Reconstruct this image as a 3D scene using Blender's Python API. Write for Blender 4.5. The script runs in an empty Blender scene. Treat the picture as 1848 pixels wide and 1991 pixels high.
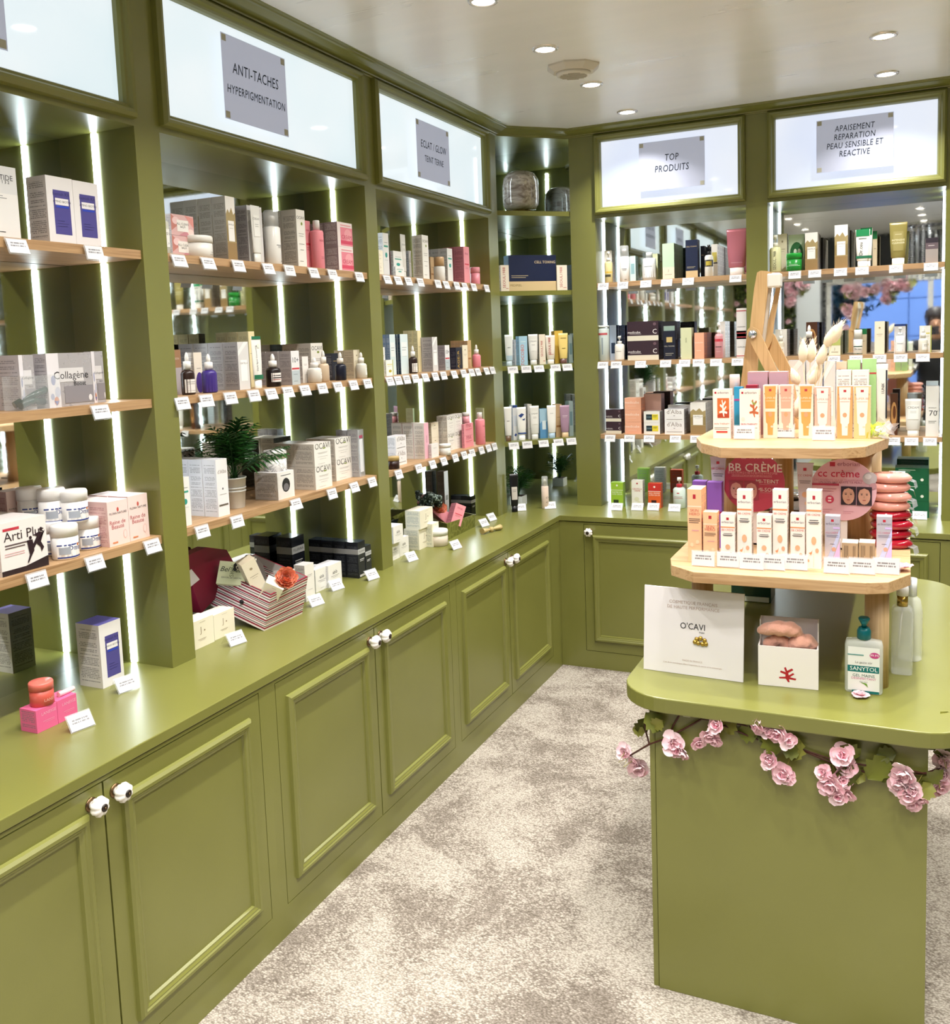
import bpy, bmesh, math, random, json
from mathutils import Vector, Matrix
random.seed(7)
SC = bpy.context.scene
COL = SC.collection
# ------------------------------------------------------------------ camera
cam_data = bpy.data.cameras.new('camera')
cam = bpy.data.objects.new('camera', cam_data); COL.objects.link(cam)
def set_camera():
    ya, pi_, ro = math.radians(25.0822), math.radians(-5.8691), math.radians(-2.1018)
    f = Vector((-math.sin(ya)*math.cos(pi_), math.cos(ya)*math.cos(pi_), math.sin(pi_)))
    r = Vector((math.cos(ya), math.sin(ya), 0)); up = r.cross(f)
    r2 = math.cos(ro)*r + math.sin(ro)*up; u2 = -math.sin(ro)*r + math.cos(ro)*up
    m = Matrix((r2, u2, -f)).transposed().to_4x4(); m.translation = Vector((1.4584, -4.0069, 1.5326))
    cam.matrix_world = m
    cam_data.sensor_fit = 'HORIZONTAL'; cam_data.sensor_width = 36
    cam_data.lens = 1798.23/1848*36; cam_data.shift_y = -145.08/1848
    cam_data.clip_start = 0.02
    SC.camera = cam
set_camera()
# ------------------------------------------------------------------ world, exposure, lights
W = bpy.data.worlds.new('world'); SC.world = W; W.use_nodes = True
W.node_tree.nodes['Background'].inputs[0].default_value = (0.35, 0.52, 1.0, 1)
W.node_tree.nodes['Background'].inputs[1].default_value = 3.2
SC.view_settings.view_transform = 'Standard'; SC.view_settings.look = 'None'
SC.view_settings.gamma = 1; SC.view_settings.use_curve_mapping = False
SC.view_settings.exposure = -0.13
CY = SC.cycles
CY.max_bounces = 10; CY.diffuse_bounces = 4; CY.glossy_bounces = 6; CY.transmission_bounces = 8
CY.transparent_max_bounces = 10; CY.caustics_reflective = False; CY.caustics_refractive = False
CY.sample_clamp_indirect = 6; CY.use_denoising = True
DOWN_W = 7.2          # watts of one ceiling downlight
LED_E = 18.0           # emission of the shelf led strips
BOX_E = 1.0          # emission of the light boxes
DOWN_POS = [(0.355, 0.5*k-1.487+0.004*k) for k in range(-7, 4)] + [(1.38, -0.51+0.515*k) for k in range(-9, 2)] + [(2.4, -0.51+0.515*k) for k in range(-9, 2)]

# ------------------------------------------------------------------ helpers
def lin(c):
    c = c.lstrip('#'); v = [int(c[i:i+2], 16)/255 for i in (0, 2, 4)]
    return tuple(x/12.92 if x <= .04045 else ((x+.055)/1.055)**2.4 for x in v) + (1,)
MATS = {}
def M(col, rough=.5, metal=0, spec=.5, trans=0, emit=0, coat=0, bump=0, ior=1.45, alpha=1, sheen=0):
    key = (col, rough, metal, spec, trans, emit, coat, bump, ior, alpha, sheen)
    if key in MATS: return MATS[key]
    m = bpy.data.materials.new('paint_'+col.strip('#')); m.use_nodes = True
    nt = m.node_tree; b = nt.nodes['Principled BSDF']
    b.inputs['Base Color'].default_value = lin(col); b.inputs['Roughness'].default_value = rough
    b.inputs['Metallic'].default_value = metal; b.inputs['Specular IOR Level'].default_value = spec
    b.inputs['Transmission Weight'].default_value = trans; b.inputs['IOR'].default_value = ior
    b.inputs['Coat Weight'].default_value = coat; b.inputs['Alpha'].default_value = alpha
    b.inputs['Sheen Weight'].default_value = sheen
    if emit:
        b.inputs['Emission Color'].default_value = lin(col); b.inputs['Emission Strength'].default_value = emit
    n = nt.nodes.new('ShaderNodeTexNoise'); n.inputs['Scale'].default_value = 60 if not bump else 90
    tc = nt.nodes.new('ShaderNodeTexCoord'); nt.links.new(tc.outputs['Object'], n.inputs['Vector'])
    if bump:
        bp = nt.nodes.new('ShaderNodeBump'); bp.inputs['Strength'].default_value = bump; bp.inputs['Distance'].default_value = .004
        nt.links.new(n.outputs['Fac'], bp.inputs['Height']); nt.links.new(bp.outputs['Normal'], b.inputs['Normal'])
    elif not trans and not emit:
        mr = nt.nodes.new('ShaderNodeMapRange'); mr.inputs['To Min'].default_value = max(0, rough-.04); mr.inputs['To Max'].default_value = rough+.04
        nt.links.new(n.outputs['Fac'], mr.inputs['Value']); nt.links.new(mr.outputs[0], b.inputs['Roughness'])
    MATS[key] = m; return m
def nodes(name):
    m = bpy.data.materials.new(name); m.use_nodes = True
    nt = m.node_tree; return m, nt, nt.nodes['Principled BSDF'], nt.nodes.new, nt.links.new
def ramp(nt, stops):
    r = nt.nodes.new('ShaderNodeValToRGB'); e = r.color_ramp.elements
    while len(e) < len(stops): e.new(.5)
    for q, (p, c) in zip(e, stops): q.position = p; q.color = lin(c)
    return r
def make_green():
    m, nt, b, N, L = nodes('olive_paint')
    tc = N('ShaderNodeTexCoord'); n = N('ShaderNodeTexNoise'); n.inputs['Scale'].default_value = 3; n.inputs['Detail'].default_value = 6
    L(tc.outputs['Object'], n.inputs['Vector'])
    r = ramp(nt, [(.3, '757639'), (.7, '7b7c3e')]); L(n.outputs['Fac'], r.inputs[0]); L(r.outputs[0], b.inputs['Base Color'])
    n2 = N('ShaderNodeTexNoise'); n2.inputs['Scale'].default_value = 260; L(tc.outputs['Object'], n2.inputs['Vector'])
    bp = N('ShaderNodeBump'); bp.inputs['Strength'].default_value = .08; bp.inputs['Distance'].default_value = .001
    L(n2.outputs['Fac'], bp.inputs['Height']); L(bp.outputs[0], b.inputs['Normal'])
    b.inputs['Roughness'].default_value = .30; b.inputs['Specular IOR Level'].default_value = .6
    return m
GREEN = make_green()
def make_oak(name, axis, c1='96724e', c2='bb9870'):
    m, nt, b, N, L = nodes(name)
    tc = N('ShaderNodeTexCoord'); mp = N('ShaderNodeMapping'); s = [60, 60, 60]; s[axis] = 2.2
    mp.inputs['Scale'].default_value = s; L(tc.outputs['Object'], mp.inputs['Vector'])
    n = N('ShaderNodeTexNoise'); n.inputs['Scale'].default_value = 1.6; n.inputs['Detail'].default_value = 5; n.inputs['Distortion'].default_value = .6
    L(mp.outputs[0], n.inputs['Vector'])
    r = ramp(nt, [(.3, c1), (.48, c2), (.75, c1)]); L(n.outputs['Fac'], r.inputs[0]); L(r.outputs[0], b.inputs['Base Color'])
    b.inputs['Roughness'].default_value = .42
    return m
OAK_X = make_oak('oak_grain_x', 0); OAK_Y = make_oak('oak_grain_y', 1); OAK_Z = make_oak('pale_oak_grain', 2, 'b8966c', 'd4b78e')
BEECH = make_oak('beech_ply', 2, 'b8935f', 'cfac7b'); BEECH_X = make_oak('pale_oak_board', 0, 'a98358', 'c9a67c')
def make_carpet():
    m, nt, b, N, L = nodes('carpet_loop')
    tc = N('ShaderNodeTexCoord')
    n = N('ShaderNodeTexNoise'); n.inputs['Scale'].default_value = 3.4; n.inputs['Detail'].default_value = 10; n.inputs['Roughness'].default_value = .72; n.inputs['Distortion'].default_value = .5
    L(tc.outputs['Object'], n.inputs['Vector'])
    mp = N('ShaderNodeMapping'); mp.inputs['Scale'].default_value = (1, 1.6, 1); mp.inputs['Rotation'].default_value = (0, 0, .3); L(tc.outputs['Object'], mp.inputs['Vector'])
    v = N('ShaderNodeTexVoronoi'); v.inputs['Scale'].default_value = 165; L(mp.outputs[0], v.inputs['Vector'])
    sc = N('ShaderNodeSeparateColor'); L(v.outputs['Color'], sc.inputs[0])
    ad = N('ShaderNodeMath'); ad.operation = 'MULTIPLY_ADD'; ad.inputs[1].default_value = .17; L(sc.outputs[0], ad.inputs[0]); L(n.outputs['Fac'], ad.inputs[2])
    r = ramp(nt, [(.46, '90877d'), (.54, 'a0978d'), (.59, 'c0b8ad'), (.72, 'ccc5ba')]); L(ad.outputs[0], r.inputs[0])
    mx = N('ShaderNodeMixRGB'); mx.blend_type = 'MULTIPLY'; mx.inputs[0].default_value = .7
    r2 = ramp(nt, [(.15, 'ffffff'), (.8, '8c847a')]); L(v.outputs['Distance'], r2.inputs[0])
    L(r.outputs[0], mx.inputs[1]); L(r2.outputs[0], mx.inputs[2])
    L(mx.outputs[0], b.inputs['Base Color'])
    bp = N('ShaderNodeBump'); bp.inputs['Strength'].default_value = .7; bp.inputs['Distance'].default_value = .003; bp.invert = True
    L(v.outputs['Distance'], bp.inputs['Height']); L(bp.outputs[0], b.inputs['Normal'])
    b.inputs['Roughness'].default_value = .95; b.inputs['Specular IOR Level'].default_value = .1
    return m
CARPET = make_carpet()
def make_ceiling():
    m, nt, b, N, L = nodes('satin_ceiling')
    tc = N('ShaderNodeTexCoord'); mp = N('ShaderNodeMapping'); mp.inputs['Scale'].default_value = (1.1, 9, 1); mp.inputs['Rotation'].default_value = (0, 0, -.25); L(tc.outputs['Object'], mp.inputs['Vector'])
    n = N('ShaderNodeTexNoise'); n.inputs['Scale'].default_value = 1.3; n.inputs['Detail'].default_value = 5; L(mp.outputs[0], n.inputs['Vector'])
    mr = N('ShaderNodeMapRange'); mr.inputs['To Min'].default_value = .2; mr.inputs['To Max'].default_value = .42; L(n.outputs['Fac'], mr.inputs['Value'])
    L(mr.outputs[0], b.inputs['Roughness'])
    r = ramp(nt, [(.3, 'eceef0'), (.7, 'f2f3f5')]); L(n.outputs['Fac'], r.inputs[0]); L(r.outputs[0], b.inputs['Base Color'])
    bp = N('ShaderNodeBump'); bp.inputs['Strength'].default_value = .12; bp.inputs['Distance'].default_value = .01
    L(n.outputs['Fac'], bp.inputs['Height']); L(bp.outputs[0], b.inputs['Normal'])
    b.inputs['Specular IOR Level'].default_value = .8
    return m
CEIL = make_ceiling()
MIRROR = M('e9efec', .015, 1)
def make_emit(name, col, s):
    m, nt, b, N, L = nodes(name)
    b.inputs['Base Color'].default_value = (0.9, 0.9, 0.9, 1); b.inputs['Roughness'].default_value = .08
    b.inputs['Emission Color'].default_value = lin(col); b.inputs['Emission Strength'].default_value = s
    return m
LED = make_emit('led_diffuser', 'eaf6ff', LED_E)
def make_lightbox(name, col):
    m, nt, b, N, L = nodes(name)
    b.inputs['Base Color'].default_value = lin('707a7e'); b.inputs['Roughness'].default_value = .05
    tc = N('ShaderNodeTexCoord'); n = N('ShaderNodeTexNoise'); n.inputs['Scale'].default_value = 1.8; L(tc.outputs['Object'], n.inputs['Vector'])
    r = ramp(nt, [(.3, col), (.75, 'fbfdff')]); L(n.outputs['Fac'], r.inputs[0]); L(r.outputs[0], b.inputs['Emission Color'])
    b.inputs['Emission Strength'].default_value = BOX_E
    return m
BOXGLOW = make_lightbox('lightbox_pane', 'd9edf4'); BOXGLOW2 = make_lightbox('lightbox_pane_cool', 'd6e0fa')
LAMP_DISC = make_emit('downlight_lens', 'fff4e6', 14)
GLASS = M('f4f8f8', .02, trans=1, ior=1.45); ACRYL = M('eef4f8', .04, alpha=.22)
PRINTS = {}
def print_mat(base, ink='6b6a6e', lw=.0042, dens=.5, rough=.45, centre=False):
    """paper or board printed with rows of fine type, laid out on the uv map in metres"""
    key = (base, ink, lw, dens, rough, centre)
    if key in PRINTS: return PRINTS[key]
    m, nt, b, N, L = nodes('printed_'+base)
    uv = N('ShaderNodeUVMap'); uv.uv_map = 'm'; sp = N('ShaderNodeSeparateXYZ'); L(uv.outputs[0], sp.inputs[0])
    un = N('ShaderNodeUVMap'); un.uv_map = 'n'; sn = N('ShaderNodeSeparateXYZ'); L(un.outputs[0], sn.inputs[0])
    def mth(op, a, c=None, d=None):
        q = N('ShaderNodeMath'); q.operation = op
        for i, x in enumerate((a, c, d)):
            if x is None: continue
            if isinstance(x, (int, float)): q.inputs[i].default_value = x
            else: L(x, q.inputs[i])
        return q.outputs[0]
    row = mth('DIVIDE', sp.outputs[1], lw); fr = mth('FRACT', row); fl = mth('FLOOR', row)
    ln = mth('GREATER_THAN', fr, .42)
    cb = N('ShaderNodeCombineXYZ'); L(mth('MULTIPLY', sp.outputs[0], 420), cb.inputs[0]); L(mth('MULTIPLY', fl, 3.7), cb.inputs[1])
    n = N('ShaderNodeTexNoise'); n.inputs['Scale'].default_value = 1; n.inputs['Detail'].default_value = 0; L(cb.outputs[0], n.inputs['Vector'])
    ch = mth('GREATER_THAN', n.outputs['Fac'], .40)
    n1 = N('ShaderNodeTexWhiteNoise'); n1.noise_dimensions = '1D'; L(fl, n1.inputs['W'])
    pr = mth('GREATER_THAN', n1.outputs['Value'], .28 if not centre else .3)
    ax = mth('ABSOLUTE', mth('SUBTRACT', sn.outputs[0], .5))
    if centre: wid = mth('MULTIPLY_ADD', n1.outputs['Value'], .3, .1)
    else: wid = mth('MULTIPLY_ADD', n1.outputs['Value'], .1, .32)
    mg = mth('LESS_THAN', ax, wid); mv = mth('LESS_THAN', mth('ABSOLUTE', mth('SUBTRACT', sn.outputs[1], .5)), .42 if not centre else .3)
    t = ln
    for x in (ch, pr, mg, mv): t = mth('MULTIPLY', t, x)
    mx = N('ShaderNodeMixRGB'); mx.inputs[1].default_value = lin(base); mx.inputs[2].default_value = lin(ink)
    L(mth('MULTIPLY', t, dens), mx.inputs[0]); L(mx.outputs[0], b.inputs['Base Color'])
    b.inputs['Roughness'].default_value = rough
    PRINTS[key] = m; return m

class B:
    """collects faces of one mesh"""
    def __init__(s): s.v = []; s.f = []; s.mi = []; s.uv = []; s.sm = []
    def quad(s, a, b, c, d, mi=0, uv=None, sm=False):
        i = len(s.v); s.v += [a, b, c, d]; s.f.append((i, i+1, i+2, i+3)); s.mi.append(mi); s.sm.append(sm); s.uv.append(uv)
    def face(s, pts, mi=0, sm=False):
        i = len(s.v); s.v += [tuple(p) for p in pts]; s.f.append(tuple(range(i, i+len(pts)))); s.mi.append(mi); s.sm.append(sm); s.uv.append(None)
    def idx(s, vs, fs, mi=0, sm=False):
        i = len(s.v); s.v += [tuple(p) for p in vs]
        for f in fs: s.f.append(tuple(i+k for k in f)); s.mi.append(mi); s.sm.append(sm); s.uv.append(None)
    def box(s, x0, y0, z0, x1, y1, z1, mi=0, mf=None, ms=None, mt=None):
        """mf front (-y) material, ms sides, mt top"""
        mf = mi if mf is None else mf; ms = mi if ms is None else ms; mt = mi if mt is None else mt
        X, Y, Z = x1-x0, y1-y0, z1-z0
        def u(a, h): return [(0, 0), (a, 0), (a, h), (0, h)]
        s.quad((x0, y0, z0), (x1, y0, z0), (x1, y0, z1), (x0, y0, z1), mf, u(X, Z))
        s.quad((x1, y0, z0), (x1, y1, z0), (x1, y1, z1), (x1, y0, z1), ms, u(Y, Z))
        s.quad((x1, y1, z0), (x0, y1, z0), (x0, y1, z1), (x1, y1, z1), ms, u(X, Z))
        s.quad((x0, y1, z0), (x0, y0, z0), (x0, y0, z1), (x0, y1, z1), ms, u(Y, Z))
        s.quad((x0, y0, z1), (x1, y0, z1), (x1, y1, z1), (x0, y1, z1), mt, u(X, Y))
        s.quad((x0, y1, z0), (x1, y1, z0), (x1, y0, z0), (x0, y0, z0), mi, u(X, Y))
    def lathe(s, prof, n=20, c=(0, 0), mi=0, sx=1, sy=1, close=True, mis=None):
        vs = []
        for r, z in prof:
            for k in range(n):
                a = 2*math.pi*k/n; vs.append((c[0]+sx*r*math.cos(a), c[1]+sy*r*math.sin(a), z))
        i0 = len(s.v); s.v += vs
        for j in range(len(prof)-1):
            m = mis[j] if mis else mi
            for k in range(n):
                k2 = (k+1) % n
                s.f.append((i0+j*n+k, i0+j*n+k2, i0+(j+1)*n+k2, i0+(j+1)*n+k)); s.mi.append(m); s.sm.append(True)
                s.uv.append([(k/n, prof[j][1]), ((k+1)/n, prof[j][1]), ((k+1)/n, prof[j+1][1]), (k/n, prof[j+1][1])])
        if close:
            s.f.append(tuple(i0+k for k in range(n))[::-1]); s.mi.append(mis[0] if mis else mi); s.sm.append(False); s.uv.append(None)
            s.f.append(tuple(i0+(len(prof)-1)*n+k for k in range(n))); s.mi.append(mis[-1] if mis else mi); s.sm.append(False); s.uv.append(None)
    def loft(s, rings, mi=0, sm=True, cap=True):
        n = len(rings[0]); i0 = len(s.v)
        for r in rings: s.v += [tuple(p) for p in r]
        for j in range(len(rings)-1):
            for k in range(n):
                k2 = (k+1) % n
                s.f.append((i0+j*n+k, i0+j*n+k2, i0+(j+1)*n+k2, i0+(j+1)*n+k)); s.mi.append(mi); s.sm.append(sm); s.uv.append(None)
        if cap:
            s.f.append(tuple(i0+k for k in range(n))[::-1]); s.mi.append(mi); s.sm.append(False); s.uv.append(None)
            s.f.append(tuple(i0+(len(rings)-1)*n+k for k in range(n))); s.mi.append(mi); s.sm.append(False); s.uv.append(None)
    def tube(s, pts, r, n=6, mi=0, taper=None):
        rings = []
        P = [Vector(p) for p in pts]
        for i, p in enumerate(P):
            d = (P[min(i+1, len(P)-1)]-P[max(i-1, 0)])
            d = d.normalized() if d.length > 1e-9 else Vector((0, 0, 1))
            a = d.orthogonal().normalized() if i == 0 else (pa - d*pa.dot(d)).normalized()
            pa = a; b2 = d.cross(a); rr = r if not taper else r*(1+(taper-1)*i/(len(P)-1))
            rings.append([p+rr*(math.cos(2*math.pi*k/n)*a+math.sin(2*math.pi*k/n)*b2) for k in range(n)])
        s.loft(rings, mi)
    def prism(s, poly, z0, z1, mi=0, mt=None):
        n = len(poly)
        for k in range(n):
            a, b = poly[k], poly[(k+1) % n]
            s.quad((a[0], a[1], z0), (b[0], b[1], z0), (b[0], b[1], z1), (a[0], a[1], z1), mi)
        s.face([(p[0], p[1], z1) for p in poly], mi if mt is None else mt); s.face([(p[0], p[1], z0) for p in poly[::-1]], mi)
    def rect_sweep(s, x0, z0, x1, z1, prof, mi=0, org=None, ux=(1, 0, 0), uz=(0, 0, 1), un=(0, -1, 0)):
        """mitred frame: prof is a list of (inset, height) swept round the rectangle"""
        ux, uz, un = Vector(ux), Vector(uz), Vector(un); org = Vector(org or (0, 0, 0))
        def cr(i, h):
            return [org+ux*a+uz*b+un*h for a, b in ((x0+i, z0+i), (x1-i, z0+i), (x1-i, z1-i), (x0+i, z1-i))]
        R = [cr(i, h) for i, h in prof]
        for a, b in zip(R, R[1:]):
            for k in range(4):
                k2 = (k+1) % 4; s.quad(tuple(a[k]), tuple(a[k2]), tuple(b[k2]), tuple(b[k]), mi)
    def build(s, name, mats, parent=None, shift=None, bevel=0, merge=False):
        me = bpy.data.meshes.new(name)
        sh = shift or (0, 0, 0)
        me.from_pydata([(v[0]-sh[0], v[1]-sh[1], v[2]-sh[2]) for v in s.v], [], s.f)
        if not isinstance(mats, (list, tuple)): mats = [mats]
        for m in mats: me.materials.append(m)
        me.polygons.foreach_set('material_index', s.mi); me.polygons.foreach_set('use_smooth', s.sm)
        if any(u for u in s.uv):
            A = me.uv_layers.new(name='m'); Nn = me.uv_layers.new(name='n'); li = 0
            for f, u in zip(s.f, s.uv):
                if u:
                    mx = max(q[0] for q in u) or 1; my = max(q[1] for q in u) or 1
                    for k, q in enumerate(u):
                        A.data[li+k].uv = q; Nn.data[li+k].uv = (q[0]/mx, q[1]/my)
                li += len(f)
        if bevel or merge:
            bm = bmesh.new(); bm.from_mesh(me)
            bmesh.ops.remove_doubles(bm, verts=bm.verts, dist=1e-5)
            if bevel:
                eds = [e for e in bm.edges if len(e.link_faces) == 2 and e.calc_face_angle(0) > .5]
                bmesh.ops.bevel(bm, geom=eds, offset=bevel, segments=2, profile=.5, affect='EDGES')
            bm.to_mesh(me); bm.free()
        me.update()
        o = bpy.data.objects.new(name, me); COL.objects.link(o)
        if parent: o.parent = parent
        return o
def empty(name, loc, rz=0, **props):
    o = bpy.data.objects.new(name, None); COL.objects.link(o); o.location = loc; o.rotation_euler = (0, 0, rz)
    o.empty_display_size = .05
    tag(o, **props); return o
def tag(o, label=None, category=None, group=None, kind=None):
    if label: o['label'] = label
    if category: o['category'] = category
    if group: o['group'] = group
    if kind: o['kind'] = kind
    return o
def wpart(name, b, mats, root, **k):
    """part whose faces were given in world coordinates, under an unrotated root"""
    return b.build(name, mats, root, shift=tuple(root.location), **k)
TEXTS = {}
def text_mesh(txt, size, mat, shear=0, align='CENTER', bold=0, space=1.0):
    key = (txt, round(size, 5), mat.name, shear, align, bold, space)
    if key in TEXTS: return TEXTS[key]
    c = bpy.data.curves.new('lettering', 'FONT'); c.body = txt; c.size = size; c.align_x = align; c.align_y = 'CENTER'
    c.shear = shear; c.offset = bold*size; c.resolution_u = 2; c.space_character = space; c.extrude = 0
    o = bpy.data.objects.new('tmp', c); me = bpy.data.meshes.new_from_object(o)
    bpy.data.objects.remove(o); bpy.data.curves.remove(c)
    me.materials.clear(); me.materials.append(mat); TEXTS[key] = me; return me
def text(txt, size, mat, parent, loc, rot=(math.pi/2, 0, 0), name='lettering', sx=1, **k):
    """flat lettering; by default it stands on the plane facing -y"""
    o = bpy.data.objects.new(name, text_mesh(txt, size, mat, **k)); COL.objects.link(o)
    o.parent = parent; o.location = loc; o.rotation_euler = rot; o.scale = (sx, 1, 1); return o
# ================================================================== the room
def struct(name, b, mats, **k):
    o = b.build(name, mats, **k); tag(o, kind='structure'); return o
XR, YF, ZC = 3.45, -5.65, 2.50
b = B(); b.box(-.6, YF-.1, -.05, XR+.1, .62, 0); struct('floor', b, CARPET)
b = B(); b.box(-.6, YF-.1, ZC, XR+.1, .62, ZC+.06); struct('ceiling', b, CEIL)
b = B(); b.box(-.62, YF-.1, 0, -.545, .62, ZC); struct('wall_left', b, GREEN)
b = B(); b.box(-.545, .545, 0, XR+.1, .62, ZC); struct('wall_back', b, GREEN)
b = B(); b.box(XR, YF-.1, 0, XR+.1, .545, ZC); struct('wall_right', b, GREEN)
WHITE = M('e8e6e0', .4); DARK = M('1c1d20', .5)
# shop front
b = B()
WX0, WX1, WZ0, WZ1 = .42, 2.95, .35, 2.0
b.box(-.545, YF-.08, 0, WX0, YF, ZC); b.box(WX1, YF-.08, 0, XR, YF, ZC); b.box(WX0, YF-.08, 0, WX1, YF, WZ0); b.box(WX0, YF-.08, WZ1+.06, WX1, YF, ZC)
struct('wall_front', b, M('3a3c40', .6))
win = empty('window_1', (1.7, YF, WZ0), kind='structure')
b = B()
for x in (WX0, 1.40, 2.2, WX1-.05): b.box(x, YF-.06, WZ0, x+.05, YF+.02, WZ1)
b.box(WX0, YF-.06, WZ1, WX1, YF+.03, WZ1+.07); b.box(WX0, YF-.06, WZ0, WX1, YF+.03, WZ0+.05)
wpart('window_frame', b, WHITE, win)
for x0, x1 in ((WX0+.05, 1.40), (1.45, 2.2), (2.25, WX1-.05)):
    b = B(); b.box(x0, YF-.03, WZ0+.05, x1, YF-.024, WZ1); wpart('window_pane', b, M('f6fafc', .02, trans=1, ior=1.03), win)
b = B(); b.box(.14, YF+.02, 0, .38, YF+.2, ZC)
col_ = struct('column_1', b, M('c9ccd0', .5))
# ---- unit fronts
XF, YB = -.262, .262          # faces of the shelving units
XM, YM = -.52, .52            # mirrors
HC = .7185                    # worktop height
BAYS_L = [(-5.42, -4.44), (-4.36, -3.37), (-3.29, -2.235), (-2.15, -1.165), (-1.09, -.105)]
BAYS_B = [(.125, .815), (.905, 1.60), (1.70, 2.39), (2.48, 3.17)]
SHELF_Z = (1.07, 1.42, 1.79)
DOOR_PROF = [(0, 0), (.002, .008), (.008, .013), (.015, .013), (.018, .010), (.021, .010), (.026, .007), (.030, .0065), (.033, 0)]
FRAME_PROF = [(0, 0), (.002, .016), (.010, .024), (.018, .022), (.024, .014), (.030, .012), (.034, .004), (.036, -.012)]
def axes(side):
    """u runs along the wall, n points into the shop"""
    if side == 'L': return Vector((0, 1, 0)), Vector((1, 0, 0))
    return Vector((1, 0, 0)), Vector((0, -1, 0))
def ubox(b, side, u0, n0, z0, u1, n1, z1, mi=0):
    """box given by wall coordinate u and by depth n measured from the wall axis"""
    if side == 'L': b.box(n0, u0, z0, n1, u1, z1, mi)
    else: b.box(u0, -n1, z0, u1, -n0, z1, mi)
def knob_mesh():
    b = B(); n = 48
    prof = [(.008, 0), (.0085, .008), (.0125, .011), (.0185, .016), (.021, .023), (.019, .031), (.012, .036), (.0075, .0365)]
    rings = [[(r*(1-.17*(r > .01)*(1-abs(math.sin(8*math.pi*k/n))))*math.cos(2*math.pi*k/n),
               r*(1-.17*(r > .01)*(1-abs(math.sin(8*math.pi*k/n))))*math.sin(2*math.pi*k/n), z) for k in range(n)] for r, z in prof]
    b.loft(rings, 0)
    b.lathe([(.0145, 0), (.0145, .002), (.011, .0035), (.009, .0036)], 20, mi=1)
    b.lathe([(.0075, .036), (.0078, .038), (.004, .0395), (.0035, .0395)], 16, mi=2); b.lathe([(.0028, .0393), (.002, .041), (.0005, .0413)], 10, mi=1)
    o = b.build('knob', [M('f4f1ec', .12, coat=.5), M('7a6248', .3, 1), M('231a15', .3)])
    me = o.data; bpy.data.objects.remove(o); return me
KNOB = knob_mesh()
def door(root, side, u0, u1, knob_at, z0=.082, z1=.682):
    un, nn = axes(side)
    loc = un*((u0+u1)/2)
    d = B(); g = .0022
    ubox(d, side, u0+g, -.018, z0+g, u1-g, .0, z1-g)
    o = wpart('door', d, GREEN, root)
    m = B(); m.rect_sweep(u0+.042, z0+.048, u1-.042, z1-.048, DOOR_PROF, org=(0, 0, 0), ux=un, un=nn)
    mo = wpart('moulding', m, GREEN, root); mo.parent = o
    if knob_at is not None:
        k = bpy.data.objects.new('knob', KNOB); COL.objects.link(k); k.parent = o
        p = un*knob_at + Vector((0, 0, .648)); k.location = p-Vector(root.location)
        k.rotation_euler = (0, math.pi/2, 0) if side == 'L' else (math.pi/2, 0, 0)
def base_unit(side, u0, u1, doors, label):
    un, nn = axes(side); c = un*((u0+u1)/2)
    root = empty('base_cabinet', (c.x, c.y, 0), label=label, category='cabinet', group='fitted base cabinets')
    b = B()
    zs = [0, .082, .682, .690]
    edges = [u0] + [e for d in doors for e in (d[0], d[1])] + [u1]
    ubox(b, side, u0, -.02, 0, u1, 0, .082)                    # plinth
    ubox(b, side, u0, -.02, .682, u1, -.0005, .690)
    for a, e in zip(edges[0::2], edges[1::2]):
        if e-a > .003: ubox(b, side, a, -.02, .082, e, 0, .682)
    ubox(b, side, u0, -.50, .0, u1, -.03, .684, 0)
    wpart('carcass', b, GREEN, root)
    b = B(); ubox(b, side, u0, -.03, .08, u1, -.0195, .69); wpart('gap_backing', b, DARK, root)
    for d in doors: door(root, side, *d)
base_unit('L', -5.44, -4.38, [(-5.40, -4.91, -4.95), (-4.91, -4.42, -4.87)], 'olive cabinet standing in the row nearest the shop window')
base_unit('L', -4.38, -3.29, [(-4.34, -3.83, -3.87), (-3.83, -3.33, -3.79)], 'olive two-door cabinet between the window end and the pill boxes')
base_unit('L', -3.29, -2.19, [(-3.25, -2.72, -2.752), (-2.72, -2.222, -2.69)], 'olive cabinet, two white flower knobs, under the pink cream boxes')
base_unit('L', -2.19, -1.126, [(-2.157, -1.667, -1.696), (-1.667, -1.151, -1.634)], 'olive two-door cabinet under the striped gift box')
base_unit('L', -1.126, -.03, [(-1.101, -.618, -.646), (-.618, -.124, -.582)], 'olive two-door cabinet nearest the inner corner, under the green gift box')
base_unit('B', .03, .87, [(.118, .825, .148)], 'olive single-door cabinet on the back wall with knob at upper corner')
base_unit('B', .87, 1.64, [(.91, 1.25, 1.22), (1.25, 1.59, 1.28)], 'olive cabinet on the back wall behind the display counter')
base_unit('B', 1.64, 3.30, [(1.70, 2.38, 1.73), (2.50, 3.18, 2.53)], 'olive cabinet at the far end of the back wall')
b = B(); b.box(-.05, -.03, 0, 0, .03, .692); b.box(0, 0, 0, .03, .03, .692)
struct('trim_1', b, GREEN)
# worktop: L shaped, one piece
b = B(); ov = .006
poly = [(-.545, -5.44), (ov, -5.44), (ov, -ov), (3.3, -ov), (3.3, .545), (-.545, .545)]
b.prism(poly, .694, HC)
wt = b.build('worktop', GREEN, merge=True, bevel=.002); wt.location = (0, 0, 0)
tag(wt, label='glossy olive L-shaped worktop running over all the wall cabinets', category='worktop')
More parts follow.
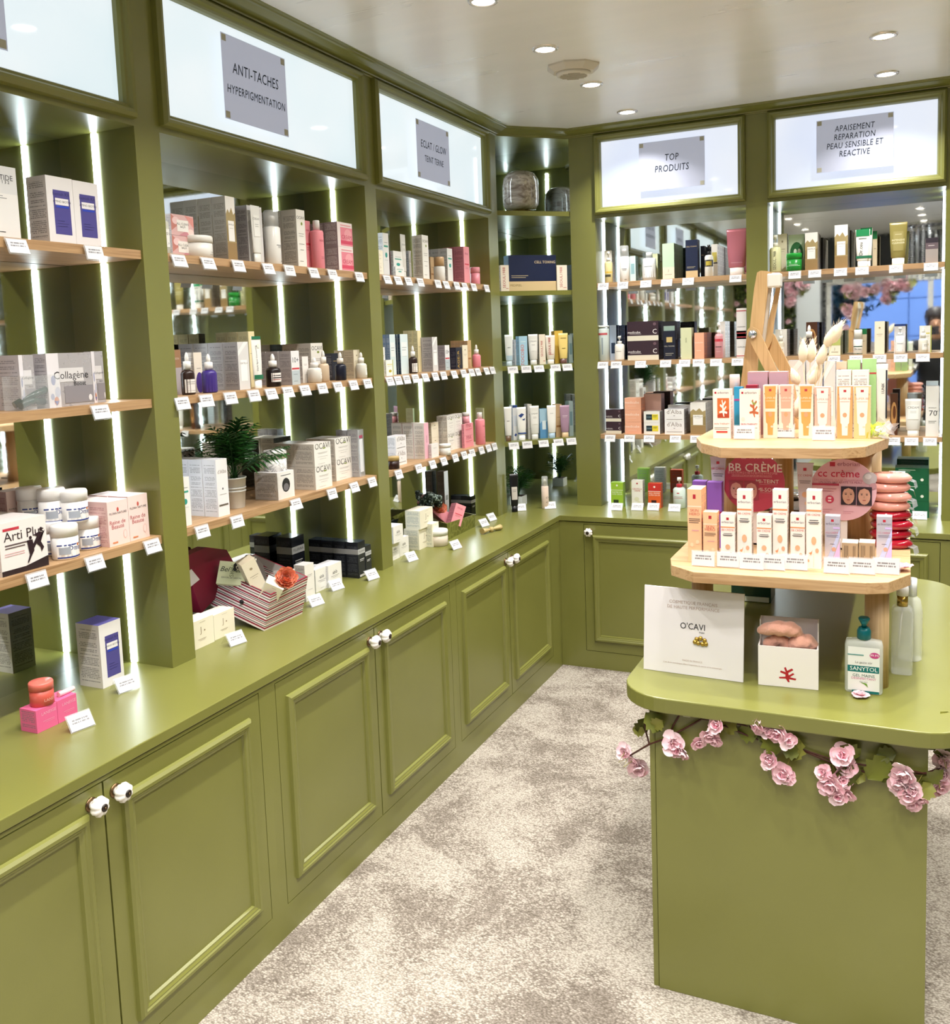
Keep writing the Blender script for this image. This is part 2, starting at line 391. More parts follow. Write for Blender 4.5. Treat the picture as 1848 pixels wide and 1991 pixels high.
# ---- shelving bays
def bay(side, u0, u1, p0, p1, label, mir_tilt=0, shelf_u=None, sh=SHELF_Z, cool=False):
    """p0, p1: outer limits of the pilasters that belong to this bay"""
    un, nn = axes(side); c = un*((u0+u1)/2)
    root = empty('shelving_bay', (c.x+(XM if side == 'L' else 0), c.y+(YM if side == 'B' else 0), HC), label=label, category='shelving', group='fitted shelving bays')
    nf, nm = XF, XM
    if u0-p0 > .03: b = B(); ubox(b, side, p0, -.535, HC, u0, nf, 2.50); wpart('side_panel', b, GREEN, root)
    b = B(); ubox(b, side, u1, -.535, HC, p1, nf, 2.50); wpart('side_panel', b, GREEN, root)
    b = B(); ubox(b, side, u0, -.535, 2.09, u1, nf, 2.13); wpart('soffit', b, GREEN, root)
    b = B(); ubox(b, side, u0, nf-.03, 2.44, u1, nf, 2.50); ubox(b, side, u0, nf-.15, 2.13, u1, nf-.12, 2.5); wpart('header', b, GREEN, root)
    b = B(); ubox(b, side, u0, -.54, HC, u1, nm, 2.09)
    if mir_tilt:
        t = math.tan(math.radians(mir_tilt)); k = (u0+u1)/2
        b.v = [(v[0], v[1]-(v[0]-k)*t-.008, v[2]) if v[1] < .53 else v for v in b.v]
    wpart('mirror_panel', b, MIRROR, root)
    b = B(); b.rect_sweep(u0, 2.105, u1, 2.472, FRAME_PROF, org=nn*nf if side == 'L' else nn*(-YB), ux=un, un=nn)
    lb = wpart('lightbox_frame', b, GREEN, root)
    b = B(); ubox(b, side, u0+.03, nf-.02, 2.14, u1-.03, nf-.008, 2.44); pz = wpart('lightbox_pane', b, BOXGLOW2 if cool else BOXGLOW, root); pz.parent = lb
    a0, a1 = shelf_u or (u0, u1)
    for z in sh:
        b = B(); ubox(b, side, a0+.001, nm+.004, z-.022, a1-.001, nf-.006, z)
        o = wpart('shelf', b, OAK_Y if side == 'L' else OAK_X, root)
    zz = [HC] + [z for z in sh] + [2.09]
    for uu, s in ((u0, 1), (u1, -1)):
        b = B(); w = .008
        for za, zb in zip(zz, zz[1:]):
            zt = zb-.022 if zb != 2.09 else zb
            q = (uu, uu+s*.005) if s > 0 else (uu+s*.005, uu)
            ubox(b, side, q[0], -.395-w, za+.002, q[1], -.395+w, zt-.002)
        wpart('led_strip', b, LED, root)
    return root
LL = ['shelving bay nearest the shop window, lit by side strips', 'shelving bay second from the shop window', 'shelving bay holding supplements and collagen boxes, cut by the left picture edge',
      'shelving bay under the anti-taches sign', 'shelving bay under the eclat glow sign']
for i, (u0, u1) in enumerate(BAYS_L):
    bay('L', u0, u1, u0 if i else u0-.08, BAYS_L[i+1][0] if i < 4 else 0.0, LL[i])
bay('B', *BAYS_B[0], .003, .905, 'shelving bay under the top produits sign', cool=True)
bay('B', *BAYS_B[1], .905, 1.70, 'shelving bay under the apaisement sign', mir_tilt=1.2, cool=True)
bay('B', *BAYS_B[2], 1.70, 2.48, 'shelving bay right of the apaisement bay, out of view', cool=True)
bay('B', *BAYS_B[3], 2.48, 3.25, 'shelving bay at the far end of the back wall, out of view', cool=True)
# ---- corner niche
nr = empty('corner_niche', (-.3, .3, HC), label='diagonal corner niche with mirrored back and olive shelves', category='shelving')
b = B(); b.box(-.54, -.0, HC, XM, YM, 2.5); b.box(-.54, YM, HC, .003, .54, 2.5); wpart('mirror_panel', b, MIRROR, nr)
b = B(); b.prism([(-.265, .005), (.003, .273), (-.01, .286), (-.278, .018)], 2.478, 2.5); wpart('header', b, GREEN, nr)
b = B(); b.prism([(XM, 0), (-.265, .0), (.003, .27), (.003, YM), (XM, YM)], 2.49, 2.5); wpart('soffit', b, GREEN, nr)
NZ = (1.055, 1.415, 1.765, 2.135)
for z in NZ:
    b = B(); b.prism([(XM+.003, .002), (-.267, .002), (.001, .27), (.001, YM-.003), (XM+.003, YM-.003)], z-.022, z); wpart('shelf', b, GREEN, nr, merge=True)
for s in (0, 1):
    b = B(); zz = [HC, *NZ, 2.49]
    for za, zb in zip(zz, zz[1:]):
        if s == 0: b.box(-.403, .0, za+.002, -.387, .005, zb-.024)
        else: b.box(-.002, .387, za+.002, .003, .403, zb-.024)
    wpart('led_strip', b, LED, nr)
# ---- crown moulding, mitred along the three runs
def offset_path(o):
    # left run x = XF+o ; diagonal ; back run y = YB-o
    s2 = math.sqrt(2)
    x1 = XF+o; yb = YB-o
    # diagonal line y - x = .27 - o*s2
    k = .268-o*s2
    return [(x1, -5.44), (x1, x1+k), (yb-k, yb), (3.3, yb)]
CR = [(-.01, 2.470), (.005, 2.470), (.007, 2.474), (.014, 2.475), (.016, 2.479), (.026, 2.4805), (.040, 2.484), (.052, 2.489), (.060, 2.4925), (.068, 2.4935), (.070, 2.497), (.080, 2.4975), (.082, 2.5015), (-.01, 2.5015)]
b = B()
for (o0, z0), (o1, z1) in zip(CR, CR[1:]):
    A, C_ = offset_path(o0), offset_path(o1)
    for k in range(3):
        b.quad((*A[k], z0), (*A[k+1], z0), (*C_[k+1], z1), (*C_[k], z1))
struct('trim_2', b, GREEN)
# ================================================================== ceiling lights
def downlight(i, x, y):
    r = empty('ceiling_downlight', (x, y, ZC), label=DOWN_LABELS.get(i, 'round recessed ceiling downlight outside the picture, in a row of its like'), category='light', group='recessed ceiling downlights')
    b = B(); b.lathe([(.032, -.001), (.034, -.006), (.043, -.004), (.045, 0)], 28, close=False); b.build('trim_ring', M('dcd9d4', .25, .6), r)
    b = B(); b.lathe([(.001, -.0042), (.02, -.004), (.0325, -.003), (.033, -.001)], 24, close=False); b.build('lens', LAMP_DISC, r)
    l = bpy.data.lights.new('downlight_beam', 'AREA'); l.shape = 'DISK'; l.size = .06; l.energy = DOWN_W; l.color = (1, .965, .92); l.spread = math.radians(118)
    o = bpy.data.objects.new('downlight_beam', l); COL.objects.link(o); o.location = (0, 0, -.008); o.parent = r
DOWN_LABELS = {7: 'ceiling downlight cut by the top picture edge, before the air vent', 8: 'ceiling downlight just before the air vent', 9: 'ceiling downlight just beyond the air vent',
    10: 'ceiling downlight close to the cornice, beyond the air vent', 20: 'ceiling downlight above the apaisement sign, the one nearer the camera', 21: 'ceiling downlight right against the cornice above the apaisement sign'}
for i, (x, y) in enumerate(DOWN_POS): downlight(i, x, y)
# ================================================================== goods: looks
# style: colours and print of one product.  fr = front print in fractions of width / height, origin at the centre bottom:
# ('r', u0, v0, u1, v1, colour) rectangle, ('e', u, v, ru, rv, colour) ellipse, ('t', text, u, v, size / width, colour), ('p', [(u, v)...], colour) polygon, ('v', text ...) reads upward
K = '2a2a2e'; RD = 'b8283a'
def erb(c='b8283a'): return [('r', -.09, .885, .09, .935, c), ('t', 'erborian', 0, .845, .2, '77707a')]
CORAL = [(0, 0), (.1, .0), (.06, .2), (.42, .16), (.46, .28), (.1, .34), (.36, .56), (.28, .64), (.04, .46), (.02, .62), (.3, .84), (.22, .94), (-.04, .76), (-.12, 1), (-.22, .94), (-.12, .66), (-.4, .74), (-.44, .62), (-.14, .5), (-.14, .36), (-.5, .3), (-.48, .2), (-.12, .22)]
def coral(u, v, s, a, c): return ('p', [(u+s*x, v+s*a*(y-.5)) for x, y in CORAL], c)
def bbf(col, h1): return erb()+[('r', -.5, .735, .5, .755, col), ('t', h1, 0, .69, .26, 'cf6f62'), ('r', -.3, .615, .3, .625, '5a5658'), ('r', -.36, .588, .36, .598, '5a5658'), ('r', -.3, .572, .3, .58, '5a5658'),
    ('e', 0, .36, .17, .052, 'e8b58c'), ('p', [(-.34, .2), (-.16, .215), (-.08, .245), (-.14, .19), (-.22, .175)], 'e8a070'), ('e', .22, .235, .12, .03, 'e9b18c'), ('r', -.01, .02, .005, .2, 'eebf9c'), ('e', -.36, .1, .06, .02, 'e8a070')]
def tubef(body, lid, w0=.40): return erb()+[('p', [(-w0, .98), (w0, .98), (w0-.1, .3), (.2, .27), (.18, .06), (-.18, .06), (-.2, .27), (-w0+.1, .3)], body), ('r', -.09, .885, .09, .93, 'c0454c'), ('t', 'SUPER BB', 0, .76, .15, lid), ('r', -.3, .70, .3, .708, lid), ('e', 0, .45, .14, .045, 'e6a782'), ('e', .12, .22, .1, .02, 'f4d9c8')]
MOUNT = [('p', [(-.5, .72), (-.3, .8), (-.12, .74), (.1, .83), (.3, .72), (.5, .76), (.5, 0), (-.5, 0)], 'a8966a'), ('p', [(-.5, .52), (-.2, .6), (.15, .5), (.5, .58), (.5, .3), (-.5, .3)], '8f7d52'), ('r', -.5, 0, .5, .28, '9a7f55'), ('r', -.32, .3, .32, .62, 'f3f1ee'), ('t', 'CENTELLA', 0, .56, .1, K), ('r', -.2, .5, .2, .505, '8a8a8a')]
S = {}
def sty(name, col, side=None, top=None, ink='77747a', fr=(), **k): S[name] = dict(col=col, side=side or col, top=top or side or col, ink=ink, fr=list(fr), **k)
sty('peptide', 'dfe0e2', fr=[('r', -.5, 0, .5, .62, 'ecebea'), ('t', 'PEPTIDE', .1, .84, .13, '42424c'), ('t', '1 3 2', .2, .78, .08, '42424c'), ('r', -.3, .58, .1, .59, '9a9a9e'), ('r', -.3, .55, .2, .56, '9a9a9e'), ('r', -.3, .08, .1, .09, K)])
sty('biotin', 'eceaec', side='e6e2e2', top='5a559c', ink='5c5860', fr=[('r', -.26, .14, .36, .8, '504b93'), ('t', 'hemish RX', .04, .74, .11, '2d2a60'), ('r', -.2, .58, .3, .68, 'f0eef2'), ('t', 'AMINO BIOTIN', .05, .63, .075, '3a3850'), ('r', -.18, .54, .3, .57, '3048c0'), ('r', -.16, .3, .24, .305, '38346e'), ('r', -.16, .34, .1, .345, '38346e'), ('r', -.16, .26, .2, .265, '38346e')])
sty('collagen', 'b5b2b6', side='c9c4c8', top='d8d4d6', ink='68666e', rough=.28, metal=.25, fr=[('r', -.5, 0, -.24, 1, 'e2dfe4'), ('e', -.38, .5, .05, .09, '9aa0c0'), ('e', -.3, .28, .06, .1, 'b9bdd2'), ('e', -.42, .2, .04, .06, 'a9aec8'), ('r', -.24, .46, .3, .72, 'd8d6d8'), ('t', 'Collagène', .02, .58, .15, '34343a'), ('t', 'Boost', .2, .42, .09, '34343a'), ('r', -.15, .06, .5, .38, '8e8a90'), ('e', -.34, .12, .05, .08, 'c67b50'), ('p', [(-.39, .12), (-.29, .12), (-.34, .03)], '3d4f9c'), ('e', .42, .14, .04, .06, 'e4e2e4')])
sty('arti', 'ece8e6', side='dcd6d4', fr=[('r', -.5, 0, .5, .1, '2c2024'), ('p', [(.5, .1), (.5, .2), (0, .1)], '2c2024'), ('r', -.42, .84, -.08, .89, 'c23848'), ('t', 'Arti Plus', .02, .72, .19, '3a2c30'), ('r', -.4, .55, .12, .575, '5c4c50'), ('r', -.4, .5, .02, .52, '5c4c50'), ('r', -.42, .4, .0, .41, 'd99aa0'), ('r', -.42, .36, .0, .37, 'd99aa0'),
    ('e', .38, .74, .035, .04, '2c1a22'), ('p', [(.2, .66), (.34, .7), (.44, .66), (.46, .72), (.36, .5), (.42, .38), (.36, .3), (.34, .4), (.26, .48), (.16, .34), (.1, .34), (.2, .5), (.28, .62)], '2c1a22'), ('e', .14, .62, .03, .035, '2c1a22'), ('p', [(.06, .58), (.18, .58), (.2, .46), (.2, .36), (.12, .24), (.06, .14), (.04, .16), (.1, .3), (.08, .42)], '2c1a22')])
sty('omega', 'f0efee', lid='f2f1ef', fr=[('r', -.7, .1, .7, .68, 'f6f5f4'), ('r', -.7, .62, .7, .68, '2a3f8c'), ('t', 'Oméga', .12, .5, .2, '2a3a80'), ('r', -.6, .24, -.15, .56, 'a9b0bc'), ('e', .2, .62, .06, .07, 'd8844c'), ('r', -.7, .08, .7, .14, '2a3f8c'), ('r', .0, .4, .3, .41, '7a80a0')])
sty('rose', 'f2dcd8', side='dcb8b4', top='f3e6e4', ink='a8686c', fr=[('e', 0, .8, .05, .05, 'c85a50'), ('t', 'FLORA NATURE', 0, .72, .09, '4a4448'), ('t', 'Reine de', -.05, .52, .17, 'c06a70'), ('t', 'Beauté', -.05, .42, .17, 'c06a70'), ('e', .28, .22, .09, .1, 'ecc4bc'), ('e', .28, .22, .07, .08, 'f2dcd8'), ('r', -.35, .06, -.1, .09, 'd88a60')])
sty('pink', 'e8699a', fr=[('t', 'LANEIGE', .1, .74, .14, 'f2b0cc'), ('r', -.2, .4, .35, .415, 'f2b0cc'), ('r', -.1, .34, .35, .35, 'f2b0cc')])
sty('clearwhite', 'c9cabf', cap='e9e7e2', glass=1, fr=[('r', -.7, .2, .7, .75, 'f2f1ee'), ('p', [(-.1, .26), (.05, .34), (.2, .26)], '39406a'), ('t', 'I S N', 0, .6, .3, '55555a')])
sty('floral', 'e0b8b8', side='bfb3ae', ink='8a8080', fr=[('p', [(-.5, .2), (-.1, .6), (-.5, 1)], 'c9877e'), ('p', [(.1, 1), (.5, .9), (.5, .4)], 'e39a94'), ('p', [(-.2, 0), (.2, .3), (.5, 0)], 'cf8f9a'), ('e', -.3, .7, .15, .18, 'f0cfd0'), ('e', .35, .2, .14, .16, 'f2d6cf'), ('r', -.25, .2, .25, .75, 'f3f0ec'), ('t', 'ALL CLEAN', 0, .56, .08, K), ('t', 'BALM', 0, .42, .07, K)])
sty('balmjar', 'e9e7e1', lid='eae8e2', fr=[('t', 'ALL CLEAN BALM', .3, .38, .1, K), ('r', .05, .2, .5, .22, '9a9a98')])
sty('centella', 'f0eeea', side='9d958a', top='ddd8d0', ink='5f5a50', fr=MOUNT)
sty('greypack', 'd9d8d8', side='a5a3a6', ink='5f5d62', rough=.2, fr=[('r', -.3, .18, .3, .62, 'f4f3f2'), ('t', 'CENTELLA', 0, .55, .11, K), ('p', [(-.5, .8), (.1, 1), (.5, 1), (-.5, .7)], 'eceaea')])
sty('whitetube', 'e6e6e2', cap='dcdcd6', fr=[('r', -.35, .35, .35, .8, 'eeeeea'), ('t', 'CREAM', 0, .72, .18, '6e6e70'), ('r', -.2, .6, .2, .61, '9a9a98'), ('r', -.2, .56, .2, .57, '9a9a98')])
sty('whitefoam', 'efeeea', cap='dfe2e4', fr=[('r', -.2, .5, .35, .515, '6a6a6e'), ('r', -.1, .47, .35, .48, '6a6a6e'), ('r', -.1, .44, .3, .45, '6a6a6e'), ('r', .1, .08, .35, .095, K)])
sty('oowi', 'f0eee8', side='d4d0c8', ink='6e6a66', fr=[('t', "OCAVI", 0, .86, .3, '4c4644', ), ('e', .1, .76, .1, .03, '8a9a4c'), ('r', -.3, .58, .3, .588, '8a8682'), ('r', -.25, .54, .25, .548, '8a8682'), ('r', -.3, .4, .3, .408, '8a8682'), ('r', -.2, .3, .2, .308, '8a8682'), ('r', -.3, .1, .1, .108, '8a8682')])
sty('pinkbox', 'ec9aa4', side='c97f8e', ink='8a4a5c', fr=[('t', 'PINK', 0, .8, .2, 'b04a5c'), ('r', -.35, .5, .35, .54, 'd64a5a'), ('r', -.3, .44, .2, .45, 'b86a78'), ('r', -.3, .4, .2, .41, 'b86a78')])
sty('pinkbottle', 'ea8f9a', cap='f1efee', fr=[('t', 'NIACIN', .1, .72, .2, 'b04a5c'), ('r', -.2, .3, .4, .31, 'b8606c'), ('r', -.2, .26, .4, .27, 'b8606c')])
sty('pinkwhite', 'f2e6e6', side='a8969c', ink='f0ecee', fr=[('r', -.3, .05, .5, .8, 'e88c9c'), ('e', .2, .5, .25, .25, 'f0a8b2'), ('r', -.3, .12, .5, .26, 'd8506c'), ('t', 'CREAM', .1, .4, .16, 'c03c54'), ('r', -.3, .86, .4, .9, 'e89aa4')])
sty('whitegreen', 'eff0ee', side='c6c9cc', ink='6e7478', fr=[('r', -.35, .68, .35, .72, '3fa08c'), ('e', 0, .5, .2, .06, '3aa094'), ('r', -.3, .78, .3, .79, '88888a'), ('r', -.3, .38, .3, .385, '98989a')])
sty('brownwhite', 'a37c5c', side='9b8d88', fr=[('r', -.5, 0, .5, .6, 'b8b0b4'), ('t', 'SKIN', 0, .8, .2, 'e0cfc0')])
sty('brownserum', '2a1712', cap='f0eeea', fr=[('r', -.75, .1, .75, .74, 'e9e5e2'), ('r', -.5, .6, .5, .62, '4a4446'), ('r', -.5, .52, .3, .535, '6a6466'), ('r', -.5, .2, .4, .21, '8a8486')])
sty('creampurple', 'eae2d4', side='cfc8c0', fr=[('e', .1, .25, .45, .26, '4a2f8a'), ('r', -.2, .6, .3, .61, '77716a')])
sty('purpleserum', '3c2a7c', cap='efecea', fr=[('r', -.8, .05, .8, .95, '43307f'), ('p', [(-.7, .9), (.4, .8), (.75, .5), (.7, .1), (.2, .1), (-.4, .3), (-.7, .6)], 'd4cbe6'), ('r', .1, .2, .6, .24, '3a2a70')])
sty('creamyellow', 'f0e3b4', side='ccc59a', ink='8e8868', fr=[('r', -.3, .6, .3, .61, 'a09868')])
sty('greentube', 'f0efea', cap='efeeea', band='1d6b4a', fr=[('r', -.5, .93, .5, 1.0, '1d6b4a'), ('r', -.5, .02, .5, .12, '1d6b4a'), ('v', 'Dark Spot Correcting', -.15, .5, .16, '4a4a4e'), ('e', .12, .78, .14, .05, 'dfe6da')])
sty('blackserum', '1a1012', cap='f3f1ee', fr=[('r', -.6, .3, .6, .85, 'eeeae8'), ('r', -.5, .66, .5, .72, '3a3034'), ('r', -.5, .52, .3, .58, '1a1012'), ('r', -.5, .42, .1, .46, 'a04a4a')])
sty('tenplus', 'e8e8ea', side='a9a3a8', ink='68646a', fr=[('t', '10+', 0, .72, .42, '34343a'), ('r', -.45, .45, .45, .5, 'c8404a'), ('r', -.5, 0, .5, .42, 'b9c6cc'), ('r', -.3, .3, .2, .31, '5a6468'), ('r', -.3, .1, .2, .11, '5a6468')])
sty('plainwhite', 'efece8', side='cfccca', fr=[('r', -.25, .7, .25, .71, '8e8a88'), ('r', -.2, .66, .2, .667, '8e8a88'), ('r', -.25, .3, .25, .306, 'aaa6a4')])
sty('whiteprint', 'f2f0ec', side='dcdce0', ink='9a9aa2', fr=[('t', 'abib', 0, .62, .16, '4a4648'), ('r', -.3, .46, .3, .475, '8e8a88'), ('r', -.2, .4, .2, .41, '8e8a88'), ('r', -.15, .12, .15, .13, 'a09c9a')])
sty('frost', 'dad8d0', cap='efedea', fr=[('r', .0, .3, .6, .8, 'efeeea'), ('r', .1, .6, .5, .63, '8a8884')])
sty('goldserum', 'c9b49a', cap='efe9e0', fr=[('r', .1, .3, .5, .33, 'efe6da')])
sty('blackbox', '1e2230', fr=[('r', -.3, .7, .3, .72, 'a08a5a')])
sty('blackgold', '14182a', cap='e4dfd6', fr=[('v', 'AGE-R', .25, .4, .35, 'b8954c')])
sty('blackgoldbox', '1b1d30', side='20243c', fr=[('v', 'AGE-R', -.1, .45, .34, 'c8a24c'), ('r', .15, .2, .2, .7, '8a7038')])
sty('creambox', 'eee5cf', side='c9bda4', ink='8a8070', fr=[('r', -.3, .6, .3, .61, '8e826a'), ('r', -.2, .55, .2, .556, '8e826a'), ('e', 0, .8, .1, .03, 'a09070')])
sty('frostserum', 'd6d4c8', cap='efede6', fr=[('r', -.1, .25, .7, .8, 'f2f1ee'), ('t', 'ES', .3, .6, .3, '77746e')])
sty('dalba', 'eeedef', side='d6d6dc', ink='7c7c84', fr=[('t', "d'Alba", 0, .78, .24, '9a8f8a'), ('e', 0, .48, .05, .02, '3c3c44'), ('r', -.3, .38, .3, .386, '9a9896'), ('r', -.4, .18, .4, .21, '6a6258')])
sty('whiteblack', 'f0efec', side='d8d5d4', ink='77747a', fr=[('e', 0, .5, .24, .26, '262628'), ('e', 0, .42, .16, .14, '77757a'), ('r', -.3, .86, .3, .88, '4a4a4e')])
sty('marble', 'e4e2e0', lid='eeedea', marble=1)
sty('silverpack', 'c9ccd2', side='a8a9ae', rough=.15, metal=.5, ink='6a6a70', fr=[('r', -.3, .1, .3, .8, 'e8ecf4'), ('r', -.3, .82, .3, .88, 'b0506c')])
sty('cream', 'f2ecd8', side='e4e2d2', ink='8e9a98', top='f7f2e2', fr=[('t', 'J', -.05, .62, .2, '9a8468'), ('e', .1, .58, .03, .03, '9a8468'), ('r', -.2, .3, .15, .315, 'a89a84'), ('r', -.15, .26, .1, .27, 'a89a84'), ('r', -.1, .9, .15, .91, 'b8aa90')])
sty('blackband', '191c26', side='22242c', top='2a3440', ink='4c505a', rough=.18, fr=[('r', -.5, .66, .5, .8, 'b9babc'), ('t', 'FILLERINA', 0, .73, .14, K), ('r', -.3, .5, .3, .52, 'd0d0d2'), ('r', -.3, .46, .2, .475, 'd0d0d2'), ('r', -.4, .03, .4, .09, 'c9c6c4')], band='a9a9ac')
sty('tan', 'd8b98e', side='c2a076', fr=[('r', -.3, .6, .3, .61, '8a6a44'), ('r', -.4, .3, .4, .36, 'a9784c')])
sty('tanstick', 'ecebe6', cap='c9a67c', fr=[('r', 0, .5, .5, .52, '5a5a5c'), ('r', 0, .4, .4, .42, '8a8a88')])
sty('pinkjar', 'ee9aa8', lid='f0a2b0', fr=[('r', .2, .3, .6, .36, '8a4a58')])
sty('lemonbox', 'f3f3ee', side='cfd0c4', fr=[('e', .05, .3, .2, .09, 'b9a830'), ('r', -.35, .7, .35, .74, 'd8cc60'), ('r', -.3, .6, .3, .61, '9a9a80'), ('r', .4, 0, .5, 1, 'b9bf6a')])
sty('bluebox', 'd6e6ea', side='233a52', top='bcd2dc', fr=[('r', -.35, .45, .35, .8, 'e8eef0'), ('r', -.3, .66, .3, .67, '6a7a80'), ('r', -.3, .6, .2, .61, '6a7a80')])
sty('pinkserum', 'e88c98', cap='f4f1ef', fr=[('r', .0, .2, .5, .7, 'f0a4ae')])
sty('darkjar', '2c1712', lid='b49a62', fr=[('r', .3, .3, .7, .5, '8a7a60')])
sty('whitepink', 'eeb8c8', side='e6e2dc', ink='8a8684', fr=[('v', 'toun', 0, .55, .3, 'a06a80')])
sty('glassjar', 'e2e0d8', lid='f3f2ee', glass=1, fr=[('r', -.3, .3, .3, .5, 'f4f2ec')])
sty('pinkglass', 'eaa2ac', lid='f3f0ee')
sty('palegreen', 'd3d8b2', side='aab08a', ink='8e9470', fr=[('v', 'SKIN', 0, .6, .16, '77805a')])
sty('beigejar', 'd2c6b4', lid='f2f1ee', fr=[('r', .1, .15, .6, .75, 'e6e2da'), ('r', .2, .5, .5, .52, '8a8478')])
sty('greybrown', 'ecebe8', side='857a6c', ink='5a5248', fr=[('r', -.3, .4, .3, .5, 'a8aaa2')])
sty('oil', 'd8cc96', cap='e8e7e2', glass=1, fr=[('r', -.8, .5, .8, .58, 'e0b020'), ('r', -.4, .3, .4, .42, '4a4634')])
sty('aqua', 'c9dfe0', side='9fc0c2', fr=[('r', -.3, .3, .3, .7, '8fb4bc')])
sty('bluebottle', 'e3e8ec', cap='e6eaec', glass=1, fr=[('r', -.7, .12, .7, .72, 'f0f1f2'), ('p', [(-.5, .16), (-.3, .28), (-.1, .16)], '4a5a94'), ('p', [(.1, .14), (.3, .22), (.5, .14)], '4a5a94'), ('r', -.3, .6, .3, .62, '6a7078')])
sty('mintbeige', 'bcd6ba', side='8fa890', fr=[('r', -.5, 0, .5, .33, 'e8d8c4'), ('t', 'J', 0, .24, .2, '6a6050'), ('r', -.3, .12, .3, .13, '7a7060')])
sty('navygold', '17213e', fr=[('r', -.5, 0, .5, .18, 'ccb48a'), ('t', 'CELL TOXING', 0, .82, .13, 'c9b48c'), ('r', -.4, .28, .3, .29, 'a8a08a'), ('r', -.4, .25, .2, .26, 'a8a08a')])
sty('snail', 'dcdad2', cap='1c1c1e', glass=1, fr=[('r', -.7, .5, .7, .85, '201f20'), ('r', -.3, .56, .4, .78, 'b9a640')])
sty('yellowwhite', 'ecebe6', side='c9c6c0', fr=[('r', -.4, .45, .4, .75, 'c9bc60'), ('r', -.5, .4, .5, .44, '2a2a2a')])
sty('rosetube', 'c97a88', cap='eee6e4', metal=.45, fr=[('r', -.3, .12, .3, .13, 'e2b4bc')])
sty('cleartube', 'cfdcda', cap='e0e6e6', glass=1, fr=[('r', -.5, .78, .5, .84, 'c05058'), ('r', -.06, .2, .06, .7, '8a9aa4')])
sty('clearblue', 'b4c0d2', side='3d4c70', rough=.15, fr=[('r', -.3, .2, .3, .5, '2c3850')])
sty('whitepump', 'e8e2d8', cap='f1efec', fr=[('r', -.7, .1, .7, .8, 'f3f0ea'), ('r', -.3, .6, .3, .63, '8a8680')])
sty('darkbrown', '35222c', side='2a1c24', top='44303a', fr=[('r', -.5, 0, .5, .26, 'ddd8c6'), ('t', 'medicube', -.28, .44, .1, 'eeeaea'), ('t', 'C', .38, .45, .16, 'f0ecec'), ('r', -.42, .34, -.05, .36, 'b8b0b2'), ('e', .38, .84, .05, .08, '6a525c')])
sty('blackgoldsq', '171a2c', fr=[('r', -.25, .6, .25, .78, 'c8b074'), ('t', 'CELL TOXING', 0, .46, .13, 'cfcabc'), ('r', -.35, .2, .35, .22, 'a09c90'), ('r', -.35, .14, .2, .16, 'a09c90')])
sty('blackwin', '1c1a22', fr=[('r', -.36, .25, .36, .75, '8fa69c')])
sty('peach', 'ecae90', side='c98060', top='eebda4', fr=[('t', 'medicube', -.05, .62, .18, 'fbe6da'), ('r', -.3, .3, .2, .32, 'f6d4c2')])
sty('pinkpump', 'c98e94', cap='f1efee', fr=[('r', -.7, .76, .7, .88, 'c83a48'), ('r', -.4, .5, .4, .54, '5a4448'), ('r', -.3, .3, .3, .31, 'f0dcdc')])
sty('redstripe', 'edeaea', side='c4c0c0', fr=[('r', -.5, .05, .5, .08, 'c04a54'), ('t', 'medicube', 0, .4, .16, K), ('r', -.5, .9, .5, .93, 'c04a54')])
sty('pinkbeige', 'cfa596', side='b58c80')
sty('blueyellow', 'eceae6', side='b4b2ae', fr=[('r', -.35, .25, .02, .75, '24343c'), ('r', .02, .25, .4, .75, 'e6d63c'), ('r', .08, .6, .34, .64, '4a4a2c'), ('r', .08, .5, .3, .53, '4a4a2c'), ('t', 'COSRX', -.16, .5, .07, '9fc4d0')])
sty('lime', '9cc43c', side='86ac34', fr=[('r', -.5, .68, .5, .70, 'eef2e0'), ('e', 0, .88, .08, .04, 'f2f5e6'), ('t', 'BAMBOO', 0, .6, .15, 'eef4dc'), ('t', 'SUPER SERUM', 0, .52, .11, 'eef4dc'), ('r', -.3, .1, .12, .3, '2c3c1c')])
sty('redorange', 'e2622c', side='c84a24', fr=[('r', -.5, .68, .5, 1, 'c8302c'), ('r', -.5, .67, .5, .69, 'f6e6e0'), ('e', 0, .86, .08, .04, 'f8e8e0'), ('t', 'RED PEPPER', 0, .6, .13, 'fbe6dc'), ('t', 'SUPER SERUM', 0, .52, .11, 'fbe6dc'), ('r', -.25, .12, .15, .32, '3a1410')])
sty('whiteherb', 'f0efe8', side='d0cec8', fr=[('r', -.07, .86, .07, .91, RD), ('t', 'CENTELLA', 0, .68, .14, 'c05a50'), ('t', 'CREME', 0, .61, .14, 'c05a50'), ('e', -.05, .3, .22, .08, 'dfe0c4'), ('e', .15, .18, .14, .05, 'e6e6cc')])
sty('clearred', 'cfdcd6', cap='f3f1ef', collar='c02434', glass=1, fr=[('r', -.1, .8, .1, .85, RD), ('r', -.35, .62, .35, .64, 'a05a54'), ('r', -.4, .54, .4, .56, 'b8686a')])
sty('seoulpump', 'dcdcae', cap='efefe4', fr=[('v', 'SEOUL1988', 0, .5, .42, '26281c')])
sty('greenjar', '1f8a34', lid='229a38', fr=[('r', -.3, .5, .3, .54, 'c4e8c8'), ('r', -.5, .42, .5, .45, 'c4e8c8'), ('e', 0, .25, .45, .08, '4fae5c')])
sty('greenart', 'c4d8bc', side='a8bca0', fr=[('e', 0, .5, .42, .3, '2c6a3c'), ('e', -.08, .54, .1, .08, 'e6ece0'), ('e', .16, .54, .1, .08, 'e6ece0')])
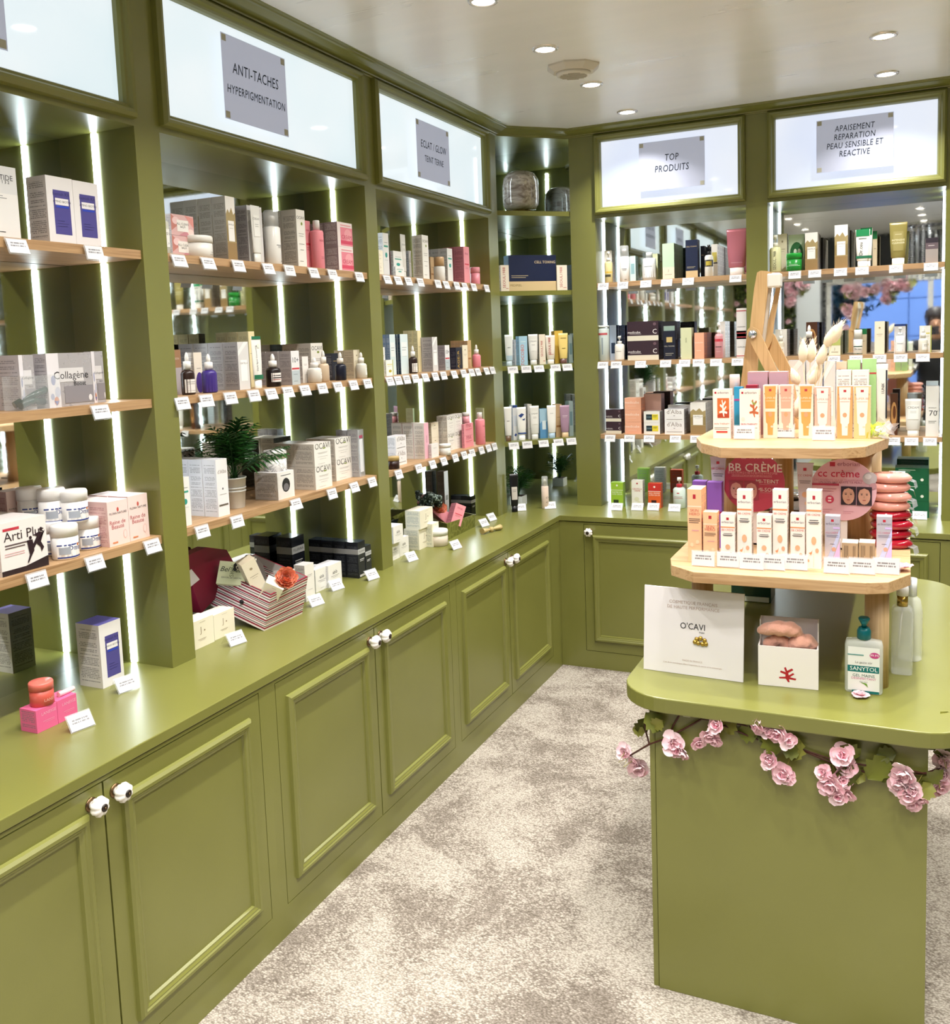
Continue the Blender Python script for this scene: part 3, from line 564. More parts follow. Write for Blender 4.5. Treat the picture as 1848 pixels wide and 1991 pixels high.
sty('greentube2', 'efefea', cap='f0f0ea', band='1d6b4a', fr=[('r', -.5, .78, .5, 1.0, '14804a'), ('r', -.5, .08, .5, .16, '1d6b4a'), ('v', 'Dr.ceu', -.12, .38, .3, K), ('r', -.3, .7, .3, .72, '55605a')])
sty('darkgreenbox', 'c4b89c', side='b0a68c', fr=[('r', -.5, .78, .5, 1, '14703c'), ('r', -.2, .5, .3, .52, '8a8470')])
sty('olivetube', '8c8248', cap='f1f0ec', fr=[('r', -.3, .2, .3, .75, '978d56'), ('t', 'INTENSIVE', 0, .5, .16, 'e6e2c0'), ('t', 'CLEANSER', 0, .42, .16, 'e6e2c0'), ('r', -.2, .66, .2, .67, 'd8d4b0')])
sty('greyfade', 'a79f9c', side='8e8888', fr=[('r', -.5, .55, .5, .8, '6c5f66'), ('r', -.5, .8, .5, 1, '332c36'), ('r', -.3, .68, .2, .7, 'e6e0e0')])
sty('smallserum', 'd6ccb8', cap='f1efea', fr=[('r', -.7, .1, .7, .75, 'ece8e0'), ('r', -.4, .5, .4, .54, 'a0503c')])
sty('brownart', '54321e', side='3c2620', fr=[('e', 0, .5, .4, .3, 'c09058'), ('e', .05, .55, .2, .16, '6a3c20')])
sty('greencream', 'eae6d4', side='a9aa72', fr=[('r', -.5, .4, .5, 1, 'b8bf6e'), ('t', 'J', 0, .26, .22, '6a6450'), ('r', -.3, .12, .3, .14, '8a8470')])
sty('greenstick', 'f1f1ee', cap='efefec', band='14483c', fr=[('r', -.8, .03, .8, .09, '14483c'), ('r', -.6, .5, .6, .56, '14483c'), ('t', 'Dr.ceu', 0, .36, .3, K)])
sty('bluewhite', 'eeeff2', side='b9bcc4', fr=[('r', -.5, .93, .5, 1, '2c4890'), ('r', -.35, .4, .35, .7, 'dfe6f0'), ('p', [(-.3, .14), (0, .1), (.3, .16), (0, .2)], '2c4890')])
sty('seventy', 'f1f0ee', side='c4c2c0', fr=[('t', '70', .05, .46, .5, '3a3a40'), ('t', '+', .36, .5, .22, '3a3a40'), ('r', -.3, .3, .3, .31, '6a6a6e'), ('r', -.3, .27, .2, .278, '6a6a6e'), ('t', 'ATOPALM', 0, .57, .1, K)])
sty('greenbox', '15603f', side='115034', fr=[('r', -.4, .86, .1, .9, 'c4d6cc'), ('r', -.4, .76, -.05, .79, '8fae9e'), ('e', .3, .3, .05, .09, 'f0f4f0')])
sty('celltox', '1a2444', side='4a6a84', top='16203a', fr=[('r', -.5, 0, .5, .27, 'd8c094'), ('t', 'CELL TOXING', .26, .8, .1, 'e6d2a8'), ('r', -.45, .42, -.1, .435, 'b8a888'), ('r', -.45, .37, -.15, .385, 'b8a888'), ('t', 'MEDIPEEL', -.36, .16, .05, '8a7440')])
sty('seoulbox', 'eee4d4', side='d2c6b4', fr=[('v', 'SEOUL1988', -.08, .52, .36, 'b03a3c'), ('r', .1, .1, .4, .12, 'c06a60')])
sty('bluetube', 'e6ecec', cap='c4d8e2', fr=[('r', -.4, .02, .4, .2, 'b4cede'), ('r', -.2, .5, .2, .52, '6a7478')])
sty('tocobo', 'a9d0e6', side='8ab4d0', fr=[('v', 'TOCOBO', -.1, .35, .42, 'd8604a'), ('r', -.3, .8, .3, .82, 'e0f0f6')])
sty('seoultube', 'efe8dc', cap='f0eae0', fr=[('v', 'SEOUL1988', -.1, .55, .3, 'b03a3c'), ('r', -.2, .2, .3, .22, 'c06a60')])
sty('yellowbox', 'e6c258', side='c8a03c')
sty('yellowtube', 'f0d684', cap='6a4a44', fr=[('r', -.3, .8, .3, .82, '8a7434'), ('r', -.2, .4, .2, .42, '8a7434')])
sty('browncap', 'f0efec', cap='6a5038', fr=[('r', -.2, .5, .2, .52, '8a8886')])
sty('navytube', 'f2f2f0', cap='f4f4f2', fr=[('p', [(-.4, .7), (-.1, .62), (.3, .74), (0, .78)], '24407c'), ('r', -.5, .04, .5, .09, '2c4a8c'), ('p', [(0, .55), (.3, .52), (.4, .6)], '24407c')])
sty('skybox', 'a4c8de', side='6a9cc4', fr=[('p', [(-.5, .5), (-.1, .62), (.2, .5), (.5, .6), (.5, 0), (-.5, 0)], '5c94c4'), ('r', -.2, .3, .3, .6, 'd8e6ee')])
sty('bluecaptube', 'f2f2f0', cap='a9c4da', fr=[('r', -.2, .7, .2, .71, '8a8a8c')])
sty('mauvetube', 'a98aa2', cap='d8bc94', fr=[('r', -.3, .6, .3, .62, 'e0d0dc'), ('r', -.3, .56, .2, .57, 'e0d0dc')])
sty('blacktube', '15151a', cap='101014', fr=[('r', -.35, .2, .35, .6, 'd6d0cc'), ('r', -.25, .5, .25, .51, '4a4648'), ('r', -.25, .45, .2, .46, '4a4648')])
sty('blushbottle', 'ecd6c8', cap='e4e6e6', fr=[('e', .2, .5, .2, .04, '6a5a54'), ('e', .2, .3, .2, .04, '8a7a72')])
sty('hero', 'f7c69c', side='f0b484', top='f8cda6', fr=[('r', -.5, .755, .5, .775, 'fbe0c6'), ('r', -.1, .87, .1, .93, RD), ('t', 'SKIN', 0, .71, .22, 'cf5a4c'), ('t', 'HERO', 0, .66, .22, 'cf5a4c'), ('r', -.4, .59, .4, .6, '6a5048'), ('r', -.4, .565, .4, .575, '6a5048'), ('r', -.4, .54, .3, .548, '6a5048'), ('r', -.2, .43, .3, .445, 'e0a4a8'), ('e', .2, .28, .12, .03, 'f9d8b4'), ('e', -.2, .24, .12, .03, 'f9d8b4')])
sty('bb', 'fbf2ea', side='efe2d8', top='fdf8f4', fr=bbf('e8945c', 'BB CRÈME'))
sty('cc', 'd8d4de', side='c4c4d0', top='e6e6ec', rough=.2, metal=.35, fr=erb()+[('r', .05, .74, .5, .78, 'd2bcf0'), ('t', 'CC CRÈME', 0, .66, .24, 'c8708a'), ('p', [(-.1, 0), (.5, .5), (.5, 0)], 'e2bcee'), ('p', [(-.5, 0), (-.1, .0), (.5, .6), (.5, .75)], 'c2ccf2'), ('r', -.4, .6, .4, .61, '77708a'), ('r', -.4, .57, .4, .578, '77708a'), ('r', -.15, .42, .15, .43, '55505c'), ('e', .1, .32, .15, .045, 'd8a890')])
sty('taupe', 'b8a183', side='cdbda4', top='e4dac8', fr=[('r', -.35, .2, -.31, .85, '6a5a48'), ('r', -.25, .2, -.21, .85, '6a5a48'), ('r', -.15, .3, -.11, .85, '6a5a48'), ('r', .2, .2, .24, .85, '6a5a48'), ('r', .3, .3, .34, .85, '6a5a48')])
sty('purple', '8858b4', side='7a4aa8', top='9a6ac8', fr=[('r', -.5, .52, .5, .56, '9c2450'), ('r', -.35, .3, .35, .31, '6a3c98')])
sty('beigebox', 'e2c0a0', side='cfae90', top='fbf3ea')
sty('redside', '8e1c34', side='7c1830', top='b03048')
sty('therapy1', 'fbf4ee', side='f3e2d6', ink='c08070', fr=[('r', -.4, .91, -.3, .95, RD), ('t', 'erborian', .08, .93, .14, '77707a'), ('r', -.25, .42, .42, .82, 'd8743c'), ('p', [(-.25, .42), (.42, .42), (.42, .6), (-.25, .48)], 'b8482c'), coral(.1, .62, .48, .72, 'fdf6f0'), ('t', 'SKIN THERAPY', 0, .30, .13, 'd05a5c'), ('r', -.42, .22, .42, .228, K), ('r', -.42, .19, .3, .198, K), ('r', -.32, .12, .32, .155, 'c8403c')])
sty('therapy2', 'fbf4ee', side='f3e2d6', ink='c08070', fr=[('r', -.4, .91, -.3, .95, RD), ('t', 'erborian', .08, .93, .14, '77707a'), coral(.26, .62, .5, .72, 'c06a44'), ('p', [(.1, .78), (.3, .72), (.4, .76), (.3, .68), (.2, .7)], '9cae5c'), ('t', 'SKIN THERAPY', 0, .30, .13, 'd05a5c'), ('r', -.42, .22, .42, .228, K), ('r', -.42, .19, .3, .198, K), ('e', -.32, .4, .1, .04, 'efe0d8')])
sty('bluecarton', '2f9ac4', side='2784ae', fr=[('r', -.5, .72, .5, .76, 'a04a8c')])
sty('orangetube', 'fbeadb', side='f4dcc8', fr=tubef('f0a860', 'fbe6cc')+[('r', -.42, .5, .42, .56, 'fbeadb')])
sty('pinktubebox', 'fbe8e0', side='f0d2c8', fr=tubef('efb09c', 'fbe6dc')+[('r', -.42, .5, .42, .56, 'fbe8e0')])
sty('pinkside', 'f0beae', side='f8e2da', fr=tubef('fbf3ee', 'b8a09c', .38))
sty('orangeside', 'f2ac70', side='fae6d2', fr=tubef('fdf5ee', 'c07860', .38))
sty('yellowside', 'f5cf98', side='fae6d2', fr=tubef('fdf5ee', 'cfa080', .38))
sty('mauve', 'c69a9c', side='b98c96', top='e2c0bc', fr=[('r', -.5, .7, .5, .98, 'bc9aa8')])
sty('blushjar', 'f0cfc4', lid='f6dfd6')
sty('whiteback', 'fbefe6', side='f3e2d6', top='fff8f2', ink='6a6064', frontprint=1)
sty('peachcode', 'f4c8ae', side='e6b498', fr=[('r', -.3, .8, -.05, .9, '4a4040')])
sty('greenred', 'a8cf8c', side='94ba7a', top='c4dcb0', fr=[('r', -.5, .8, .5, .82, 'c03c44')])
sty('blacklettertube', 'f0efe6', cap='e9e8e2', fr=[('v', 'I.UNIK', .1, .6, .3, K), ('r', .35, .1, .5, .9, '2a2a30')])

def deco(fr, surf, w, h, mats):
    """print elements laid over the front surface: surf(x, z) gives y"""
    b = B(); idx = {}
    def mi(c):
        if c not in idx: idx[c] = len(mats); mats.append(M(c, .45))
        return idx[c]
    lay = 0
    for e in fr:
        lay += 1; off = .0002+lay*.00008
        def P(x, z):
            if surf.flat: x = max(-w/2, min(w/2, x)); z = max(0, min(h, z))
            return (x, surf(x, z)-off, z)
        if e[0] == 'r':
            _, u0, v0, u1, v1, c = e; n = 1 if surf.flat else 8
            for k in range(n):
                a, d = u0+(u1-u0)*k/n, u0+(u1-u0)*(k+1)/n
                m = 1 if surf.flat or not surf.tall else 3
                for q in range(m):
                    za, zb = v0+(v1-v0)*q/m, v0+(v1-v0)*(q+1)/m
                    b.quad(P(a*w, za*h), P(d*w, za*h), P(d*w, zb*h), P(a*w, zb*h), mi(c))
        elif e[0] == 'e':
            _, u, v, ru, rv, c = e
            b.face([P((u+ru*math.cos(t*math.pi/8))*w, (v+rv*math.sin(t*math.pi/8))*h) for t in range(16)], mi(c))
        elif e[0] == 'p':
            b.face([P(x*w, y*h) for x, y in e[1]], mi(e[2]))
        else:
            _, txt, u, v, s, c = e
            me = text_mesh(txt, 1.0, M('111111'), bold=.0)
            ext = max(q.co.x for q in me.vertices)-min(q.co.x for q in me.vertices)
            s_ = min(s*w*1.3, (.86*w*(1 if surf.flat else .9) if e[0] == 't' else .8*h)/ext)
            if e[0] == 't' and u: s_ = min(s_, 2*(.48-abs(u))*w/ext)
            vs = []
            for q in me.vertices:
                x, y = q.co.x*s_, q.co.y*s_
                if e[0] == 'v': x, y = -y, x
                xx = max(-.49*w if surf.flat else -.8*w, min(.49*w if surf.flat else .8*w, u*w+x))
                vs.append(P(xx, min(h*.995, max(.001, v*h+y))))
            b.idx(vs, [tuple(p.vertices) for p in me.polygons], mi(c))
    return b
def flat_surf(d):
    f = lambda x, z: -d/2
    f.flat = True; f.tall = False; return f
def round_surf(fa, fb):
    """half width fa(z), half depth fb(z); x is arc length squeezed on to the ellipse"""
    def f(x, z):
        a = max(fa(z), 1e-4); t = max(-.97, min(.97, math.sin(max(-1.5, min(1.5, x/a)))))
        return -fb(z)*math.sqrt(max(0, 1-t*t))
    f.flat = False; f.tall = True; return f
MESHES = {}
def half(b): return b
def build_mesh(b, name, mats):
    o = b.build(name, mats); me = o.data; bpy.data.objects.remove(o); return me
def product_meshes(kind, style, w, d, h):
    """list of (part name, mesh) ; the first one is the thing itself"""
    key = (kind, style, w, d, h)
    if key in MESHES: return MESHES[key]
    s = S[style]; out = []
    rough, metal = s.get('rough', .42), s.get('metal', 0)
    if kind == 'box':
        b = B(); c = min(.0012, w*.04)
        b.box(-w/2, -d/2, 0, w/2, d/2, h, 0, 0, 1, 2)
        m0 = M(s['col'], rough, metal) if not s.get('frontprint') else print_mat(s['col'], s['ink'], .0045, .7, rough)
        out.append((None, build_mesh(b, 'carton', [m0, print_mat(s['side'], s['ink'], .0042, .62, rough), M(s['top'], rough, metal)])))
        fr = list(s['fr'])
        if s.get('band'):
            b2 = B(); b2.box(-w/2-.0003, -d/2-.0003, h*.66, w/2+.0003, d/2+.0003, h*.8); out.append(('paper_band', build_mesh(b2, 'paper_band', M(s['band'], .35, .3))))
        if fr:
            mats = []; bb = deco(fr, flat_surf(d+(.001 if s.get('band') else 0)), w, h, mats); out.append(('front_print', build_mesh(bb, 'front_print', mats)))
    else:
        n = 24; r = w/2; glass = s.get('glass')
        body = M(s['col'], .08, 0, trans=.0, coat=.6) if glass else M(s['col'], s.get('rough', .32), metal)
        cap = M(s.get('cap', s.get('lid', 'efefec')), .3)
        R = min(.12*w, .006)
        sy = d/w
        if kind == 'jar':
            hl = h*.34
            b = B(); b.lathe([(r*.9, 0), (r*.97, h*.03), (r*.97, h-hl), (r*.8, h-hl+.0005)], n); lid = B(); lid.lathe([(r, h-hl+.0008), (r, h-h*.05), (r*.94, h), (r*.3, h)], n)
            mb = body
            if s.get('marble'): mb = marble_mat()
            out = [(None, build_mesh(b, 'jar', mb)), ('lid', build_mesh(lid, 'lid', mb if s.get('marble') else M(s['lid'], .3)))]
            fa = lambda z: r*.97; top = h-hl
        elif kind in ('dropper', 'dropjar'):
            hb = h*(.58 if kind == 'dropper' else .62)
            b = B(); b.lathe([(r*.9, 0), (r, h*.03), (r, hb*.86), (r*.8, hb*.97), (r*.45, hb), (r*.42, hb+h*.02)], n, sy=sy)
            c = B(); c.lathe([(r*.55, hb+h*.01), (r*.55, hb+h*.2), (r*.36, hb+h*.21)], 16)
            bu = B(); bu.lathe([(r*.28, hb+h*.205), (r*.30, hb+h*.28), (r*.24, hb+h*.36), (r*.1, hb+h*.41), (r*.02, h)], 14)
            out = [(None, build_mesh(b, 'bottle', body)), ('cap', build_mesh(c, 'cap', cap)), ('dropper_bulb', build_mesh(bu, 'dropper_bulb', M('f0eeea', .45)))]
            fa = lambda z: r; top = hb*.85
        elif kind == 'pump':
            hb = h*.68
            b = B(); b.lathe([(r*.92, 0), (r, h*.02), (r, hb*.9), (r*.75, hb*.985), (r*.4, hb)], n, sy=sy)
            c = B(); c.lathe([(r*.46, hb), (r*.46, hb+h*.1), (r*.3, hb+h*.11)], 16)
            p = B(); p.lathe([(r*.12, hb+h*.11), (r*.12, hb+h*.2), (r*.34, hb+h*.21), (r*.34, h-.0005), (r*.2, h)], 14); p.box(-r*.1, -r*.95, h-h*.07, r*.1, 0, h-h*.03)
            out = [(None, build_mesh(b, 'bottle', body)), ('collar', build_mesh(c, 'collar', M(s.get('collar', s.get('cap', 'efefec')), .3))), ('pump_head', build_mesh(p, 'pump_head', cap))]
            fa = lambda z: r; top = hb*.9
        elif kind == 'foam':
            hb = h*.70
            b = B(); b.lathe([(r*.92, 0), (r, h*.015), (r, hb*.97), (r*.85, hb), (r*.5, hb+.001)], n)
            p = B(); p.lathe([(r*.3, hb), (r*.3, hb+h*.12), (r*.5, hb+h*.13), (r*.45, hb+h*.2), (r*.2, hb+h*.21)], 16)
            c = B(); c.lathe([(r*.88, hb+.0005), (r*.88, h*.975), (r*.8, h), (r*.3, h)], 20)
            out = [(None, build_mesh(b, 'bottle', body)), ('pump_head', build_mesh(p, 'pump_head', M('f2f1ee', .35))), ('clear_cap', build_mesh(c, 'clear_cap', CLEARCAP))]
            fa = lambda z: r; top = hb
        elif kind in ('bottle', 'stick', 'cyl'):
            k = {'bottle': .80, 'stick': .62, 'cyl': .94}[kind]; rc = {'bottle': .5, 'stick': .9, 'cyl': 1.0}[kind]
            hb = h*k
            b = B(); b.lathe([(r*.93, 0), (r, h*.015), (r, hb*.94), (r*.92, hb*.98), (r*.5, hb)], n, sy=sy)
            c = B(); c.lathe([(r*rc, hb+.0005), (r*rc, h*.985), (r*rc*.92, h), (r*.1, h)], 18)
            out = [(None, build_mesh(b, 'bottle', body)), ('cap', build_mesh(c, 'cap', cap))]
            fa = lambda z: r; top = hb
        elif kind == 'tube':
            hc = h*.16; rr = []
            for z, a, q in ((hc, .72, .72*sy), (hc+.02*h, .82, .8*sy), (h*.5, .92, .62*sy), (h*.93, 1.0, .06), (h, 1.0, .04)):
                rr.append([(r*a*math.cos(2*math.pi*t/n), r*q*math.sin(2*math.pi*t/n), z) for t in range(n)])
            b = B(); b.loft(rr)
            c = B(); c.lathe([(r*.68, 0), (r*.7, .001), (r*.7, hc-.0005), (r*.5, hc)], n, sy=sy)
            out = [(None, build_mesh(b, 'tube', body)), ('cap', build_mesh(c, 'cap', cap))]
            fa = lambda z: r*(.82+.18*(z+hc)/h)
            def fb(z):
                z += hc; t = max(0, (z-hc)/(h-hc))
                return r*sy*(.8-.18*min(1, t/.42)) if t < .42 else r*(.62*sy+(.06-.62*sy)*(t-.42)/.52)
            top = h-hc
        if s['fr']:
            mats = []
            if kind == 'tube':
                sf = round_surf(fa, lambda z: max(fb(z), .0004)); w_ = w*.92
            else: sf = round_surf(fa, lambda z: fa(z)*sy); w_ = w
            bb = deco(s['fr'], sf, w_, top, mats)
            # arc length -> x
            if kind != 'tube': bb.v = [(fa(0)*math.sin(max(-1.45, min(1.45, v[0]/fa(0)))), v[1], v[2]) for v in bb.v]
            else: bb.v = [(v[0], v[1]-.0006, v[2]+h*.16) for v in bb.v]
            bb.sm = [False]*len(bb.sm)
            out.append(('front_print', build_mesh(bb, 'front_print', mats)))
    MESHES[key] = out; return out
CLEARCAP = M('eef2f5', .05, alpha=.35)
def marble_mat():
    if 'marble' in MATS: return MATS['marble']
    m, nt, b, N, L = nodes('marble_print')
    tc = N('ShaderNodeTexCoord'); n = N('ShaderNodeTexNoise'); n.inputs['Scale'].default_value = 25; n.inputs['Detail'].default_value = 6; n.inputs['Distortion'].default_value = 2.5
    L(tc.outputs['Object'], n.inputs['Vector']); r = ramp(nt, [(.42, 'eceae8'), (.5, 'a3a1a2'), (.56, 'eceae8')]); L(n.outputs['Fac'], r.inputs[0]); L(r.outputs[0], b.inputs['Base Color'])
    b.inputs['Roughness'].default_value = .25; MATS['marble'] = m; return m
def put(meshes, name, loc, rz, label, cat, group=None):
    o = bpy.data.objects.new(name, meshes[0][1]); COL.objects.link(o); o.location = loc; o.rotation_euler = (0, 0, rz)
    tag(o, label, cat, group)
    for pn, me in meshes[1:]:
        p = bpy.data.objects.new(pn, me); COL.objects.link(p); p.parent = o
    return o
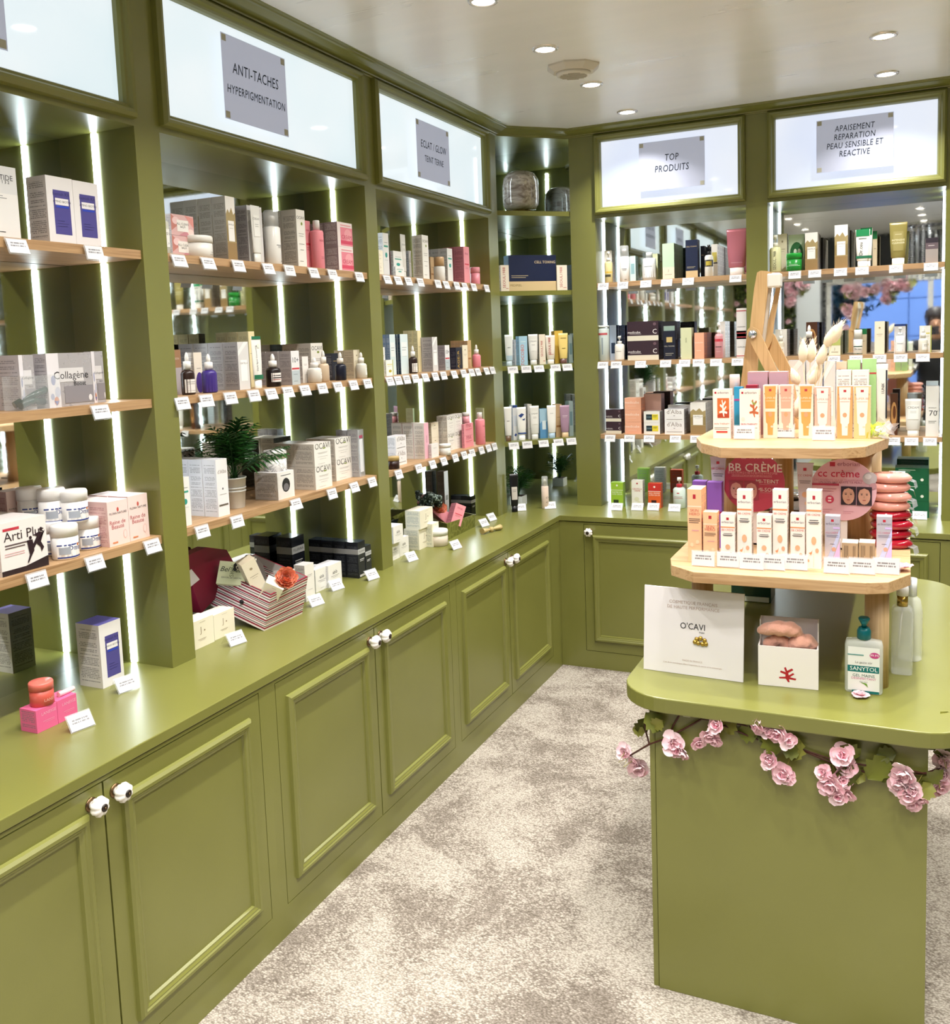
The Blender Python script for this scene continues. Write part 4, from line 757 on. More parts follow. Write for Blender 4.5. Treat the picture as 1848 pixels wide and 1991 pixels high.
# ------ tables: kind, look, name, category, label, group, x, y, z, turn, width, depth, height (+ copies, step, direction, label of the copies)
ITEMS = [["box","peptide","carton","box","tall grey and white shampoo box, dark lettering on top shelf of supplement bay","box set on top shelf of supplement bay",-0.3145,-2.6114,1.79,90,0.0935,0.0542,0.1515],
["box","biotin","carton","box","white box with violet front label on top shelf of supplement bay, first from left","box set on top shelf of supplement bay",-0.3182,-2.452,1.79,90,0.0735,0.0615,0.1491],
["box","biotin","carton","box","white box with violet front label on top shelf of supplement bay, second from left","box set on top shelf of supplement bay",-0.3207,-2.3757,1.79,90,0.0739,0.0625,0.1487],
["box","collagen","carton","box","silver supplement box, half hidden on middle shelf of supplement bay","box set on middle shelf of supplement bay",-0.336,-2.5689,1.42,90,0.0379,0.0712,0.121],
["box","collagen","carton","box","silver supplement box with molecule print, lettered Collagène on middle shelf of supplement bay","box set on middle shelf of supplement bay",-0.3083,-2.464,1.42,90,0.1264,0.0418,0.1224],
["box","collagen","carton","box","silver supplement box peeping out behind on middle shelf of supplement bay","box set on middle shelf of supplement bay",-0.3299,-2.3533,1.42,90,0.0359,0.023,0.1241],
["box","arti","carton","box","white box with two running silhouettes on lowest shelf of supplement bay","box set on lowest shelf of supplement bay",-0.3089,-2.6263,1.07,90,0.1187,0.0489,0.1147,4,0.0507,-1,0,"white box with two running silhouettes, NTH in its row, lowest shelf of supplement bay"],
["jar","omega","capsule_pot","jar","white capsule pot, front one below on lowest shelf of supplement bay","jar set on lowest shelf of supplement bay",-0.305,-2.5022,1.07,90,0.0614,0.0614,0.0794],
["jar","omega","capsule_pot","jar","white capsule pot, right one below on lowest shelf of supplement bay","jar set on lowest shelf of supplement bay",-0.335,-2.4095,1.07,90,0.0581,0.0581,0.0774],
["jar","omega","capsule_pot","jar","white capsule pot, hidden one below on lowest shelf of supplement bay","jar set on lowest shelf of supplement bay",-0.372,-2.4783,1.07,90,0.0592,0.0592,0.08],
["jar","omega","capsule_pot","jar","white capsule pot stacked above, right one on lowest shelf of supplement bay","jar set on lowest shelf of supplement bay",-0.332,-2.4434,1.144,90,0.0618,0.0618,0.0756],
["jar","omega","capsule_pot","jar","white capsule pot stacked above, middle one on lowest shelf of supplement bay","jar set on lowest shelf of supplement bay",-0.375,-2.4705,1.144,90,0.0628,0.0628,0.0822],
["jar","omega","capsule_pot","jar","white capsule pot stacked above, left one on lowest shelf of supplement bay","jar set on lowest shelf of supplement bay",-0.425,-2.4894,1.144,90,0.0582,0.0582,0.086],
["box","rose","carton","box","left blush pink powder box on lowest shelf of supplement bay","box set on lowest shelf of supplement bay",-0.3211,-2.3548,1.07,90,0.0652,0.0674,0.1102,2,0.0692,-1,0,"left blush pink powder box, NTH in its row, lowest shelf of supplement bay"],
["box","rose","carton","box","right blush pink powder box on lowest shelf of supplement bay","box set on lowest shelf of supplement bay",-0.3219,-2.2868,1.07,90,0.0653,0.0649,0.1126,2,0.0667,-1,0,"right blush pink powder box, NTH in its row, lowest shelf of supplement bay"],
["box","rose","carton","box","blush pink powder box behind the pots on lowest shelf of supplement bay","box set on lowest shelf of supplement bay",-0.4779,-2.4998,1.07,90,0.0563,0.0451,0.1524],
["box","biotin","carton","box","white box with violet label and violet top on worktop of supplement bay","box set on worktop of supplement bay",-0.3612,-2.3755,0.7185,90,0.0689,0.0775,0.1591],
["box","pink","carton","box","small hot pink cream box with coral jar on worktop of supplement bay","box set on worktop of supplement bay",-0.2762,-2.6333,0.7185,90,0.0549,0.0505,0.0506],
["box","pink","carton","box","small hot pink cream box on worktop of supplement bay","box set on worktop of supplement bay",-0.2772,-2.5778,0.7185,90,0.0533,0.0511,0.0512],
["bottle","clearwhite","bottle","bottle","clear bottle with white label on top shelf of anti-taches bay","bottle set on top shelf of anti-taches bay",-0.29,-2.1276,1.79,90,0.0259,0.0259,0.1048],
["box","floral","carton","box","lower pink floral balm box on top shelf of anti-taches bay","box set on top shelf of anti-taches bay",-0.3198,-2.0345,1.79,90,0.0861,0.0188,0.0551],
["box","floral","carton","box","upper pink floral balm box on top shelf of anti-taches bay","box set on top shelf of anti-taches bay",-0.3198,-2.0345,1.8457,90,0.0861,0.0188,0.0551],
["jar","balmjar","jar","jar","low white balm jar on top shelf of anti-taches bay","jar set on top shelf of anti-taches bay",-0.315,-1.9773,1.79,90,0.0853,0.0853,0.0595],
["box","centella","carton","box","tall box with mountain print on top shelf of anti-taches bay","box set on top shelf of anti-taches bay",-0.312,-1.8619,1.79,90,0.0395,0.0492,0.1789,4,0.051,-1,0,"tall box with mountain print, NTH in its row, top shelf of anti-taches bay"],
["box","greypack","carton","box","grey tube box on top shelf of anti-taches bay","box set on top shelf of anti-taches bay",-0.3209,-1.737,1.79,90,0.0696,0.041,0.1673,3,0.0428,-1,0,"grey tube box, NTH in its row, top shelf of anti-taches bay"],
["tube","whitetube","tube","tube","translucent white tube on top shelf of anti-taches bay","tube set on top shelf of anti-taches bay",-0.285,-1.7542,1.79,90,0.0428,0.0171,0.1657],
["foam","whitefoam","bottle","bottle","white foam bottle with clear cap on top shelf of anti-taches bay","bottle set on top shelf of anti-taches bay",-0.3,-1.659,1.79,90,0.0519,0.0519,0.1627],
["box","oowi","carton","box","tall white box with green motif on top shelf of anti-taches bay","box set on top shelf of anti-taches bay",-0.3158,-1.5232,1.79,90,0.0466,0.0568,0.1796,3,0.0586,-1,0,"tall white box with green motif, NTH in its row, top shelf of anti-taches bay"],
["box","pinkbox","carton","box","pink toner box on top shelf of anti-taches bay","box set on top shelf of anti-taches bay",-0.3322,-1.4395,1.79,90,0.0312,0.0236,0.1569],
["bottle","pinkbottle","bottle","bottle","pink bottle with white cap on top shelf of anti-taches bay","bottle set on top shelf of anti-taches bay",-0.3,-1.4186,1.79,90,0.0444,0.0444,0.1578],
["box","pinkwhite","carton","box","lower pink and white cream box on top shelf of anti-taches bay","box set on top shelf of anti-taches bay",-0.314,-1.2672,1.79,90,0.0932,0.0533,0.0822,2,0.0551,-1,0,"lower pink and white cream box, NTH in its row, top shelf of anti-taches bay"],
["box","pinkwhite","carton","box","upper pink and white cream box on top shelf of anti-taches bay","box set on top shelf of anti-taches bay",-0.314,-1.2672,1.8728,90,0.0932,0.0533,0.0822,2,0.0551,-1,0,"upper pink and white cream box, NTH in its row, top shelf of anti-taches bay"],
["box","whitegreen","carton","box","narrow white box with teal print on middle shelf of anti-taches bay","box set on middle shelf of anti-taches bay",-0.2861,-2.1454,1.42,90,0.0199,0.0115,0.1125],
["box","brownwhite","carton","box","brown and white carton on middle shelf of anti-taches bay","box set on middle shelf of anti-taches bay",-0.35,-2.0582,1.42,90,0.0309,0.0192,0.1218],
["dropper","brownserum","bottle","bottle","brown dropper bottle, white label on middle shelf of anti-taches bay","bottle set on middle shelf of anti-taches bay",-0.295,-2.071,1.42,90,0.0363,0.0363,0.1141],
["box","creampurple","carton","box","cream box with purple arc on middle shelf of anti-taches bay","box set on middle shelf of anti-taches bay",-0.347,-1.9822,1.42,90,0.0327,0.0232,0.1128],
["dropper","purpleserum","bottle","bottle","violet and lilac dropper bottle on middle shelf of anti-taches bay","bottle set on middle shelf of anti-taches bay",-0.295,-1.9861,1.42,90,0.0416,0.0416,0.1077],
["box","greypack","carton","box","clear grey serum pack on middle shelf of anti-taches bay","box set on middle shelf of anti-taches bay",-0.3142,-1.8438,1.42,90,0.0481,0.0536,0.1384,4,0.0554,-1,0,"clear grey serum pack, NTH in its row, middle shelf of anti-taches bay"],
["box","creamyellow","carton","box","pale yellow carton rising behind on middle shelf of anti-taches bay","box set on middle shelf of anti-taches bay",-0.3807,-1.71,1.42,90,0.0291,0.0406,0.1706,3,0.0424,-1,0,"pale yellow carton rising behind, NTH in its row, middle shelf of anti-taches bay"],
["tube","greentube","tube","tube","white tube with dark green bands on middle shelf of anti-taches bay","tube set on middle shelf of anti-taches bay",-0.282,-1.7898,1.42,90,0.0444,0.0178,0.1535],
["dropper","blackserum","bottle","bottle","black dropper bottle, white label on middle shelf of anti-taches bay","bottle set on middle shelf of anti-taches bay",-0.295,-1.6983,1.42,90,0.0458,0.0458,0.1],
["box","tenplus","carton","box","grey and white box with red stripe on middle shelf of anti-taches bay","box set on middle shelf of anti-taches bay",-0.3107,-1.5927,1.42,90,0.043,0.0466,0.1066,3,0.0484,-1,0,"grey and white box with red stripe, NTH in its row, middle shelf of anti-taches bay"],
["box","oowi","carton","box","white carton in back row on middle shelf of anti-taches bay","box set on middle shelf of anti-taches bay",-0.4047,-1.3436,1.42,90,0.0703,0.0586,0.1297,2,0.0604,-1,0,"white carton in back row, NTH in its row, middle shelf of anti-taches bay"],
["box","plainwhite","carton","box","small white carton on middle shelf of anti-taches bay","box set on middle shelf of anti-taches bay",-0.336,-1.4789,1.42,90,0.0339,0.0112,0.0866],
["dropjar","frost","bottle","bottle","frosted squat dropper jar on middle shelf of anti-taches bay","bottle set on middle shelf of anti-taches bay",-0.305,-1.4652,1.42,90,0.046,0.046,0.0789],
["dropper","goldserum","bottle","bottle","beige dropper bottle, gold collar on middle shelf of anti-taches bay","bottle set on middle shelf of anti-taches bay",-0.3,-1.4189,1.42,90,0.0366,0.0366,0.1046],
["box","blackbox","carton","box","black carton on middle shelf of anti-taches bay","box set on middle shelf of anti-taches bay",-0.357,-1.287,1.42,90,0.0379,0.0332,0.092],
["dropper","blackgold","bottle","bottle","black bottle with gold lettering on middle shelf of anti-taches bay","bottle set on middle shelf of anti-taches bay",-0.295,-1.3253,1.42,90,0.0393,0.0393,0.0953],
["box","creambox","carton","box","beige carton on middle shelf of anti-taches bay","box set on middle shelf of anti-taches bay",-0.3355,-1.1862,1.42,90,0.0404,0.0401,0.1014,2,0.0419,-1,0,"beige carton, NTH in its row, middle shelf of anti-taches bay"],
["dropper","frostserum","bottle","bottle","small frosted dropper bottle on middle shelf of anti-taches bay","bottle set on middle shelf of anti-taches bay",-0.295,-1.1909,1.42,90,0.039,0.039,0.092],
["box","whitegreen","carton","box","narrow white carton with teal star on lowest shelf of anti-taches bay","box set on lowest shelf of anti-taches bay",-0.2941,-2.1208,1.07,90,0.0386,0.0134,0.1322],
["box","dalba","carton","box","tall white carton with grey icons on lowest shelf of anti-taches bay","box set on lowest shelf of anti-taches bay",-0.3119,-1.969,1.07,90,0.0474,0.049,0.1616,3,0.0508,-1,0,"tall white carton with grey icons, NTH in its row, lowest shelf of anti-taches bay"],
["box","whiteblack","carton","box","white box with black oval print on lowest shelf of anti-taches bay","box set on lowest shelf of anti-taches bay",-0.3342,-1.6726,1.07,90,0.0843,0.0876,0.0845],
["jar","marble","jar","jar","marble-look round jar standing on white box on lowest shelf of anti-taches bay","jar set on lowest shelf of anti-taches bay",-0.335,-1.6613,1.1435,90,0.0722,0.0722,0.0759],
["box","oowi","carton","box","lower white cube carton on lowest shelf of anti-taches bay","box set on lowest shelf of anti-taches bay",-0.3288,-1.4702,1.07,90,0.0955,0.0829,0.0751,2,0.0847,-1,0,"lower white cube carton, NTH in its row, lowest shelf of anti-taches bay"],
["box","oowi","carton","box","upper white cube carton on lowest shelf of anti-taches bay","box set on lowest shelf of anti-taches bay",-0.3288,-1.4702,1.1457,90,0.0955,0.0829,0.0751,2,0.0847,-1,0,"upper white cube carton, NTH in its row, lowest shelf of anti-taches bay"],
["box","oowi","carton","box","lower white cube carton, right pair, on lowest shelf of anti-taches bay","box set on lowest shelf of anti-taches bay",-0.3599,-1.2804,1.07,90,0.1018,0.0589,0.073,2,0.0607,-1,0,"lower white cube carton, right pair,, NTH in its row, lowest shelf of anti-taches bay"],
["box","oowi","carton","box","upper white cube carton, right pair, on lowest shelf of anti-taches bay","box set on lowest shelf of anti-taches bay",-0.3599,-1.2804,1.1436,90,0.1018,0.0589,0.073,2,0.0607,-1,0,"upper white cube carton, right pair,, NTH in its row, lowest shelf of anti-taches bay"],
["box","silverpack","carton","box","silver carton in clear wrap on lowest shelf of anti-taches bay","box set on lowest shelf of anti-taches bay",-0.3226,-1.2098,1.07,90,0.0374,0.0445,0.1685,2,0.0463,-1,0,"silver carton in clear wrap, NTH in its row, lowest shelf of anti-taches bay"],
["box","cream","carton","box","cream box with brown emblem, left one on worktop of anti-taches bay","box set on worktop of anti-taches bay",-0.3321,-2.0707,0.7185,90,0.0931,0.0542,0.0789],
["box","cream","carton","box","cream box with brown emblem, right one on worktop of anti-taches bay","box set on worktop of anti-taches bay",-0.3368,-1.9736,0.7185,90,0.0884,0.0542,0.0727],
["box","blackband","carton","box","black carton with silver band, right block on worktop of anti-taches bay","box set on worktop of anti-taches bay",-0.3085,-1.2683,0.7185,90,0.0475,0.0505,0.1287,4,0.0523,-1,0,"black carton with silver band, right block, NTH in its row, worktop of anti-taches bay"],
["box","blackband","carton","box","black carton with silver band, end one on worktop of anti-taches bay","box set on worktop of anti-taches bay",-0.3015,-1.2276,0.7185,90,0.038,0.0401,0.106],
["box","blackband","carton","box","black carton with silver band, left block on worktop of anti-taches bay","box set on worktop of anti-taches bay",-0.4724,-1.4253,0.7185,90,0.0717,0.0641,0.1717],
["tube","whitetube","tube","tube","slim white tube on worktop of anti-taches bay","tube set on worktop of anti-taches bay",-0.3172,-1.1611,0.7185,90,0.0275,0.0165,0.0953],
["box","plainwhite","carton","box","tall white carton on worktop of anti-taches bay","box set on worktop of anti-taches bay",-0.3092,-1.5788,0.7185,90,0.0511,0.0414,0.1196],
["box","whiteprint","carton","box","white cube box, left one on worktop of anti-taches bay","box set on worktop of anti-taches bay",-0.3497,-1.4622,0.7185,90,0.0756,0.0542,0.0767],
["box","whiteprint","carton","box","white cube box, right one on worktop of anti-taches bay","box set on worktop of anti-taches bay",-0.3409,-1.3956,0.7185,90,0.082,0.0542,0.0762],
["box","cream","carton","box","lower small cream carton on top shelf of eclat bay","box set on top shelf of eclat bay",-0.2815,-1.0584,1.79,90,0.043,0.0121,0.0434],
["box","cream","carton","box","upper small cream carton on top shelf of eclat bay","box set on top shelf of eclat bay",-0.2815,-1.0584,1.834,90,0.043,0.0121,0.0434],
["box","whitegreen","carton","box","tall white carton with teal print on top shelf of eclat bay","box set on top shelf of eclat bay",-0.3368,-0.9351,1.79,90,0.0414,0.0328,0.1623],
["box","whitegreen","carton","box","white carton with teal dot on top shelf of eclat bay","box set on top shelf of eclat bay",-0.3168,-0.8642,1.79,90,0.0711,0.0127,0.0994],
["box","whitegreen","carton","box","small white carton with teal dot on top shelf of eclat bay","box set on top shelf of eclat bay",-0.284,-0.9108,1.79,90,0.0662,0.0112,0.036],
["tube","whitetube","tube","tube","silvery white tube on top shelf of eclat bay","tube set on top shelf of eclat bay",-0.33,-0.7864,1.79,90,0.0411,0.0164,0.1711],
["box","greypack","carton","box","grey carton on top shelf of eclat bay","box set on top shelf of eclat bay",-0.4061,-0.6047,1.79,90,0.0212,0.0113,0.1268],
["box","oowi","carton","box","tall white carton with green motif on top shelf of eclat bay","box set on top shelf of eclat bay",-0.3103,-0.6797,1.79,90,0.0521,0.0458,0.1741],
["box","tan","carton","box","tan carton on top shelf of eclat bay","box set on top shelf of eclat bay",-0.366,-0.4834,1.79,90,0.0323,0.0112,0.1067],
["stick","tanstick","balm_stick","stick","white stick with tan cap on top shelf of eclat bay","stick set on top shelf of eclat bay",-0.31,-0.5192,1.79,90,0.0479,0.0479,0.1003],
["box","whitegreen","carton","box","white carton with teal dots in row on top shelf of eclat bay","box set on top shelf of eclat bay",-0.3284,-0.415,1.79,90,0.0488,0.036,0.1437,3,0.0378,-1,0,"white carton with teal dots, NTH in its row, top shelf of eclat bay"],
["box","pinkbox","carton","box","rose pink carton on top shelf of eclat bay","box set on top shelf of eclat bay",-0.312,-0.2963,1.79,90,0.0572,0.0491,0.1583,2,0.0509,-1,0,"rose pink carton, NTH in its row, top shelf of eclat bay"],
["jar","pinkjar","jar","jar","pink lidded pot on top shelf of eclat bay","jar set on top shelf of eclat bay",-0.31,-0.1636,1.79,90,0.0451,0.0451,0.0782],
["box","plainwhite","carton","box","slim white carton on middle shelf of eclat bay","box set on middle shelf of eclat bay",-0.2916,-1.0515,1.42,90,0.0253,0.0123,0.1067],
["box","lemonbox","carton","box","small white carton with yellow dot on middle shelf of eclat bay","box set on middle shelf of eclat bay",-0.283,-1.0218,1.42,90,0.0523,0.0112,0.059],
["box","bluebox","carton","box","pale blue carton, left one on middle shelf of eclat bay","box set on middle shelf of eclat bay",-0.3179,-0.9357,1.42,90,0.0424,0.0149,0.1536,2,0.0167,-1,0,"pale blue carton, left one, NTH in its row, middle shelf of eclat bay"],
["box","bluebox","carton","box","pale blue carton, right one on middle shelf of eclat bay","box set on middle shelf of eclat bay",-0.306,-0.8651,1.42,90,0.0604,0.0112,0.1537,3,0.013,-1,0,"pale blue carton, right one, NTH in its row, middle shelf of eclat bay"],
["dropper","brownserum","bottle","bottle","brown dropper bottle with white label on middle shelf of eclat bay","bottle set on middle shelf of eclat bay",-0.29,-0.8173,1.42,90,0.0332,0.0332,0.1084],
["box","creamyellow","carton","box","pale yellow carton on middle shelf of eclat bay","box set on middle shelf of eclat bay",-0.3507,-0.6644,1.42,90,0.0303,0.0207,0.1692,3,0.0225,-1,0,"pale yellow carton, NTH in its row, middle shelf of eclat bay"],
["box","greypack","carton","box","clear-wrapped grey serum box on middle shelf of eclat bay","box set on middle shelf of eclat bay",-0.3119,-0.6318,1.42,90,0.0452,0.049,0.14,3,0.0508,-1,0,"clear-wrapped grey serum box, NTH in its row, middle shelf of eclat bay"],
["box","tenplus","carton","box","grey carton with red stripe on middle shelf of eclat bay","box set on middle shelf of eclat bay",-0.3039,-0.5209,1.42,90,0.0428,0.033,0.1048,2,0.0348,-1,0,"grey carton with red stripe, NTH in its row, middle shelf of eclat bay"],
["box","blackgoldbox","carton","box","black carton with gold lettering on middle shelf of eclat bay","box set on middle shelf of eclat bay",-0.3018,-0.409,1.42,90,0.0604,0.0287,0.093],
["box","creambox","carton","box","cream carton on middle shelf of eclat bay","box set on middle shelf of eclat bay",-0.301,-0.3303,1.42,90,0.0518,0.0112,0.1016],
["box","tan","carton","box","golden tan carton in row on middle shelf of eclat bay","box set on middle shelf of eclat bay",-0.3403,-0.2107,1.42,90,0.0375,0.0198,0.1223,4,0.0216,-1,0,"golden tan carton, NTH in its row, middle shelf of eclat bay"],
["dropper","pinkserum","bottle","bottle","pink dropper bottle with white cap on middle shelf of eclat bay","bottle set on middle shelf of eclat bay",-0.285,-0.236,1.42,90,0.038,0.038,0.102],
["box","oowi","carton","box","pale carton with green motif on middle shelf of eclat bay","box set on middle shelf of eclat bay",-0.3498,-0.0666,1.42,90,0.0574,0.0387,0.1501,3,0.0405,-1,0,"pale carton with green motif, NTH in its row, middle shelf of eclat bay"],
["jar","darkjar","jar","jar","dark jar with gold lid on lowest shelf of eclat bay","jar set on lowest shelf of eclat bay",-0.29,-1.0083,1.07,90,0.0489,0.0489,0.0465],
["box","dalba","carton","box","lower white cream box on lowest shelf of eclat bay","box set on lowest shelf of eclat bay",-0.3339,-0.9053,1.07,90,0.0804,0.0471,0.0567],
["box","dalba","carton","box","upper white cream box on lowest shelf of eclat bay","box set on lowest shelf of eclat bay",-0.3339,-0.9053,1.1273,90,0.0804,0.0471,0.0567],
["box","whitepink","carton","box","tall white carton with pink front on lowest shelf of eclat bay","box set on lowest shelf of eclat bay",-0.3248,-0.7129,1.07,90,0.0395,0.0489,0.1452,3,0.0507,-1,0,"tall white carton with pink front, NTH in its row, lowest shelf of eclat bay"],
["box","creambox","carton","box","lower cream carton on lowest shelf of eclat bay","box set on lowest shelf of eclat bay",-0.3686,-0.5212,1.07,90,0.0664,0.0164,0.0643],
["box","creambox","carton","box","upper cream carton on lowest shelf of eclat bay","box set on lowest shelf of eclat bay",-0.3686,-0.5212,1.1349,90,0.0664,0.0164,0.0643],
["box","plainwhite","carton","box","small white carton in front on lowest shelf of eclat bay","box set on lowest shelf of eclat bay",-0.2921,-0.6713,1.07,90,0.0635,0.0134,0.0565],
["jar","glassjar","jar","jar","glass cream jar with white lid on lowest shelf of eclat bay","jar set on lowest shelf of eclat bay",-0.285,-0.5825,1.07,90,0.0501,0.0501,0.0453],
["box","oowi","carton","box","lower white cube carton in left column on lowest shelf of eclat bay","box set on lowest shelf of eclat bay",-0.3374,-0.4381,1.07,90,0.0698,0.024,0.0755,2,0.0258,-1,0,"lower white cube carton in left column, NTH in its row, lowest shelf of eclat bay"],
["box","oowi","carton","box","upper white cube carton in left column on lowest shelf of eclat bay","box set on lowest shelf of eclat bay",-0.3374,-0.4381,1.1461,90,0.0698,0.024,0.0755,2,0.0258,-1,0,"upper white cube carton in left column, NTH in its row, lowest shelf of eclat bay"],
["box","oowi","carton","box","lower white cube carton in right column on lowest shelf of eclat bay","box set on lowest shelf of eclat bay",-0.3419,-0.3627,1.07,90,0.0774,0.0319,0.0757],
["box","oowi","carton","box","upper white cube carton in right column on lowest shelf of eclat bay","box set on lowest shelf of eclat bay",-0.3419,-0.3627,1.1463,90,0.0774,0.0319,0.0757],
["box","pinkbox","carton","box","lower small pink carton on lowest shelf of eclat bay","box set on lowest shelf of eclat bay",-0.3063,-0.3126,1.07,90,0.096,0.0118,0.0524],
["box","pinkbox","carton","box","upper small pink carton on lowest shelf of eclat bay","box set on lowest shelf of eclat bay",-0.3063,-0.3126,1.123,90,0.096,0.0118,0.0524],
["box","pinkbox","carton","box","tall mauve pink carton in row on lowest shelf of eclat bay","box set on lowest shelf of eclat bay",-0.3997,-0.0726,1.07,90,0.0396,0.0287,0.1448,4,0.0305,-1,0,"tall mauve pink carton, NTH in its row, lowest shelf of eclat bay"],
["bottle","pinkbottle","bottle","bottle","pink bottle with tall white cap on lowest shelf of eclat bay","bottle set on lowest shelf of eclat bay",-0.295,-0.2027,1.07,90,0.0455,0.0455,0.1448],
["box","palegreen","carton","box","pale green carton on lowest shelf of eclat bay","box set on lowest shelf of eclat bay",-0.3348,-0.095,1.07,90,0.0462,0.0387,0.1575],
["jar","pinkglass","jar","jar","pink glass jar standing on pink cartons on lowest shelf of eclat bay","jar set on lowest shelf of eclat bay",-0.335,-0.2626,1.172,90,0.036,0.036,0.0479],
["box","whiteprint","carton","box","white cream box, lower left on worktop of eclat bay","box set on worktop of eclat bay",-0.3287,-1.0029,0.7185,90,0.0663,0.0542,0.0668],
["box","whiteprint","carton","box","white cream box, lower right on worktop of eclat bay","box set on worktop of eclat bay",-0.334,-0.923,0.7185,90,0.073,0.0542,0.0701],
["box","whiteprint","carton","box","white cream box laid on lower pair on worktop of eclat bay","box set on worktop of eclat bay",-0.3087,-1.0078,0.789,90,0.0742,0.0542,0.0643],
["box","cream","carton","box","large cream box below on worktop of eclat bay","box set on worktop of eclat bay",-0.3214,-0.7854,0.7185,90,0.1008,0.067,0.0825],
["box","cream","carton","box","large cream box on top of another on worktop of eclat bay","box set on worktop of eclat bay",-0.314,-0.7784,0.8015,90,0.1098,0.0668,0.0739],
["box","cream","carton","box","cream box beside the jar on worktop of eclat bay","box set on worktop of eclat bay",-0.2875,-0.7442,0.7185,90,0.0583,0.0542,0.0945],
["jar","beigejar","jar","jar","beige cream jar with white lid on worktop of eclat bay","jar set on worktop of eclat bay",-0.2553,-0.7285,0.7185,90,0.0771,0.0771,0.0653],
["box","greybrown","carton","box","tall taupe carton with white front on worktop of eclat bay","box set on worktop of eclat bay",-0.4888,-0.2191,0.7185,90,0.0421,0.0367,0.2254],
["box","blackband","carton","box","black carton with silver band on worktop of eclat bay","box set on worktop of eclat bay",-0.4023,-0.132,0.7185,90,0.0451,0.0526,0.0993,2,0.0544,-1,0,"black carton with silver band, NTH in its row, worktop of eclat bay"],
["pump","oil","bottle","bottle","clear pump bottle with yellow band on top shelf of top produits bay","bottle set on top shelf of top produits bay",0.1748,0.3,1.79,0,0.0379,0.0379,0.1468],
["box","plainwhite","carton","box","white carton behind the oil bottle on top shelf of top produits bay","box set on top shelf of top produits bay",0.1588,0.37,1.79,0,0.0375,0.0492,0.1555],
["foam","whitefoam","bottle","bottle","white foamer with clear cap on top shelf of top produits bay","bottle set on top shelf of top produits bay",0.2497,0.31,1.79,0,0.0474,0.0474,0.1683],
["box","aqua","carton","box","slim aqua carton on top shelf of top produits bay","box set on top shelf of top produits bay",0.2835,0.355,1.79,0,0.0275,0.0492,0.12],
["bottle","bluebottle","bottle","bottle","clear toner bottle with blue hills on top shelf of top produits bay","bottle set on top shelf of top produits bay",0.3686,0.31,1.79,0,0.0621,0.0621,0.1286],
["box","palegreen","carton","box","pale green carton on top shelf of top produits bay","box set on top shelf of top produits bay",0.3873,0.37,1.79,0,0.0236,0.0492,0.1243],
["box","mintbeige","carton","box","mint and beige two-tone carton on top shelf of top produits bay","box set on top shelf of top produits bay",0.4623,0.3121,1.79,0,0.054,0.0453,0.1615,4,0.0471,0,1,"mint and beige two-tone carton, NTH in its row, top shelf of top produits bay"],
["box","navygold","carton","box","navy carton with gold foot on top shelf of top produits bay","box set on top shelf of top produits bay",0.5692,0.314,1.79,0,0.0545,0.0492,0.1694],
["box","blackbox","carton","box","black carton on top shelf of top produits bay","box set on top shelf of top produits bay",0.6044,0.3822,1.79,0,0.018,0.0436,0.1446],
["pump","snail","bottle","bottle","clear pump bottle with black label on top shelf of top produits bay","bottle set on top shelf of top produits bay",0.645,0.3,1.79,0,0.0391,0.0391,0.142],
["box","yellowwhite","carton","box","white carton with yellow panel in row on top shelf of top produits bay","box set on top shelf of top produits bay",0.6637,0.36,1.79,0,0.0269,0.0592,0.1458,3,0.061,0,1,"white carton with yellow panel, NTH in its row, top shelf of top produits bay"],
["tube","rosetube","tube","tube","large metallic rose tube on top shelf of top produits bay","tube set on top shelf of top produits bay",0.768,0.305,1.79,0,0.0899,0.036,0.2031],
["cyl","cleartube","bottle","bottle","clear cylinder with red mark on middle shelf of top produits bay","bottle set on middle shelf of top produits bay",0.1435,0.3,1.42,0,0.0538,0.0538,0.1696],
["box","clearblue","carton","box","clear pack with blue insert in row on middle shelf of top produits bay","box set on middle shelf of top produits bay",0.1747,0.3692,1.42,0,0.0326,0.0377,0.1702,4,0.0395,0,1,"clear pack with blue insert, NTH in its row, middle shelf of top produits bay"],
["pump","whitepump","bottle","bottle","small white pump bottle on middle shelf of top produits bay","bottle set on middle shelf of top produits bay",0.221,0.3,1.42,0,0.0454,0.0454,0.1178],
["box","darkbrown","carton","box","lower dark brown box, beige foot on middle shelf of top produits bay","box set on middle shelf of top produits bay",0.3366,0.334,1.42,0,0.1487,0.0892,0.0904],
["box","darkbrown","carton","box","upper dark brown box, beige foot on middle shelf of top produits bay","box set on middle shelf of top produits bay",0.3366,0.334,1.511,0,0.1487,0.0892,0.0904],
["box","blackgoldsq","carton","box","black carton with gold square on middle shelf of top produits bay","box set on middle shelf of top produits bay",0.4615,0.319,1.42,0,0.0545,0.0592,0.1324],
["box","blackwin","carton","box","black window box atop gold-square carton on middle shelf of top produits bay","box set on middle shelf of top produits bay",0.4609,0.322,1.5105,0,0.0712,0.0592,0.0857],
["box","palegreen","carton","box","pale green carton on middle shelf of top produits bay","box set on middle shelf of top produits bay",0.5396,0.3119,1.42,0,0.0501,0.045,0.1435],
["box","peach","carton","box","peach carton in row on middle shelf of top produits bay","box set on middle shelf of top produits bay",0.599,0.3189,1.42,0,0.0436,0.0589,0.1187,3,0.0607,0,1,"peach carton, NTH in its row, middle shelf of top produits bay"],
["pump","pinkpump","bottle","bottle","pink pump bottle on middle shelf of top produits bay","bottle set on middle shelf of top produits bay",0.6859,0.3,1.42,0,0.0378,0.0378,0.1615],
